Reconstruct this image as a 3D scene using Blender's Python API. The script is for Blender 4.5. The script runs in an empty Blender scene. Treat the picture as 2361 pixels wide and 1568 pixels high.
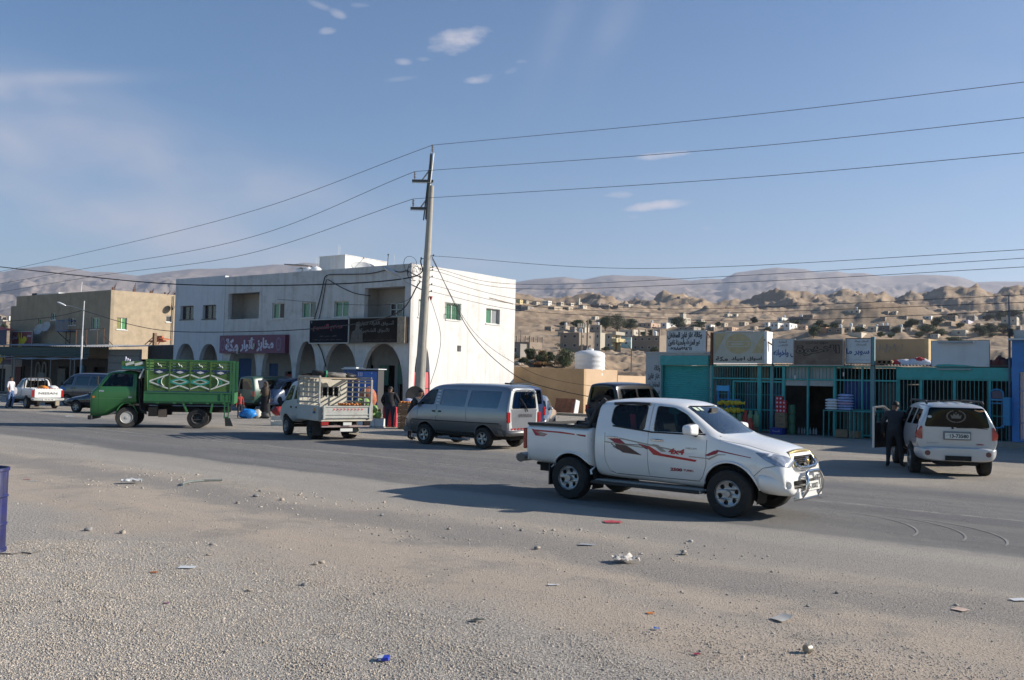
import bpy,bmesh,math,random
import numpy as np
from mathutils import Vector,Matrix,noise as mnoise,geometry
from mathutils.bvhtree import BVHTree
random.seed(7); rnd=random.Random(11)
SC=bpy.context.scene
COL=SC.collection
R=math.radians
# ---------------------------------------------------------------- camera
CAM_H=2.1; FOC=2101.0; IW=2361.0
cam_d=bpy.data.cameras.new('camera'); cam_d.sensor_width=36.0; cam_d.lens=36.0*FOC/IW
cam_d.clip_start=0.1; cam_d.clip_end=40000.0
cam=bpy.data.objects.new('camera',cam_d); COL.objects.link(cam)
cam.matrix_world=Matrix.Translation((0,0,CAM_H))@Matrix.Rotation(R(90+2.53),4,'X')@Matrix.Rotation(R(1.2),4,'Z')
SC.camera=cam
# ---------------------------------------------------------------- sun, sky
SUN_EL=R(25.5); SUN_DIR=Vector((1.0*math.cos(SUN_EL),0.04*math.cos(SUN_EL),math.sin(SUN_EL))).normalized()
sun_d=bpy.data.lights.new('sun','SUN'); sun_d.energy=5.0; sun_d.angle=R(0.53); sun_d.color=(1.0,0.93,0.82)
sun=bpy.data.objects.new('sun',sun_d); COL.objects.link(sun); sun.location=(60,8,60)
sun.rotation_euler=SUN_DIR.to_track_quat('Z','Y').to_euler()
w=bpy.data.worlds.new('World'); SC.world=w; w.use_nodes=True
SC.view_settings.view_transform='Standard'; SC.view_settings.look='None'
SC.view_settings.exposure=0.78; SC.view_settings.gamma=1.0; SC.view_settings.use_curve_mapping=False
SC.cycles.volume_bounces=0; SC.cycles.max_bounces=6; SC.cycles.transparent_max_bounces=12
SC.cycles.use_denoising=True
AX=R(38.5); UV=Vector((math.cos(AX),-math.sin(AX),0)); NV=Vector((math.sin(AX),math.cos(AX),0))
def W(a,b,z=0.0):
    "point of the street: a metres along it, b metres across it"
    return UV*a+NV*b+Vector((0,0,z))
def ray(x,y):
    d=Vector(((x-1180.5)/FOC,-(y-784)/FOC,-1.0))
    return(cam.matrix_world.to_3x3()@d)
CAMP=Vector((0,0,CAM_H))
def gnd(x,y,h=0.0):
    r=ray(x,y); return CAMP+r*((h-CAM_H)/r.z)
def build_world():
    nt=w.node_tree; ns=nt.nodes; ln=nt.links
    bg=ns['Background']; bg.inputs[1].default_value=0.068
    sk=ns.new('ShaderNodeTexSky'); sk.sky_type='NISHITA'; sk.sun_disc=False
    sk.sun_elevation=SUN_EL; sk.sun_rotation=math.atan2(SUN_DIR.x,SUN_DIR.y)
    sk.altitude=0; sk.air_density=1.0; sk.dust_density=0.3; sk.ozone_density=3.2
    tc=ns.new('ShaderNodeTexCoord')
    def mth(op,a,b=None,c=None,clamp=False):
        n=ns.new('ShaderNodeMath'); n.operation=op; n.use_clamp=clamp
        for i,v in enumerate((a,b,c)):
            if v is None:continue
            if isinstance(v,(int,float)):n.inputs[i].default_value=v
            else:ln.new(v,n.inputs[i])
        return n.outputs[0]
    def dotv(vec,v):
        n=ns.new('ShaderNodeVectorMath'); n.operation='DOT_PRODUCT'; ln.new(vec,n.inputs[0]); n.inputs[1].default_value=v
        return n.outputs['Value']
    dirv=tc.outputs['Generated']
    nz=ns.new('ShaderNodeTexNoise'); nz.inputs['Scale'].default_value=26; nz.inputs['Detail'].default_value=7; nz.inputs['Roughness'].default_value=.62
    mp=ns.new('ShaderNodeMapping'); mp.inputs['Scale'].default_value=(1,1,2.2); ln.new(dirv,mp.inputs[0]); ln.new(mp.outputs[0],nz.inputs['Vector'])
    nz2=ns.new('ShaderNodeTexNoise'); nz2.inputs['Scale'].default_value=9; nz2.inputs['Detail'].default_value=4; ln.new(mp.outputs[0],nz2.inputs['Vector'])
    total=None
    puffs=[(1062,92,66,27,12,1.0),(1020,108,44,12,12,.75),(1108,183,44,12,6,.85),(930,141,22,9,0,.6),(975,137,18,6,0,.35),(1178,164,20,8,20,.4),(1205,142,20,5,5,.35),
             (925,182,44,6,8,.25),(750,72,22,8,5,.5),(778,32,18,9,-20,.45),(735,12,24,7,-20,.35),(832,12,20,5,0,.25),(1516,475,74,13,6,1.3),(1420,450,40,10,2,.9),
             (1462,501,18,6,3,.35),(1528,358,58,8,6,.9),(1630,526,16,5,0,.2)]
    for x,y,hw,hh,tl,st in puffs:
        c=ray(x,y).normalized(); rr=Vector((1,0,0)); rr=(rr-c*rr.dot(c)).normalized(); uu=rr.cross(c)
        t=R(tl); r2=rr*math.cos(t)+uu*math.sin(t); u2=uu*math.cos(t)-rr*math.sin(t)
        a_=dotv(dirv,r2*(FOC/hw)); b_=dotv(dirv,u2*(FOC/hh))
        d=mth('ADD',mth('MULTIPLY',a_,a_),mth('MULTIPLY',b_,b_))
        m=mth('SUBTRACT',1.25,d)
        m=mth('ADD',m,mth('MULTIPLY',mth('SUBTRACT',nz.outputs[0],.56),3.4))
        fr=mth('GREATER_THAN',dotv(dirv,c),.5)
        m=mth('MULTIPLY',mth('MULTIPLY',m,.62*st,clamp=True),fr)
        total=m if total is None else mth('MAXIMUM',total,m)
    streaks=[(1290,60,34,150,-20,.12),(1415,60,38,130,-27,.15),(90,183,150,14,3,.5),(50,212,120,18,-3,.45),(250,330,460,70,-24,.34),(380,540,560,40,-14,.55),(650,430,440,60,-20,.26),
               (2200,460,260,26,28,.12),(2250,120,220,150,20,.10),(10,330,60,30,-30,.45),(300,470,560,100,-18,.34),(1080,610,100,14,4,.25)]
    for x,y,hw,hh,tl,st in streaks:
        c=ray(x,y).normalized(); rr=Vector((1,0,0)); rr=(rr-c*rr.dot(c)).normalized(); uu=rr.cross(c)
        t=R(tl); r2=rr*math.cos(t)+uu*math.sin(t); u2=uu*math.cos(t)-rr*math.sin(t)
        a_=dotv(dirv,r2*(FOC/hw)); b_=dotv(dirv,u2*(FOC/hh))
        d=mth('ADD',mth('MULTIPLY',a_,a_),mth('MULTIPLY',b_,b_))
        m=mth('POWER',2.718,mth('MULTIPLY',d,-1.0))
        m=mth('MULTIPLY',m,mth('MULTIPLY',mth('SUBTRACT',nz2.outputs[0],.18),2.0*st))
        fr=mth('GREATER_THAN',dotv(dirv,c),.5)
        m=mth('MULTIPLY',m,fr,clamp=True)
        total=mth('ADD',total,m,clamp=True)
    mx=ns.new('ShaderNodeMix'); mx.data_type='RGBA'
    hs_=ns.new('ShaderNodeHueSaturation'); hs_.inputs['Saturation'].default_value=1.28; ln.new(sk.outputs[0],hs_.inputs['Color'])
    ln.new(total,mx.inputs[0]); ln.new(hs_.outputs[0],mx.inputs[6]); mx.inputs[7].default_value=(5.4,5.3,5.9,1)
    ln.new(mx.outputs[2],bg.inputs[0])
build_world()
# ---------------------------------------------------------------- materials
MATS={}
def M(name,col,rough=.75,metal=0.0,var=.12,vs=5.0,bump=0.0,bs=30.0,dirt=None,coat=0.0,spec=.5,streak=None,detail=5):
    if name in MATS:return MATS[name]
    m=bpy.data.materials.new(name); m.use_nodes=True ; nt=m.node_tree; ns=nt.nodes; ln=nt.links
    b=ns['Principled BSDF']; b.inputs['Roughness'].default_value=rough; b.inputs['Metallic'].default_value=metal
    b.inputs['Specular IOR Level'].default_value=spec; b.inputs['Coat Weight'].default_value=coat; b.inputs['Coat Roughness'].default_value=.05
    tc=ns.new('ShaderNodeTexCoord'); co=tc.outputs['Object']
    def nz(s,d=detail,vec=co,r=.6):
        n=ns.new('ShaderNodeTexNoise'); n.inputs['Scale'].default_value=s; n.inputs['Detail'].default_value=d; n.inputs['Roughness'].default_value=r
        ln.new(vec,n.inputs['Vector']); return n.outputs[0]
    cur=None
    c4=(*col,1)
    n1=nz(vs); rp=ns.new('ShaderNodeMapRange'); rp.inputs['From Min'].default_value=.3; rp.inputs['From Max'].default_value=.7
    rp.inputs['To Min'].default_value=1-var; rp.inputs['To Max'].default_value=1+var; ln.new(n1,rp.inputs[0])
    mx=ns.new('ShaderNodeMix'); mx.data_type='RGBA'; mx.blend_type='MULTIPLY'; mx.inputs[0].default_value=1; mx.inputs[6].default_value=c4
    ln.new(rp.outputs[0],mx.inputs[7]); cur=mx.outputs[2]
    for dd in([dirt] if dirt else[]):
        dc,da,ds=dd
        n2=nz(ds,8,r=.7); r2=ns.new('ShaderNodeMapRange'); r2.inputs['From Min'].default_value=.62-.22*da; r2.inputs['From Max'].default_value=.80-.1*da
        r2.inputs['To Max'].default_value=min(1,.45+da*.5); ln.new(n2,r2.inputs[0])
        m2=ns.new('ShaderNodeMix'); m2.data_type='RGBA'; ln.new(r2.outputs[0],m2.inputs[0]); ln.new(cur,m2.inputs[6]); m2.inputs[7].default_value=(*dc,1); cur=m2.outputs[2]
    if streak:
        dc,da,ds=streak
        mp=ns.new('ShaderNodeMapping'); mp.inputs['Scale'].default_value=(ds,ds,ds*.06); ln.new(co,mp.inputs[0])
        n2=nz(1.0,6,mp.outputs[0],.65); r2=ns.new('ShaderNodeMapRange'); r2.inputs['From Min'].default_value=.5; r2.inputs['From Max'].default_value=.78
        r2.inputs['To Max'].default_value=da; ln.new(n2,r2.inputs[0])
        m2=ns.new('ShaderNodeMix'); m2.data_type='RGBA'; ln.new(r2.outputs[0],m2.inputs[0]); ln.new(cur,m2.inputs[6]); m2.inputs[7].default_value=(*dc,1); cur=m2.outputs[2]
    ln.new(cur,b.inputs['Base Color'])
    if bump:
        bp=ns.new('ShaderNodeBump'); bp.inputs['Strength'].default_value=bump; bp.inputs['Distance'].default_value=.02
        ln.new(nz(bs,6),bp.inputs['Height']); ln.new(bp.outputs[0],b.inputs['Normal'])
    MATS[name]=m; return m
def glass(name,tint,fres=1.0,base=.04):
    if name in MATS:return MATS[name]
    m=bpy.data.materials.new(name); m.use_nodes=True ; nt=m.node_tree; ns=nt.nodes; ln=nt.links
    for n in list(ns):ns.remove(n)
    o=ns.new('ShaderNodeOutputMaterial'); t=ns.new('ShaderNodeBsdfTransparent'); t.inputs[0].default_value=(*tint,1)
    g=ns.new('ShaderNodeBsdfGlossy'); g.inputs['Roughness'].default_value=.03; g.inputs[0].default_value=(1,1,1,1)
    f=ns.new('ShaderNodeFresnel'); f.inputs[0].default_value=1.5
    mm=ns.new('ShaderNodeMath'); mm.operation='MULTIPLY_ADD'; mm.use_clamp=True ; ln.new(f.outputs[0],mm.inputs[0]); mm.inputs[1].default_value=fres; mm.inputs[2].default_value=base
    ge=ns.new('ShaderNodeNewGeometry'); iv=ns.new('ShaderNodeMath'); iv.operation='SUBTRACT'; iv.inputs[0].default_value=1; ln.new(ge.outputs['Backfacing'],iv.inputs[1]); mu=ns.new('ShaderNodeMath'); mu.operation='MULTIPLY'; ln.new(mm.outputs[0],mu.inputs[0]); ln.new(iv.outputs[0],mu.inputs[1])
    x=ns.new('ShaderNodeMixShader'); ln.new(mu.outputs[0],x.inputs[0]); ln.new(t.outputs[0],x.inputs[1]); ln.new(g.outputs[0],x.inputs[2]); ln.new(x.outputs[0],o.inputs[0])
    MATS[name]=m; return m
# ---------------------------------------------------------------- mesh builder
class MB:
    def __init__(s):s.v=[]; s.f=[]; s.m=[]; s.T=None
    def add(s,vs,fs,m=0):
        o=len(s.v)
        if s.T is not None:vs=[s.T@Vector(p) for p in vs]
        s.v.extend([tuple(p) for p in vs])
        for f in fs:s.f.append(tuple(i+o for i in f)); s.m.append(m)
        return s
    def box(s,c,d,m=0,rz=0,rx=0,ry=0):
        x,y,z=d[0]/2,d[1]/2,d[2]/2
        vs=[Vector((i*x,j*y,k*z)) for k in(-1,1) for j in(-1,1) for i in(-1,1)]
        if rz or rx or ry:
            E=Matrix.Rotation(rz,3,'Z')@Matrix.Rotation(ry,3,'Y')@Matrix.Rotation(rx,3,'X'); vs=[E@p for p in vs]
        c=Vector(c); vs=[p+c for p in vs]
        return s.add(vs,[(0,2,3,1),(4,5,7,6),(0,1,5,4),(2,6,7,3),(0,4,6,2),(1,3,7,5)],m)
    def b2(s,x0,x1,y0,y1,z0,z1,m=0):return s.box(((x0+x1)/2,(y0+y1)/2,(z0+z1)/2),(abs(x1-x0),abs(y1-y0),abs(z1-z0)),m)
    def tube(s,pts,r,n=8,m=0,closed=False):
        pts=[Vector(p) for p in pts]; k=len(pts); rs=r if isinstance(r,(list,tuple)) else[r]*k
        vs=[]; up=None
        for i,p in enumerate(pts):
            if closed:d=pts[(i+1)%k]-pts[i-1]
            else:d=(pts[min(i+1,k-1)]-pts[max(i-1,0)])
            d=d.normalized() if d.length>1e-9 else Vector((0,0,1))
            if up is None:up=Vector((0,0,1)) if abs(d.z)<.9 else Vector((1,0,0))
            a=up-d*up.dot(d)
            a=a.normalized() if a.length>1e-6 else d.orthogonal().normalized()
            up=a; b=d.cross(a)
            for j in range(n):
                t=2*math.pi*j/n; vs.append(p+(a*math.cos(t)+b*math.sin(t))*rs[i])
        fs=[]
        for i in range(k if closed else k-1):
            for j in range(n):
                A=i*n+j; B=i*n+(j+1)%n; C=((i+1)%k)*n+(j+1)%n; D=((i+1)%k)*n+j
                fs.append((A,B,C,D))
        if not closed:fs.append(tuple(range(n))[::-1]); fs.append(tuple((k-1)*n+j for j in range(n)))
        return s.add(vs,fs,m)
    def lathe(s,prof,c=(0,0,0),n=16,m=0,axis='Z',ms=None):
        vs=[]; fs=[]; c=Vector(c)
        for r_,z in prof:
            for j in range(n):
                t=2*math.pi*j/n; x,y=r_*math.cos(t),r_*math.sin(t)
                vs.append(c+(Vector((x,y,z)) if axis=='Z' else Vector((x,z,y)) if axis=='Y' else Vector((z,x,y))))
        k=len(prof)
        o=len(s.v)
        for i in range(k-1):
            fs=[]
            for j in range(n):fs.append((i*n+j,i*n+(j+1)%n,(i+1)*n+(j+1)%n,(i+1)*n+j))
            mm=ms[i] if ms else m
            if i==0:s.add(vs,fs,mm)
            else:
                for f in fs:s.f.append(tuple(q+o for q in f)); s.m.append(mm)
        return s
    def ell(s,c,rx,ry,rz,n=10,k=6,m=0):
        vs=[]; fs=[]
        for i in range(k+1):
            ph=-math.pi/2+math.pi*i/k
            for j in range(n):
                t=2*math.pi*j/n; vs.append((c[0]+rx*math.cos(ph)*math.cos(t),c[1]+ry*math.cos(ph)*math.sin(t),c[2]+rz*math.sin(ph)))
        for i in range(k):
            for j in range(n):fs.append((i*n+j,i*n+(j+1)%n,(i+1)*n+(j+1)%n,(i+1)*n+j))
        return s.add(vs,fs,m)
    def poly(s,pts,m=0):return s.add(pts,[tuple(range(len(pts)))],m)
    def panel(s,loops,f,th=0.0,m=0,mb=None,ms=None):
        "flat panel with holes; f(u, v, d) gives the 3D point d behind the face"
        L=[[Vector((p[0],p[1],0)) for p in lp] for lp in loops]
        flat=[p for lp in L for p in lp]; tr=geometry.tessellate_polygon(L); n=len(flat)
        vs=[f(p.x,p.y,0) for p in flat]
        tri=[]
        for t in tr:
            a,b,c=flat[t[0]],flat[t[1]],flat[t[2]]
            ar=(b.x-a.x)*(c.y-a.y)-(b.y-a.y)*(c.x-a.x)
            if abs(ar)<1e-9:continue
            tri.append(tuple(t) if ar>0 else(t[0],t[2],t[1]))
        if not th:return s.add(vs,tri,m)
        vs+=[f(p.x,p.y,th) for p in flat]
        s.add(vs,tri,m); o=len(s.v)-2*n
        for t in tri:s.f.append((t[0]+n+o,t[2]+n+o,t[1]+n+o)); s.m.append(m if mb is None else mb)
        st=0
        for lp in L:
            k=len(lp)
            for i in range(k):
                a,b=st+i,st+(i+1)%k; s.f.append((a+o,b+o,b+n+o,a+n+o)); s.m.append(m if ms is None else ms)
            st+=k
        return s
    def mesh(s,name='m'):
        me=bpy.data.meshes.new(name); me.from_pydata(s.v,[],s.f); return me
    def build(s,name,mats,parent=None,smooth=False,bevel=0,label=None,loc=None,recalc=True):
        me=s.mesh(name)
        mats=mats if isinstance(mats,(list,tuple)) else[mats]
        for q in mats:me.materials.append(q)
        me.polygons.foreach_set('material_index',s.m)
        if recalc:
            bm=bmesh.new(); bm.from_mesh(me); bmesh.ops.recalc_face_normals(bm,faces=bm.faces); bm.to_mesh(me); bm.free()
        if smooth:
            me.polygons.foreach_set('use_smooth',[True]*len(me.polygons))
            if smooth is not True:me.set_sharp_from_angle(angle=R(smooth))
        o=bpy.data.objects.new(name,me); COL.objects.link(o)
        if parent is not None:o.parent=parent
        if loc is not None:o.location=loc
        if bevel:
            bv=o.modifiers.new('bevel','BEVEL'); bv.width=bevel; bv.segments=1; bv.limit_method='ANGLE'
        if label:o['label']=label
        return o
def thing(name,label,cat,loc=(0,0,0),rz=0,group=None):
    o=bpy.data.objects.new(name,None); COL.objects.link(o); o.location=loc; o.rotation_euler=(0,0,rz)
    o.empty_display_size=.2
    return tag(o,label,cat,group)
def tag(o,label,cat,group=None,kind=None):
    if label:o['label']=label
    if cat:o['category']=cat
    if group:o['group']=group
    if kind:o['kind']=kind
    return o
def kids(o):return[c for c in COL.objects if c.parent==o]
def copy_tree(o,label=None,loc=None,rz=None,group=None,parent=None):
    c=o.copy(); COL.objects.link(c)
    if parent is not None:c.parent=parent
    if loc is not None:c.location=loc
    if rz is not None:c.rotation_euler=(0,0,rz)
    if label:c['label']=label
    if group:c['group']=group
    for ch in kids(o):copy_tree(ch,parent=c)
    return c
def circ(cx,cy,r,n=20,a0=0,a1=2*math.pi,ry=None):
    full=abs(a1-a0-2*math.pi)<1e-6; k=n if full else n-1
    return[(cx+r*math.cos(a0+(a1-a0)*i/k),cy+(ry or r)*math.sin(a0+(a1-a0)*i/k)) for i in range(n)]
def rect(x0,y0,x1,y1):return[(x0,y0),(x1,y0),(x1,y1),(x0,y1)]
# ---------------------------------------------------------------- lettering
_AR={'ء':(0xFE80,),'آ':(0xFE81,0xFE82),'أ':(0xFE83,0xFE84),'ؤ':(0xFE85,0xFE86),'إ':(0xFE87,0xFE88),'ا':(0xFE8D,0xFE8E),'ة':(0xFE93,0xFE94),'د':(0xFEA9,0xFEAA),
       'ذ':(0xFEAB,0xFEAC),'ر':(0xFEAD,0xFEAE),'ز':(0xFEAF,0xFEB0),'و':(0xFEED,0xFEEE),'ى':(0xFEEF,0xFEF0)}
for ch,b0 in zip('ئبتثجحخسشصضطظعغفقكلمنهي',[0xFE89,0xFE8F,0xFE95,0xFE99,0xFE9D,0xFEA1,0xFEA5,0xFEB1,0xFEB5,0xFEB9,0xFEBD,0xFEC1,0xFEC5,0xFEC9,0xFECD,0xFED1,0xFED5,0xFED9,0xFEDD,0xFEE1,0xFEE5,0xFEE9,0xFEF1]):
    _AR[ch]=(b0,b0+1,b0+2,b0+3)
def shape_ar(s):
    out=[]; i=0; prev=False
    while i<len(s):
        c=s[i]
        if c not in _AR:out.append(c); prev=False ; i+=1; continue
        if c=='ل' and i+1<len(s) and s[i+1] in 'اأإآ':
            base={'آ':0xFEF5,'أ':0xFEF7,'إ':0xFEF9,'ا':0xFEFB}[s[i+1]]
            out.append(chr(base+(1 if prev else 0))); prev=False ; i+=2; continue
        f=_AR[c]; nxt=i+1<len(s) and s[i+1] in _AR and s[i+1]!='ء'
        if len(f)==4:
            k=(3 if prev else 2) if nxt else(1 if prev else 0); prev=nxt
            out.append(chr(f[k]))
            if not nxt:prev=False
        else:
            out.append(chr(f[1] if prev and len(f)>1 else f[0])); prev=False
        i+=1
    res=''.join(out)[::-1]
    import re
    return re.sub('[٠-٩0-9-]+',lambda mm:mm.group(0)[::-1],res)
_TX={}
def text2d(s,bold=0.0,ar=False):
    "flat outline mesh of the words, 1 unit high box: verts, tris, width, height"
    key=(s,bold)
    if key in _TX:return _TX[key]
    c=bpy.data.curves.new('t','FONT'); c.body=shape_ar(s) if ar else s; c.resolution_u=2; c.offset=bold; c.fill_mode='FRONT'
    o=bpy.data.objects.new('t',c); COL.objects.link(o)
    me=bpy.data.meshes.new_from_object(o.evaluated_get(bpy.context.evaluated_depsgraph_get()))
    bpy.data.objects.remove(o); bpy.data.curves.remove(c)
    v=np.array([q.co[:2] for q in me.vertices]) if len(me.vertices) else np.zeros((1,2)); f=[tuple(p.vertices) for p in me.polygons]
    v-=v.min(0); bpy.data.meshes.remove(me)
    wd,ht=v.max(0); _TX[key]=(v,f,wd,ht); return _TX[key]
def lettering(s,f,x0,x1,y0,y1,m,parent,ar=False,bold=0.0,name='lettering',smooth_off=0,mat_th=0.004):
    "fit the words in the rectangle of the map f(u, v, d), a few millimetres proud"
    v,fs,wd,ht=text2d(s,bold,ar); mb=MB()
    mb.add([f(x0+(x1-x0)*p[0]/wd,y0+(y1-y0)*p[1]/ht,-mat_th) for p in v],fs,0)
    return mb.build(name,m,parent,recalc=False)
# ---------------------------------------------------------------- ground, road, land
def ground_material():
    m=bpy.data.materials.new('street_ground'); m.use_nodes=True ; nt=m.node_tree; ns=nt.nodes; ln=nt.links
    b=ns['Principled BSDF']; b.inputs['Roughness'].default_value=.92; b.inputs['Specular IOR Level'].default_value=.25
    g=ns.new('ShaderNodeNewGeometry'); P=g.outputs['Position']
    def mth(op,a,c=None,d=None,clamp=False):
        n=ns.new('ShaderNodeMath'); n.operation=op; n.use_clamp=clamp
        for i,v in enumerate((a,c,d)):
            if v is None:continue
            if isinstance(v,(int,float)):n.inputs[i].default_value=v
            else:ln.new(v,n.inputs[i])
        return n.outputs[0]
    def dot(v):
        n=ns.new('ShaderNodeVectorMath'); n.operation='DOT_PRODUCT'; ln.new(P,n.inputs[0]); n.inputs[1].default_value=v; return n.outputs['Value']
    A_,B_=dot(UV),dot(NV)
    cv=ns.new('ShaderNodeCombineXYZ'); ln.new(A_,cv.inputs[0]); ln.new(B_,cv.inputs[1])
    st=ns.new('ShaderNodeVectorMath'); st.operation='MULTIPLY'; ln.new(cv.outputs[0],st.inputs[0]); st.inputs[1].default_value=(.13,1.0,1)
    def nz(s,d=6,vec=None,r=.6):
        n=ns.new('ShaderNodeTexNoise'); n.inputs['Scale'].default_value=s; n.inputs['Detail'].default_value=d; n.inputs['Roughness'].default_value=r
        ln.new(vec or cv.outputs[0],n.inputs['Vector']); return n.outputs[0]
    def rmp(v,a,c,lo=0.0,hi=1.0):
        n=ns.new('ShaderNodeMapRange'); n.interpolation_type='SMOOTHSTEP'; ln.new(v,n.inputs[0])
        n.inputs['From Min'].default_value=a; n.inputs['From Max'].default_value=c; n.inputs['To Min'].default_value=lo; n.inputs['To Max'].default_value=hi; return n.outputs[0]
    def mix(f,a,c,blend='MIX'):
        n=ns.new('ShaderNodeMix'); n.data_type='RGBA'; n.blend_type=blend
        if isinstance(f,(int,float)):n.inputs[0].default_value=f
        else:ln.new(f,n.inputs[0])
        for i,v in((6,a),(7,c)):
            if isinstance(v,tuple):n.inputs[i].default_value=(*v,1)
            else:ln.new(v,n.inputs[i])
        return n.outputs[2]
    wob=nz(.35,5); wob2=nz(1.6,6); streak=nz(1.2,8,st.outputs[0],.65); fine=nz(38,4,r=.7); grain=nz(140,3,r=.7); patch=nz(.5,7,st.outputs[0],.6)
    Bw=mth('ADD',B_,mth('MULTIPLY_ADD',wob,3.2,-1.6)); Bw=mth('ADD',Bw,mth('MULTIPLY_ADD',wob2,.9,-.45))
    Bs=mth('ADD',B_,mth('MULTIPLY_ADD',wob2,.30,-.15))
    Bs=mth('ADD',Bs,mth('MULTIPLY_ADD',wob,.9,-.45))
    asph=mix(rmp(streak,.35,.7),(.150,.146,.143),(.205,.197,.188))
    asph=mix(rmp(patch,.42,.68,0,.65),asph,(.205,.190,.170))
    dusty=mix(rmp(patch,.3,.7),(.33,.30,.265),(.41,.37,.32))
    sand=mix(rmp(streak,.3,.7),(.49,.40,.315),(.42,.36,.30))
    sand=mix(rmp(nz(.8,8,r=.7),.50,.66,0,.75),sand,(.30,.27,.235))
    grav=mix(rmp(fine,.38,.62),(.26,.235,.21),(.49,.445,.39))
    far=mix(rmp(nz(.6,7),.35,.65),(.30,.27,.235),(.36,.32,.27))
    col=mix(rmp(Bw,5.7,7.0),grav,sand)
    gb=mth('MULTIPLY',rmp(Bw,8.4,9.2),rmp(Bw,10.6,9.6)); col=mix(mth('MULTIPLY',gb,.75),col,mix(rmp(fine,.4,.6),(.20,.19,.178),(.31,.29,.265)))
    col=mix(rmp(Bw,9.8,11.3),col,dusty)
    col=mix(rmp(Bs,12.6,13.15),col,asph)
    col=mix(rmp(Bs,19.9,21.4),col,far)
    ln1=mth('MULTIPLY',rmp(Bs,16.70,16.77),rmp(Bs,16.90,16.83)); col=mix(mth('MULTIPLY',ln1,rmp(nz(2.2,6),.35,.62,0,.55)),col,(.36,.33,.29))
    ln2=mth('MULTIPLY',rmp(Bs,12.66,12.8),rmp(Bs,13.05,12.9)); col=mix(mth('MULTIPLY',ln2,.45),col,(.33,.31,.275))
    inroad=mth('MULTIPLY',rmp(Bs,12.6,13.2),rmp(Bs,21,20))
    gr=mth('MULTIPLY_ADD',mth('SUBTRACT',grain,.5),mth('MULTIPLY_ADD',inroad,-.35,.95),1.0)
    gr=mth('MULTIPLY',gr,mth('MULTIPLY_ADD',mth('SUBTRACT',fine,.5),mth('MULTIPLY_ADD',inroad,-.6,.9),1.0))
    col=mix(1.0,col,gr,'MULTIPLY')
    vo=ns.new('ShaderNodeTexVoronoi'); vo.inputs['Scale'].default_value=34; ln.new(P,vo.inputs['Vector'])
    spk=mth('MULTIPLY',rmp(vo.outputs['Distance'],.22,.12),mth('MULTIPLY',rmp(nz(9,4),.48,.6),mth('SUBTRACT',1.0,mth('MULTIPLY',inroad,.85))))
    col=mix(mth('MULTIPLY',spk,.6),col,mix(rmp(nz(60,2),.4,.6),(.16,.15,.14),(.50,.46,.41)))
    vc=ns.new('ShaderNodeTexVoronoi'); vc.feature='DISTANCE_TO_EDGE'; vc.inputs['Scale'].default_value=.8
    wv=ns.new('ShaderNodeVectorMath'); wv.operation='ADD'; ln.new(cv.outputs[0],wv.inputs[0])
    nn=ns.new('ShaderNodeTexNoise'); nn.inputs['Scale'].default_value=1.5; nn.inputs['Detail'].default_value=5; ln.new(cv.outputs[0],nn.inputs['Vector']); ln.new(nn.outputs['Color'],wv.inputs[1]); ln.new(wv.outputs[0],vc.inputs['Vector'])
    cr=mth('MULTIPLY',rmp(vc.outputs['Distance'],.012,.003),mth('MULTIPLY',inroad,rmp(nz(.7,3),.5,.62,0,.6)))
    col=mix(cr,col,(.06,.058,.055))
    ln.new(col,b.inputs['Base Color'])
    bp=ns.new('ShaderNodeBump'); bp.inputs['Strength'].default_value=.9; bp.inputs['Distance'].default_value=.03
    hh=mth('ADD',mth('MULTIPLY',fine,mth('MULTIPLY_ADD',inroad,-.85,1.0)),mth('MULTIPLY',wob2,1.5))
    hh=mth('ADD',hh,mth('MULTIPLY',mth('SUBTRACT',1.0,rmp(vo.outputs['Distance'],.05,.35)),mth('MULTIPLY_ADD',inroad,-.65,.7)))
    hh=mth('ADD',hh,mth('MULTIPLY',grain,.35))
    ln.new(hh,bp.inputs['Height']); ln.new(bp.outputs[0],b.inputs['Normal'])
    return m
gm=ground_material()
MS_=MB()
def gbump(a,b):
    "gentle heave of the open ground in front of the road; the road itself is flat"
    if b>10.5 or b<-6 or abs(a)>28:return 0.0
    k=min(1,(10.5-b)/3)*min(1,(b+6)/3)*min(1,(28-abs(a))/4)
    return k*(.035*mnoise.noise(Vector((a*.35,b*.6,0)))+.018*mnoise.noise(Vector((a*1.4,b*1.8,3))))
As=[-500,-260,-140,-80,-50,-36]+[-28+i*.25 for i in range(225)]+[36,60,120,260]
Bs_=[-150,-60,-20]+[-6+i*.25 for i in range(67)]+[12.9,20.4,30,46]
gv=[W(a,b,gbump(a,b)) for b in Bs_ for a in As]
nA=len(As)
MS_.add(gv,[(j*nA+i,j*nA+i+1,(j+1)*nA+i+1,(j+1)*nA+i) for j in range(len(Bs_)-1) for i in range(nA-1)])
g_=MS_.build('ground',gm,smooth=True,recalc=False); g_['kind']='structure'
def gz(a,b):return gbump(a,b)
def interp(x,xs,ys):return float(np.interp(x,xs,ys))
def v1(x,y):return((2000+x/2.361)/1.7348,(1050+y/2.361)/1.7348)
def v2(x,y):return((3000+x/2.154)/1.7348,(1050+y/2.154)/1.7348)
def v4(x,y):return((x/2.09)/1.7348,(1000+y/2.09)/1.7348)
def v5(x,y):return((650+x/2.09)/1.7348,(1000+y/2.09)/1.7348)
def yh(x):return 877.0+(x-1180.5)*0.02095
badl=[(-400,735),(0,735),(300,720),(700,705),(1100,692),(1190,689),(1420,688),(1500,683),(1560,681),(1640,690)]+[v2(*p) for p in[(0,290),(250,250),(450,258),(640,283),(800,233),(1000,278),(1150,248),(1260,300),(1380,255),(1530,275),(1700,213),(1850,240),(1950,225),(2100,275),(2300,205),(2361,212)]]+[(2600,665)]
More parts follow.
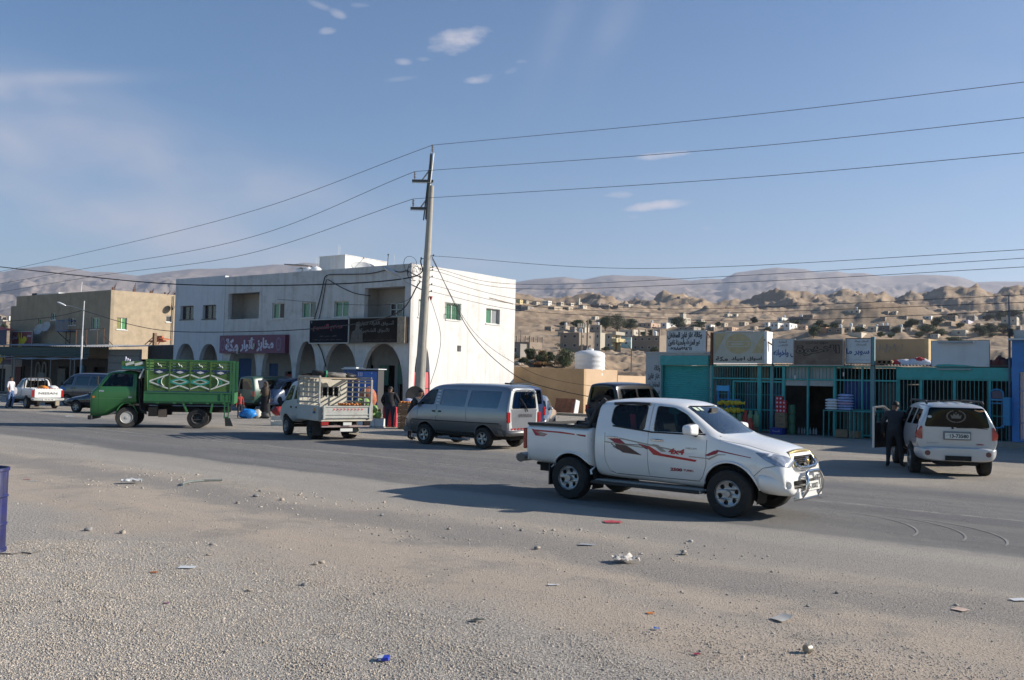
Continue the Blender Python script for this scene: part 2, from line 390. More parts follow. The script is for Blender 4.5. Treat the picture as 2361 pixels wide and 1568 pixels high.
bx=[p[0] for p in badl]; be=[yh(p[0])-p[1] for p in badl]
PY=[40,62,90,130,200,300,400,500,650,820,1000,1250,1700]
PE=[-110,-70,-8,42,60,76,104,130,150,168,0,0,0]
def fbm(x,y,o=5,seed=0.0):
    s=0; a=1.0; t=0
    for i in range(o):s+=a*mnoise.noise(Vector((x,y,seed+i*7.3))); t+=a; a*=.5; x*=2.03; y*=2.03
    return s/t
def ridg(x,y,o=5,seed=0.0):
    s=0; a=1.0; t=0
    for i in range(o):
        n=1-abs(mnoise.noise(Vector((x,y,seed+i*5.1))))*2.2; s+=a*n*abs(n); t+=a; a*=.52; x*=2.1; y*=2.1
    return s/t
def land(X,Y):
    t=X/Y; xz=1180.5+FOC*t; b=X*NV.x+Y*NV.y
    s=min(1,max(0,(b-46)/34)); s=s*s*(3-2*s)
    ec=interp(xz,bx,be)
    if Y<820:
        e=interp(Y,PY,PE)
        if Y>400:e=e*(1-(Y-400)/420)+(Y-400)/420*min(168,ec-30)
    elif Y<1000:e=min(168,ec-30)+(ec-min(168,ec-30))*((Y-820)/180)**1.3
    elif Y<1250:e=ec-55*(Y-1000)/250
    else:e=ec-55-(ec-115)*(Y-1250)/450
    h=CAM_H+Y*e/FOC
    def hump(cx,cy,rx,ry,hh,p=2):
        q=((X-cx)/rx)**2+((Y-cy)/ry)**2
        return hh*math.exp(-q)
    h+=hump(-20,600,60,130,14)+hump(118,330,26,22,8)+hump(190,470,45,26,15)+hump(243,520,30,30,6)+hump(36,140,7,12,2.6)+hump(84,150,12,9,4.2)+hump(47,118,9,7,2.0)
    k=min(1,max(0,(Y-380)/400)); k=k*k
    amp=1.0+17*k
    n=ridg(X/95+.4*fbm(X/60,Y/60,3,9),Y/150,6,2.0)
    h+=amp*(n-.35)*min(1,Y/110)
    if Y>240:h+=min(1,(Y-240)/250)*(2.4*(ridg(X/30+.3*fbm(X/20,Y/20,2,3),Y/52,4,17.0)-.4))
    h+=(.25+.5*min(1,Y/600))*fbm(X/7,Y/9,4,4.0)*min(1,max(0,(b-50)/20))*2.2
    if 60<Y<260:h+=1.7*(ridg(X/13,Y/17,5,6.0)-.38)*min(1,max(0,(b-60)/15))
    return h*s
def bluff_material(name,c0,c1,c2,sc,bump=.6):
    m=bpy.data.materials.new(name); m.use_nodes=True ; nt=m.node_tree; ns=nt.nodes; ln=nt.links
    b=ns['Principled BSDF']; b.inputs['Roughness'].default_value=.95; b.inputs['Specular IOR Level'].default_value=.1
    tc=ns.new('ShaderNodeTexCoord'); co=tc.outputs['Object']
    def nz(s,d=7,v=co):
        n=ns.new('ShaderNodeTexNoise'); n.inputs['Scale'].default_value=s; n.inputs['Detail'].default_value=d; n.inputs['Roughness'].default_value=.62; ln.new(v,n.inputs['Vector']); return n.outputs[0]
    mp=ns.new('ShaderNodeMapping'); mp.inputs['Scale'].default_value=(.12,.12,2.4); ln.new(co,mp.inputs[0])
    r1=ns.new('ShaderNodeValToRGB'); e=r1.color_ramp.elements; e[0].position=.36; e[0].color=(*c0,1); e[1].position=.64; e[1].color=(*c1,1); ln.new(nz(sc*.35),r1.inputs[0])
    mx=ns.new('ShaderNodeMix'); mx.data_type='RGBA'; r=ns.new('ShaderNodeMapRange'); r.inputs['From Min'].default_value=.5; r.inputs['From Max'].default_value=.68; r.inputs['To Max'].default_value=.65; ln.new(nz(sc*1.2,6,mp.outputs[0]),r.inputs[0])
    ln.new(r.outputs[0],mx.inputs[0]); ln.new(r1.outputs[0],mx.inputs[6]); mx.inputs[7].default_value=(*c2,1)
    m2=ns.new('ShaderNodeMix'); m2.data_type='RGBA'; m2.blend_type='MULTIPLY'; m2.inputs[0].default_value=1; ln.new(mx.outputs[2],m2.inputs[6])
    r3=ns.new('ShaderNodeMapRange'); r3.inputs['From Min'].default_value=.3; r3.inputs['From Max'].default_value=.7; r3.inputs['To Min'].default_value=.75; r3.inputs['To Max'].default_value=1.2; ln.new(nz(sc*6,8),r3.inputs[0]); ln.new(r3.outputs[0],m2.inputs[7])
    ln.new(m2.outputs[2],b.inputs['Base Color'])
    bp=ns.new('ShaderNodeBump'); bp.inputs['Strength'].default_value=bump; bp.inputs['Distance'].default_value=.5/sc*.05; ln.new(nz(sc*3,9),bp.inputs['Height']); ln.new(bp.outputs[0],b.inputs['Normal'])
    return m
def polar(t0,t1,nt_,rows,fn):
    vs=[]
    for j,rr in enumerate(rows):
        for i in range(nt_):
            t=t0+(t1-t0)*i/(nt_-1); X,Y,Z=fn(t,rr); vs.append((X,Y,Z))
    fs=[(j*nt_+i,j*nt_+i+1,(j+1)*nt_+i+1,(j+1)*nt_+i) for j in range(len(rows)-1) for i in range(nt_-1)]
    return vs,fs
NR=400
def trow(t,k):
    Y0=45.9/(NV.y+t*NV.x); Y=Y0*(1700/Y0)**k
    X=t*Y; return X,Y,land(X,Y)
mb=MB(); mb.add(*polar(-.61,.61,660,[(i/(NR-1)) for i in range(NR)],trow))
ter=mb.build('terrain',bluff_material('desert_earth',(.285,.208,.143),(.385,.295,.208),(.20,.138,.092),.09),smooth=True,recalc=False); ter['kind']='structure'
mt=[(-500,640)]+[v4(*p) for p in[(0,180),(150,145),(350,128),(450,128),(600,155),(750,183),(900,180),(1120,215),(1250,195)]]+[v5(*p) for p in[(0,180),(200,158),(400,155),(600,148),(900,118),(1050,122),(1170,102),(1300,110)]]+[(800,612),(1000,640),(1150,650)]+[v1(*p) for p in[(130,180),(300,150),(450,140),(600,130),(770,155),(950,118),(1050,110),(1200,118),(1400,120),(1600,140),(1800,168),(1950,150),(2100,150),(2220,92)]]+[v2(*p) for p in[(230,36),(330,45),(480,52),(560,76),(760,70),(860,90),(1000,92),(1120,118),(1400,105),(1600,105),(1800,118),(1950,165),(2361,162)]]+[(2700,655)]
mxs=[p[0] for p in mt]; mes=[yh(p[0])-p[1] for p in mt]
def mrow(t,k):
    Y=2300*(11000/2300)**k; X=t*Y; xz=1180.5+FOC*t
    ec=interp(xz,mxs,mes); yc=7600.0
    f=min(1,(Y-2300)/(yc-2300))
    e=70+(ec-70)*f**.75 if Y<yc else ec-90*(Y-yc)/3400
    h=Y*e/FOC
    q=ridg(X/1500+.5*fbm(X/900,Y/900,3,1),Y/1900,6,12.0)-.35
    lump=.9*math.sin(min(1,max(0,f))*math.pi)+.07
    h+=150*q*lump+(75*(ridg(X/420,Y/520,4,5)-.35))*lump
    return X,Y,h
mb=MB(); mb.add(*polar(-.68,.68,640,[i/139 for i in range(140)],mrow))
mo=mb.build('mountains',bluff_material('mountain_rock',(.215,.178,.155),(.28,.235,.20),(.165,.14,.125),.0016,.3),smooth=True,recalc=False); mo['kind']='structure'
hz=MB(); hz.b2(-12500,12500,-400,12000,-3,1500)
hm=bpy.data.materials.new('haze_air'); hm.use_nodes=True ; nt=hm.node_tree; nt.nodes.remove(nt.nodes['Principled BSDF'])
pv=nt.nodes.new('ShaderNodeVolumePrincipled'); pv.inputs['Density'].default_value=7.5e-5; pv.inputs['Color'].default_value=(.74,.80,1,1); pv.inputs['Anisotropy'].default_value=.2
nt.links.new(pv.outputs[0],nt.nodes['Material Output'].inputs['Volume'])
hz_o=hz.build('haze',hm); hz_o['kind']='stuff'
TER_BVH=BVHTree.FromPolygons([v.co for v in ter.data.vertices],[tuple(p.vertices) for p in ter.data.polygons])
def on_land(x,y):
    "where a line of sight meets the land: point and scale (photo units per metre)"
    r=ray(x,y); hit=TER_BVH.ray_cast(CAMP,r.normalized())
    p=hit[0] if hit[0] is not None else CAMP+r*(600/r.y)
    return p,FOC/p.y
# ---------------------------------------------------------------- palette
white_plaster=M('white_plaster',(.62,.61,.60),.85,var=.05,vs=1.5,bump=.15,bs=12,dirt=((.38,.33,.27),.35,1.1),streak=((.42,.35,.27),.55,3.0))
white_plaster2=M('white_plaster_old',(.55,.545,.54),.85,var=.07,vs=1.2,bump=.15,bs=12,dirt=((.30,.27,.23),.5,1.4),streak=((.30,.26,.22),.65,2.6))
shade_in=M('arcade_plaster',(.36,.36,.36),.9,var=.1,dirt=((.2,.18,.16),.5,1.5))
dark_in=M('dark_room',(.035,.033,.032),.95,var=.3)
win_frame=M('window_frame',(.62,.62,.60),.5,var=.05)
alu=M('grey_metal',(.42,.43,.44),.45,.5,var=.1)
green_gl=M('green_curtain',(.03,.17,.085),.25,var=.25,vs=14,coat=.6)
dark_gl=M('dark_glass',(.035,.035,.04),.15,var=.1,coat=.5)
brown_gl=M('brown_board',(.075,.05,.04),.5,var=.2)
rust=M('rust',(.16,.065,.03),.85,var=.35,vs=9,dirt=((.07,.03,.02),.5,8))
wood_old=M('old_wood',(.20,.13,.08),.85,var=.3,vs=10)
tan_plaster=M('tan_plaster',(.40,.32,.225),.92,var=.12,vs=2.2,bump=.5,bs=9,dirt=((.29,.225,.155),.5,1.7),streak=((.25,.19,.14),.35,2.5))
ochre=M('ochre_plaster',(.42,.29,.165),.92,var=.10,vs=1.2,bump=.3,bs=10,dirt=((.30,.20,.12),.5,.8))
concrete=M('concrete',(.36,.335,.29),.85,var=.09,vs=3,bump=.2,bs=30,dirt=((.25,.22,.18),.4,2.5))
black_pl=M('black_plastic',(.02,.02,.021),.6,var=.2)
cable_m=M('cable_black',(.018,.018,.018),.6,var=0)
wire_m=M('bare_wire',(.05,.05,.055),.5,.3,var=0)
tar_green=M('dark_green_cladding',(.035,.06,.05),.6,var=.2)
corr_m=M('corrugated_iron',(.42,.43,.43),.5,.35,var=.15,dirt=((.2,.12,.08),.4,2.5))
teal=M('teal_paint',(.055,.36,.34),.55,var=.10,vs=3,dirt=((.10,.12,.11),.35,5))
teal_d=M('teal_bars',(.05,.27,.26),.55,var=.15,vs=6,dirt=((.06,.05,.04),.5,9))
blue_p=M('blue_paint',(.05,.20,.50),.5,var=.10,vs=3,dirt=((.10,.11,.14),.35,4))
sky_p=M('light_blue_paint',(.07,.36,.66),.5,var=.08)
sheet_white=M('white_sheet',(.60,.61,.62),.6,var=.05,vs=2,dirt=((.42,.40,.37),.4,3),streak=((.35,.32,.3),.35,5))
ink=M('black_ink',(.018,.018,.022),.7,var=.2)
blue_ink=M('blue_ink',(.03,.08,.26),.7,var=.2)
def window(parent,f,x0,z0,x1,z1,depth=.16,sash='green',n=2,th=.05,sill=True,name='window',fm=None,mats=None):
    "frame, mullion and panes set in an opening; f(x, z, d)"
    fm=fm or win_frame; mb=MB()
    mb.panel([rect(x0,z0,x1,z1)]+[rect(x0+(x1-x0)*i/n+th*.7,z0+th,x0+(x1-x0)*(i+1)/n-th*.7,z1-th) for i in range(n)],lambda u,v,d:f(u,v,depth-.05+d),.06,0)
    if sill:
        a=[f(x0-.06,z0-.07,-.05),f(x1+.06,z0-.07,-.05),f(x1+.06,z0,-.05),f(x0-.06,z0,-.05)]; b=[f(x0-.06,z0-.07,depth),f(x1+.06,z0-.07,depth),f(x1+.06,z0,depth),f(x0-.06,z0,depth)]
        mb.add(a+b,[(0,1,2,3),(3,2,6,7),(0,4,5,1),(1,5,6,2),(0,3,7,4)])
    w_=mb.build(name,fm,parent)
    pm=mats or{'green':[green_gl]*n,'gb':[green_gl,brown_gl],'gd':[green_gl,dark_gl],'dark':[dark_gl]*n,'gg':[green_gl,M('grey_glass',(.22,.23,.24),.2,var=.1,coat=.5)]}[sash]
    for i in range(n):
        q=MB(); a0,a1=x0+(x1-x0)*i/n+th*.5,x0+(x1-x0)*(i+1)/n-th*.5
        q.poly([f(a0,z0+th*.5,depth-.01),f(a1,z0+th*.5,depth-.01),f(a1,z1-th*.5,depth-.01),f(a0,z1-th*.5,depth-.01)]); q.build('pane',pm[i%len(pm)],w_)
    return w_
# ---------------------------------------------------------------- white arcade building
FA=R(-34.9); FX=Vector((math.cos(FA),math.sin(FA),0)); FY=NV
C1=W(-38.4,38.5)
def FB(x,y,z):return C1+FX*x+FY*y+Vector((0,0,z))
ff=lambda u,v,d:FB(u,d,v)
TOPZ=8.93
ab=thing('arcade_building','long white two storey building with a row of pointed arches and two shop signs','building',(0,0,0))
def arch(x0,x1,spring,top,base=0.0,n=14):
    "pointed parabolic arch outline, counter-clockwise"
    cx=(x0+x1)/2; hw=(x1-x0)/2; pts=[(x0,base),(x1,base)]
    for i in range(n+1):
        t=math.pi*i/n; u=math.cos(t); pts.append((cx+hw*math.copysign(abs(u)**.86,u),spring+(top-spring)*math.sin(t)**.92))
    return pts
arches_l=[(-22.75,-20.42,2.3,4.28),(-20.02,-17.8,2.3,4.24)]
arches_r=[(-16.75,-13.7,1.9,4.35),(-13.2,-10.15,1.9,4.35),(-9.85,-7.85,1.5,4.36),(-7.35,-4.2,1.3,4.24),(-3.95,-.45,1.3,4.18)]
wins=[(-22.33,6.04,-20.77,7.03,'dark'),(-19.72,6.02,-18.2,7.02,'dark'),(-12.3,5.9,-11.1,6.93,'gb'),(-9.4,5.89,-8.1,6.88,'gd'),(-6.42,5.87,-5.14,6.87,'green')]
logs=[(-16.92,5.94,-13.64,7.75),(-3.8,5.79,-.48,7.6)]
mb=MB()
mb.panel([rect(-23.0,.0,-17.31,9.05)]+[arch(*a) for a in arches_l]+[rect(*q[:4]) for q in wins[:2]],ff,.3,0)
mb.build('wall',M('bluish_plaster',(.56,.575,.61),.85,var=.05,vs=1.5,bump=.15,bs=12,streak=((.40,.36,.32),.5,3),dirt=((.42,.40,.38),.3,1)),ab)
mb=MB()
mb.panel([rect(-17.30,0,0,TOPZ)]+[arch(*a) for a in arches_r]+[rect(*q[:4]) for q in wins[2:]]+[rect(*q) for q in logs],lambda u,v,d:FB(u,d+.03,v),.3,0)
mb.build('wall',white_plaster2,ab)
for x0,z0,x1,z1,s in wins:window(ab,ff,x0,z0,x1,z1,.26 if s=='dark' else .2,s,fm=(M('dark_frame',(.09,.085,.08),.5,var=.1) if s=='dark' else None))
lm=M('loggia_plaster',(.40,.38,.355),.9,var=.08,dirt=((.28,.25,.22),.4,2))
for(x0,z0,x1,z1),nm in zip(logs,'ab'):
    mb=MB(); D=1.5
    P=lambda x,y,z:FB(x,y,z)
    mb.poly([P(x0-.3,D,z0-.9),P(x1+.2,D,z0-.9),P(x1+.2,D,z1+.05),P(x0-.3,D,z1+.05)]); mb.poly([P(x0-.3,.3,z1+.05),P(x1+.2,.3,z1+.05),P(x1+.2,D,z1+.05),P(x0-.3,D,z1+.05)])
    mb.poly([P(x0-.3,.3,z0-.9),P(x1+.2,.3,z0-.9),P(x1+.2,D,z0-.9),P(x0-.3,D,z0-.9)]); mb.poly([P(x0-.3,.3,z0-.9),P(x0-.3,D,z0-.9),P(x0-.3,D,z1+.05),P(x0-.3,.3,z1+.05)])
    mb.poly([P(x1+.2,.3,z0-.9),P(x1+.2,D,z0-.9),P(x1+.2,D,z1+.05),P(x1+.2,.3,z1+.05)])
    lg=mb.build('loggia',lm,ab,recalc=False)
    if nm=='a':
        q=MB(); q.box(FB(-14.95,1.3,6.5),(.09,.09,1.5),rz=FA,ry=R(5)); q.build('post',M('dark_pole',(.07,.06,.055),.6),lg)
        q=MB(); q.b2(0,1,0,.05,0,.95); q.T=None ; o=q.build('door',M('grey_door',(.30,.285,.27),.7),lg); o.matrix_world=Matrix.Translation(FB(-14.6,1.4,5.6))@Matrix.Rotation(FA,4,'Z')
    else:
        window(lg,lambda u,v,d:FB(u,1.35+d,v),-2.95,5.5,-1.9,6.75,.1,'dark',2,.07,False)
        q=MB()
        for zz in(5.92,6.34):q.box(FB(-2.42,1.38,zz),(1.0,.03,.05),rz=FA)
        q.build('glazing_bar',win_frame,lg)
fs_=lambda u,v,d:FB(0,u,v)-FX*d
sidew=[(3.15,5.80,4.45,6.80,'green'),(7.0,5.79,8.42,6.79,'gg'),(.7,5.8,1.2,6.85,'green')]
mb=MB(); mb.panel([[(.33,0),(9.8,0),(9.8,8.93),(5.3,8.97),(.33,8.93)],arch(.45,1.85,1.4,4.22),rect(4.25,3.84,4.62,4.22)]+[rect(*q[:4]) for q in sidew],fs_,.3,0)
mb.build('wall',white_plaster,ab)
for x0,z0,x1,z1,s in sidew:window(ab,fs_,x0,z0,x1,z1,.2,s)
q=MB()
for i in range(8):q.tube([fs_(3.08+i*.2,5.82,-.03),fs_(3.08+i*.2,6.86,-.03)],.013,4)
for zz in(5.86,6.1,6.55,6.84):q.tube([fs_(3.05,zz,-.03),fs_(4.52,zz,-.03)],.014,4)
for sgn in(0,1):
    xx=3.05 if sgn==0 else 4.52
    q.tube([fs_(xx+.11*math.cos(t)*(1 if sgn else -1),5.99+.16*math.sin(t),-.05) for t in[R(k) for k in range(-90,91,30)]],.014,4)
q.build('window_grille',M('grille_green',(.05,.12,.08),.6),ab)
mb=MB(); mb.b2(0,.3,0,.3,0,.3);
q=MB(); q.poly([fs_(4.2,3.8,.25),fs_(4.7,3.8,.25),fs_(4.7,4.3,.25),fs_(4.2,4.3,.25)]); q.build('vent',M('vent_brown',(.10,.055,.035),.8),ab)
q=MB(); pts=[fs_(7.3+i*.25,7.47-.02*i+.02*rnd.random(),-.012) for i in range(11)]; q.tube(pts,.03,4); q.build('cracked_ledge',M('crack_grey',(.30,.25,.2),.9),ab)
mb=MB()
mb.poly([FB(-23,.3,8.75),FB(0,.3,8.75),FB(0,9.8,8.75),FB(-23,9.8,8.75)])
mb.panel([rect(-23,0,0,8.95)],lambda u,v,d:FB(u,9.8+d,v),.25); mb.panel([rect(.3,0,9.8,9.0)],lambda u,v,d:FB(-23,u,v)+FX*d,.25)
mb.poly([FB(-22.7,.3,4.9),FB(-.3,.3,4.9),FB(-.3,9.7,4.9),FB(-22.7,9.7,4.9)])
mb.build('roof',white_plaster,ab,recalc=False)
mb=MB(); bk=lambda u,v,d:FB(u,3.2+d,v)
doors=[(-19.75,0,-18.3,3.3),(-16.35,0,-15.4,2.95),(-14.6,0,-13.85,2.4),(-12.5,0,-11.6,2.3),(-9.3,0,-8.2,2.4),(-6.95,0,-6.1,2.9),(-5.3,0,-4.2,2.9),(-3.9,0,-1.1,3.6)]
mb.panel([rect(-22.7,0,-.3,4.9)]+[rect(a,b+.02,c,d) for a,b,c,d in doors],bk,.2,0)
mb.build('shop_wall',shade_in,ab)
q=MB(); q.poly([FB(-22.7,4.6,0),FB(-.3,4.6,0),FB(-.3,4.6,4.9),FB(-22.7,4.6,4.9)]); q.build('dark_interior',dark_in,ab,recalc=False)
q=MB()
for(a,b,c,d) in doors[:2]:
    q=MB(); q.poly([FB(a,3.28,0),FB(c,3.28,0),FB(c,3.28,d),FB(a,3.28,d)]); q.build('shop_door',M('blue_door',(.03,.10,.28),.6),ab,recalc=False)
for x,z0,z1,cm in((-13.9,0,2.2,(.35,.05,.04)),(-12.35,1.5,2.25,(.25,.10,.08)),(-9.1,0,1.0,(.5,.5,.48)),(-5.0,1.6,2.9,(.10,.22,.17)),(-3.4,1.7,3.0,(.10,.20,.16)),(-6.6,2.6,3.9,(.12,.12,.12))):
    q=MB(); q.box(FB(x,3.08,(z0+z1)/2),(.8,.08,z1-z0),rz=FA); q.build('shop_panel',M('panel_%d'%int(abs(x)*10),cm,.6),ab)
q=MB()
for i,x in enumerate((-6.95,-6.55,-6.15,-5.75,-5.3)):q.box(FB(x,2.3,1.6),(.07,.05,1.9),rz=FA)
q.box(FB(-6.1,2.3,2.55),(1.9,.06,.1),rz=FA); q.build('shop_frame',black_pl,ab)
q=MB(); q.poly([FB(-.02,.5,0.05),FB(-.02,1.95,.05),FB(-.02,1.95,2.48),FB(-.02,.5,2.48)]);
q=MB(); q.box(FB(-.10,1.15,1.25),(.05,1.5,2.45),rz=-AX); q.box(FB(-.07,1.15,1.5),(.03,1.5,.04),m=1,rz=-AX); q.build('red_gate',[M('red_gate',(.55,.09,.10),.6),black_pl],ab,label='pinkish red metal gate in the side arch')
rr=thing('roof_room','plain white stair room standing on the roof of the arcade building','roof room',FB(-10.92,5,8.75),FA)
q=MB(); q.b2(-2.6,0,0,4.3,0,1.95); q.build('wall',white_plaster,rr); q=MB(); q.b2(-2.63,.03,-.03,4.33,1.95,2.0); q.build('roof_slab',white_plaster,rr)
def dish(name,label,loc,rad,az,el,m,group=None,mount=True):
    t=thing(name,label,'satellite dish',loc,0,group); q=MB()
    E=Matrix.Rotation(az,4,'Z')@Matrix.Rotation(-el,4,'Y'); q.T=Matrix.Translation((0,0,rad*.9))@E
    prof=[(rad*k/8,rad*.32*(k/8)**2) for k in range(9)]; q.lathe([(max(.001,a),b) for a,b in prof],n=20,axis='X'); q.lathe([(max(.001,a),b-.02) for a,b in prof],n=20,axis='X')
    q.build('reflector',m,t,smooth=60)
    q=MB(); q.T=Matrix.Translation((0,0,rad*.9))@E
    for s in(-.8,.8):q.tube([(rad*.2,rad*s,-rad*.4),(rad*1.0,0,rad*.1)],.015,4)
    q.tube([(rad*.3,0,-rad*.95),(rad*1.0,0,rad*.1)],.015,4); q.ell((rad*1.02,0,rad*.12),.06,.06,.06,6,4); q.build('feed_arm',alu,t)
    if mount:q=MB(); q.tube([(0,0,0),(0,0,rad*.9)],.03,6); q.build('stand',alu,t)
    return t
dish('satellite_dish','large pale dish on the roof of the white arcade building',FB(-6.07,2.0,8.35),.80,R(-70),R(62),M('dish_grey',(.5,.5,.49),.5))
def tank(name,label,loc,r_,h,m,group=None,cat='water tank'):
    t=thing(name,label,cat,loc,rnd.random(),group); q=MB(); k=[]
    for i in range(5):k+=[(r_*(.97),h*(.02+i*.17)),(r_,h*(.06+i*.17)),(r_,h*(.13+i*.17))]
    q.lathe([(.01,0)]+k+[(r_*.97,h*.87),(r_*.7,h*.95),(r_*.28,h*.98),(.01,h*.98)],n=18); q.build('tank_body',m,t,smooth=50)
    q=MB(); q.lathe([(.01,h*.97),(r_*.25,h*.97),(r_*.25,h*1.04),(.01,h*1.05)],n=12); q.build('tank_lid',m,t,smooth=50); return t
tank_w=M('tank_white',(.68,.69,.70),.5,var=.05)
for i,(x,l) in enumerate(((-12.5,'low white water tank, left one of three on the arcade building roof'),(-11.76,'low white water tank, middle one of three on the arcade building roof'),(-11.0,'low white water tank beside the roof room of the arcade building'))):
    tank('water_tank',l,FB(x,2.5,8.75),.36,.85,tank_w,'water tanks on the arcade roof')
q=MB(); q.T=Matrix.Translation(FB(-12.8,2.5,9.80))@Matrix.Rotation(FA,4,'Z')@Matrix.Rotation(R(5),4,'Y'); q.b2(-1.0,1.0,-.4,.4,-.03,.03)
tag(q.build('solar_panel',M('solar_dark',(.02,.022,.03),.2,var=.1)),'thin dark solar panel leaning over the roof water tanks','solar panel')
for i,(x,y,h,l) in enumerate(((-11.63,3,10.4,'thin rod aerial behind the roof water tanks'),(-11.37,3.0,10.35,'second thin rod aerial close to the roof room'),(-11.9,5.2,11.5,'tall thin rod above the stair room, left of the pair'),(-11.75,5.2,11.45,'tall thin rod above the stair room, right of the pair'),(-3.13,1.2,9.75,'short black capped vent pipe near the roof corner'),(-2.9,1.5,9.85,'thin leaning aerial near the roof corner'))):
    q=MB(); q.tube([(0,0,0),(.05,0,h-8.75)],.022 if 'pipe' in l else .011,5);
    if 'pipe' in l:q.tube([(.05,0,h-8.75),(.05,0,h-8.67)],.05,6)
    tag(q.build('aerial',alu if 'pipe' not in l else black_pl,loc=FB(x,y,8.75)),l,'aerial')
def board(name,label,f,x0,z0,x1,z1,th,m,side_m=None,frame_m=None,cat='sign',fw=.04):
    t=thing(name,label,cat); q=MB()
    q.panel([rect(x0,z0,x1,z1)],lambda u,v,d:f(u,v,d-th),th,0,ms=1); q.build('board',[m,side_m or m],t)
    if frame_m:
        q=MB(); q.panel([rect(x0-fw*.3,z0-fw*.3,x1+fw*.3,z1+fw*.3),rect(x0+fw,z0+fw,x1-fw,z1-fw)],lambda u,v,d:f(u,v,d-th-.012),.03); q.build('sign_frame',frame_m,t)
    return t
pur=M('purple_sign',(.11,.022,.075),.45,var=.1,vs=2); let_w=M('letters_white',(.52,.50,.62),.5,var=.08,vs=12)
bs=board('bakery_sign','purple shop sign with raised white Arabic letters between two laurel emblems',ff,-17.24,3.56,-10.49,4.79,.32,pur,M('purple_side',(.10,.012,.04),.5))
fbs=lambda u,v,d:ff(u,v,d-.33)
lettering('مخابز',fbs,-13.3,-11.6,3.66,4.60,let_w,bs,True,.05); lettering('أنوار',fbs,-15.0,-13.5,3.66,4.64,let_w,bs,True,.05); lettering('مكة',fbs,-16.6,-15.2,3.68,4.58,let_w,bs,True,.05)
em=M('emblem',(.26,.19,.32),.5)
for cx in(-16.88,-11.1):
    q=MB()
    for rr_,ry in((.27,.46),(.17,.33)):q.panel([circ(cx,4.17,rr_,24,ry=ry),circ(cx,4.17,rr_-.022,24,ry=ry-.022)],lambda u,v,d:fbs(u,v,-.006))
    for k in range(22):
        t=2*math.pi*k/22; q.panel([circ(cx+.22*math.cos(t),4.17+.395*math.sin(t),.032,6)],lambda u,v,d:fbs(u,v,-.006))
    q.build('emblem',em,bs,recalc=False)
    lettering('مكة',fbs,cx-.09,cx+.09,4.02,4.34,em,bs,True,name='emblem')
for x,z in((-15.2,3.62),(-13.55,3.9)):
    q=MB(); q.box(fbs(x,z+.12,-.03),(.12,.05,.42),rz=FA,ry=.15); q.box(fbs(x-.05,z,-.03),(.14,.05,.2),rz=FA); q.build('lettering',M('letters_grey',(.45,.44,.38),.5),bs)
rs=board('restaurant_sign','dark blue-black sign with faded red Arabic lettering, left half of the long board',ff,-8.28,4.19,-4.75,5.72,.28,M('navy_sign',(.010,.012,.02),.8,spec=.15,var=.15,vs=1.5,dirt=((.03,.028,.026),.4,2)),frame_m=alu)
fr=lambda u,v,d:ff(u,v,d-.285)
redl=M('red_letters',(.16,.012,.035),.5); greyl=M('grey_letters',(.14,.14,.15),.6)
lettering('مطعم',fr,-6.35,-5.3,4.95,5.42,redl,rs,True,.05); lettering('النسيم',fr,-7.95,-6.5,4.95,5.42,redl,rs,True,.05)
lettering('فلافل - حمص - فول',fr,-7.3,-5.8,4.60,4.70,greyl,rs,True); lettering('سندويشات و فول و فلافل و مشاوي ومأكولات',fr,-7.95,-5.3,4.36,4.48,greyl,rs,True)
q=MB(); q.panel([circ(-8.08,5.55,.07,10)],lambda u,v,d:fr(u,v,-.01)); q.build('lamp',greyl,rs)
ms_=board('market_sign','dark brown sign with grey Arabic lettering and a sun-lit tan end panel',ff,-4.70,4.19,-.12,5.73,.28,M('brown_black_sign',(.022,.018,.016),.8,spec=.15,var=.3,vs=1.2,dirt=((.05,.035,.022),.5,1.2)),frame_m=M('dull_frame',(.13,.12,.11),.5))
gl2=M('dull_letters',(.12,.115,.11),.6,var=.3)
lettering('أسواق',fr,-2.05,-.95,5.22,5.52,gl2,ms_,True,.03); lettering('القرالة',fr,-3.0,-2.15,5.22,5.52,gl2,ms_,True,.03); lettering('التجارية',fr,-3.95,-3.1,5.22,5.52,gl2,ms_,True,.03)
lettering('للأسواق',fr,-2.3,-1.35,4.8,5.1,gl2,ms_,True,.03); lettering('الشعبية',fr,-3.75,-2.45,4.8,5.1,gl2,ms_,True,.03)
lettering('مواد تموينية  مرطبات  خضروات  لحوم  البان',fr,-3.5,-.85,4.30,4.42,gl2,ms_,True)
q=MB(); q.panel([[(-4.6,4.25),(-3.5,4.25),(-3.55,4.9),(-3.85,5.1),(-3.75,5.45),(-4.1,5.5),(-4.2,5.0),(-4.45,4.9)]],lambda u,v,d:fr(u,v,-.004)); q.build('picture',M('faded_picture',(.085,.078,.07),.6,var=.5,vs=9),ms_,recalc=False)
q=MB(); q.panel([rect(-.69,4.15,-.10,5.75)],lambda u,v,d:ff(u,v,d-.31),.02); q.build('end_panel',M('tan_end',(.30,.235,.16),.6,var=.35,vs=6,dirt=((.45,.42,.38),.5,5)),ms_)
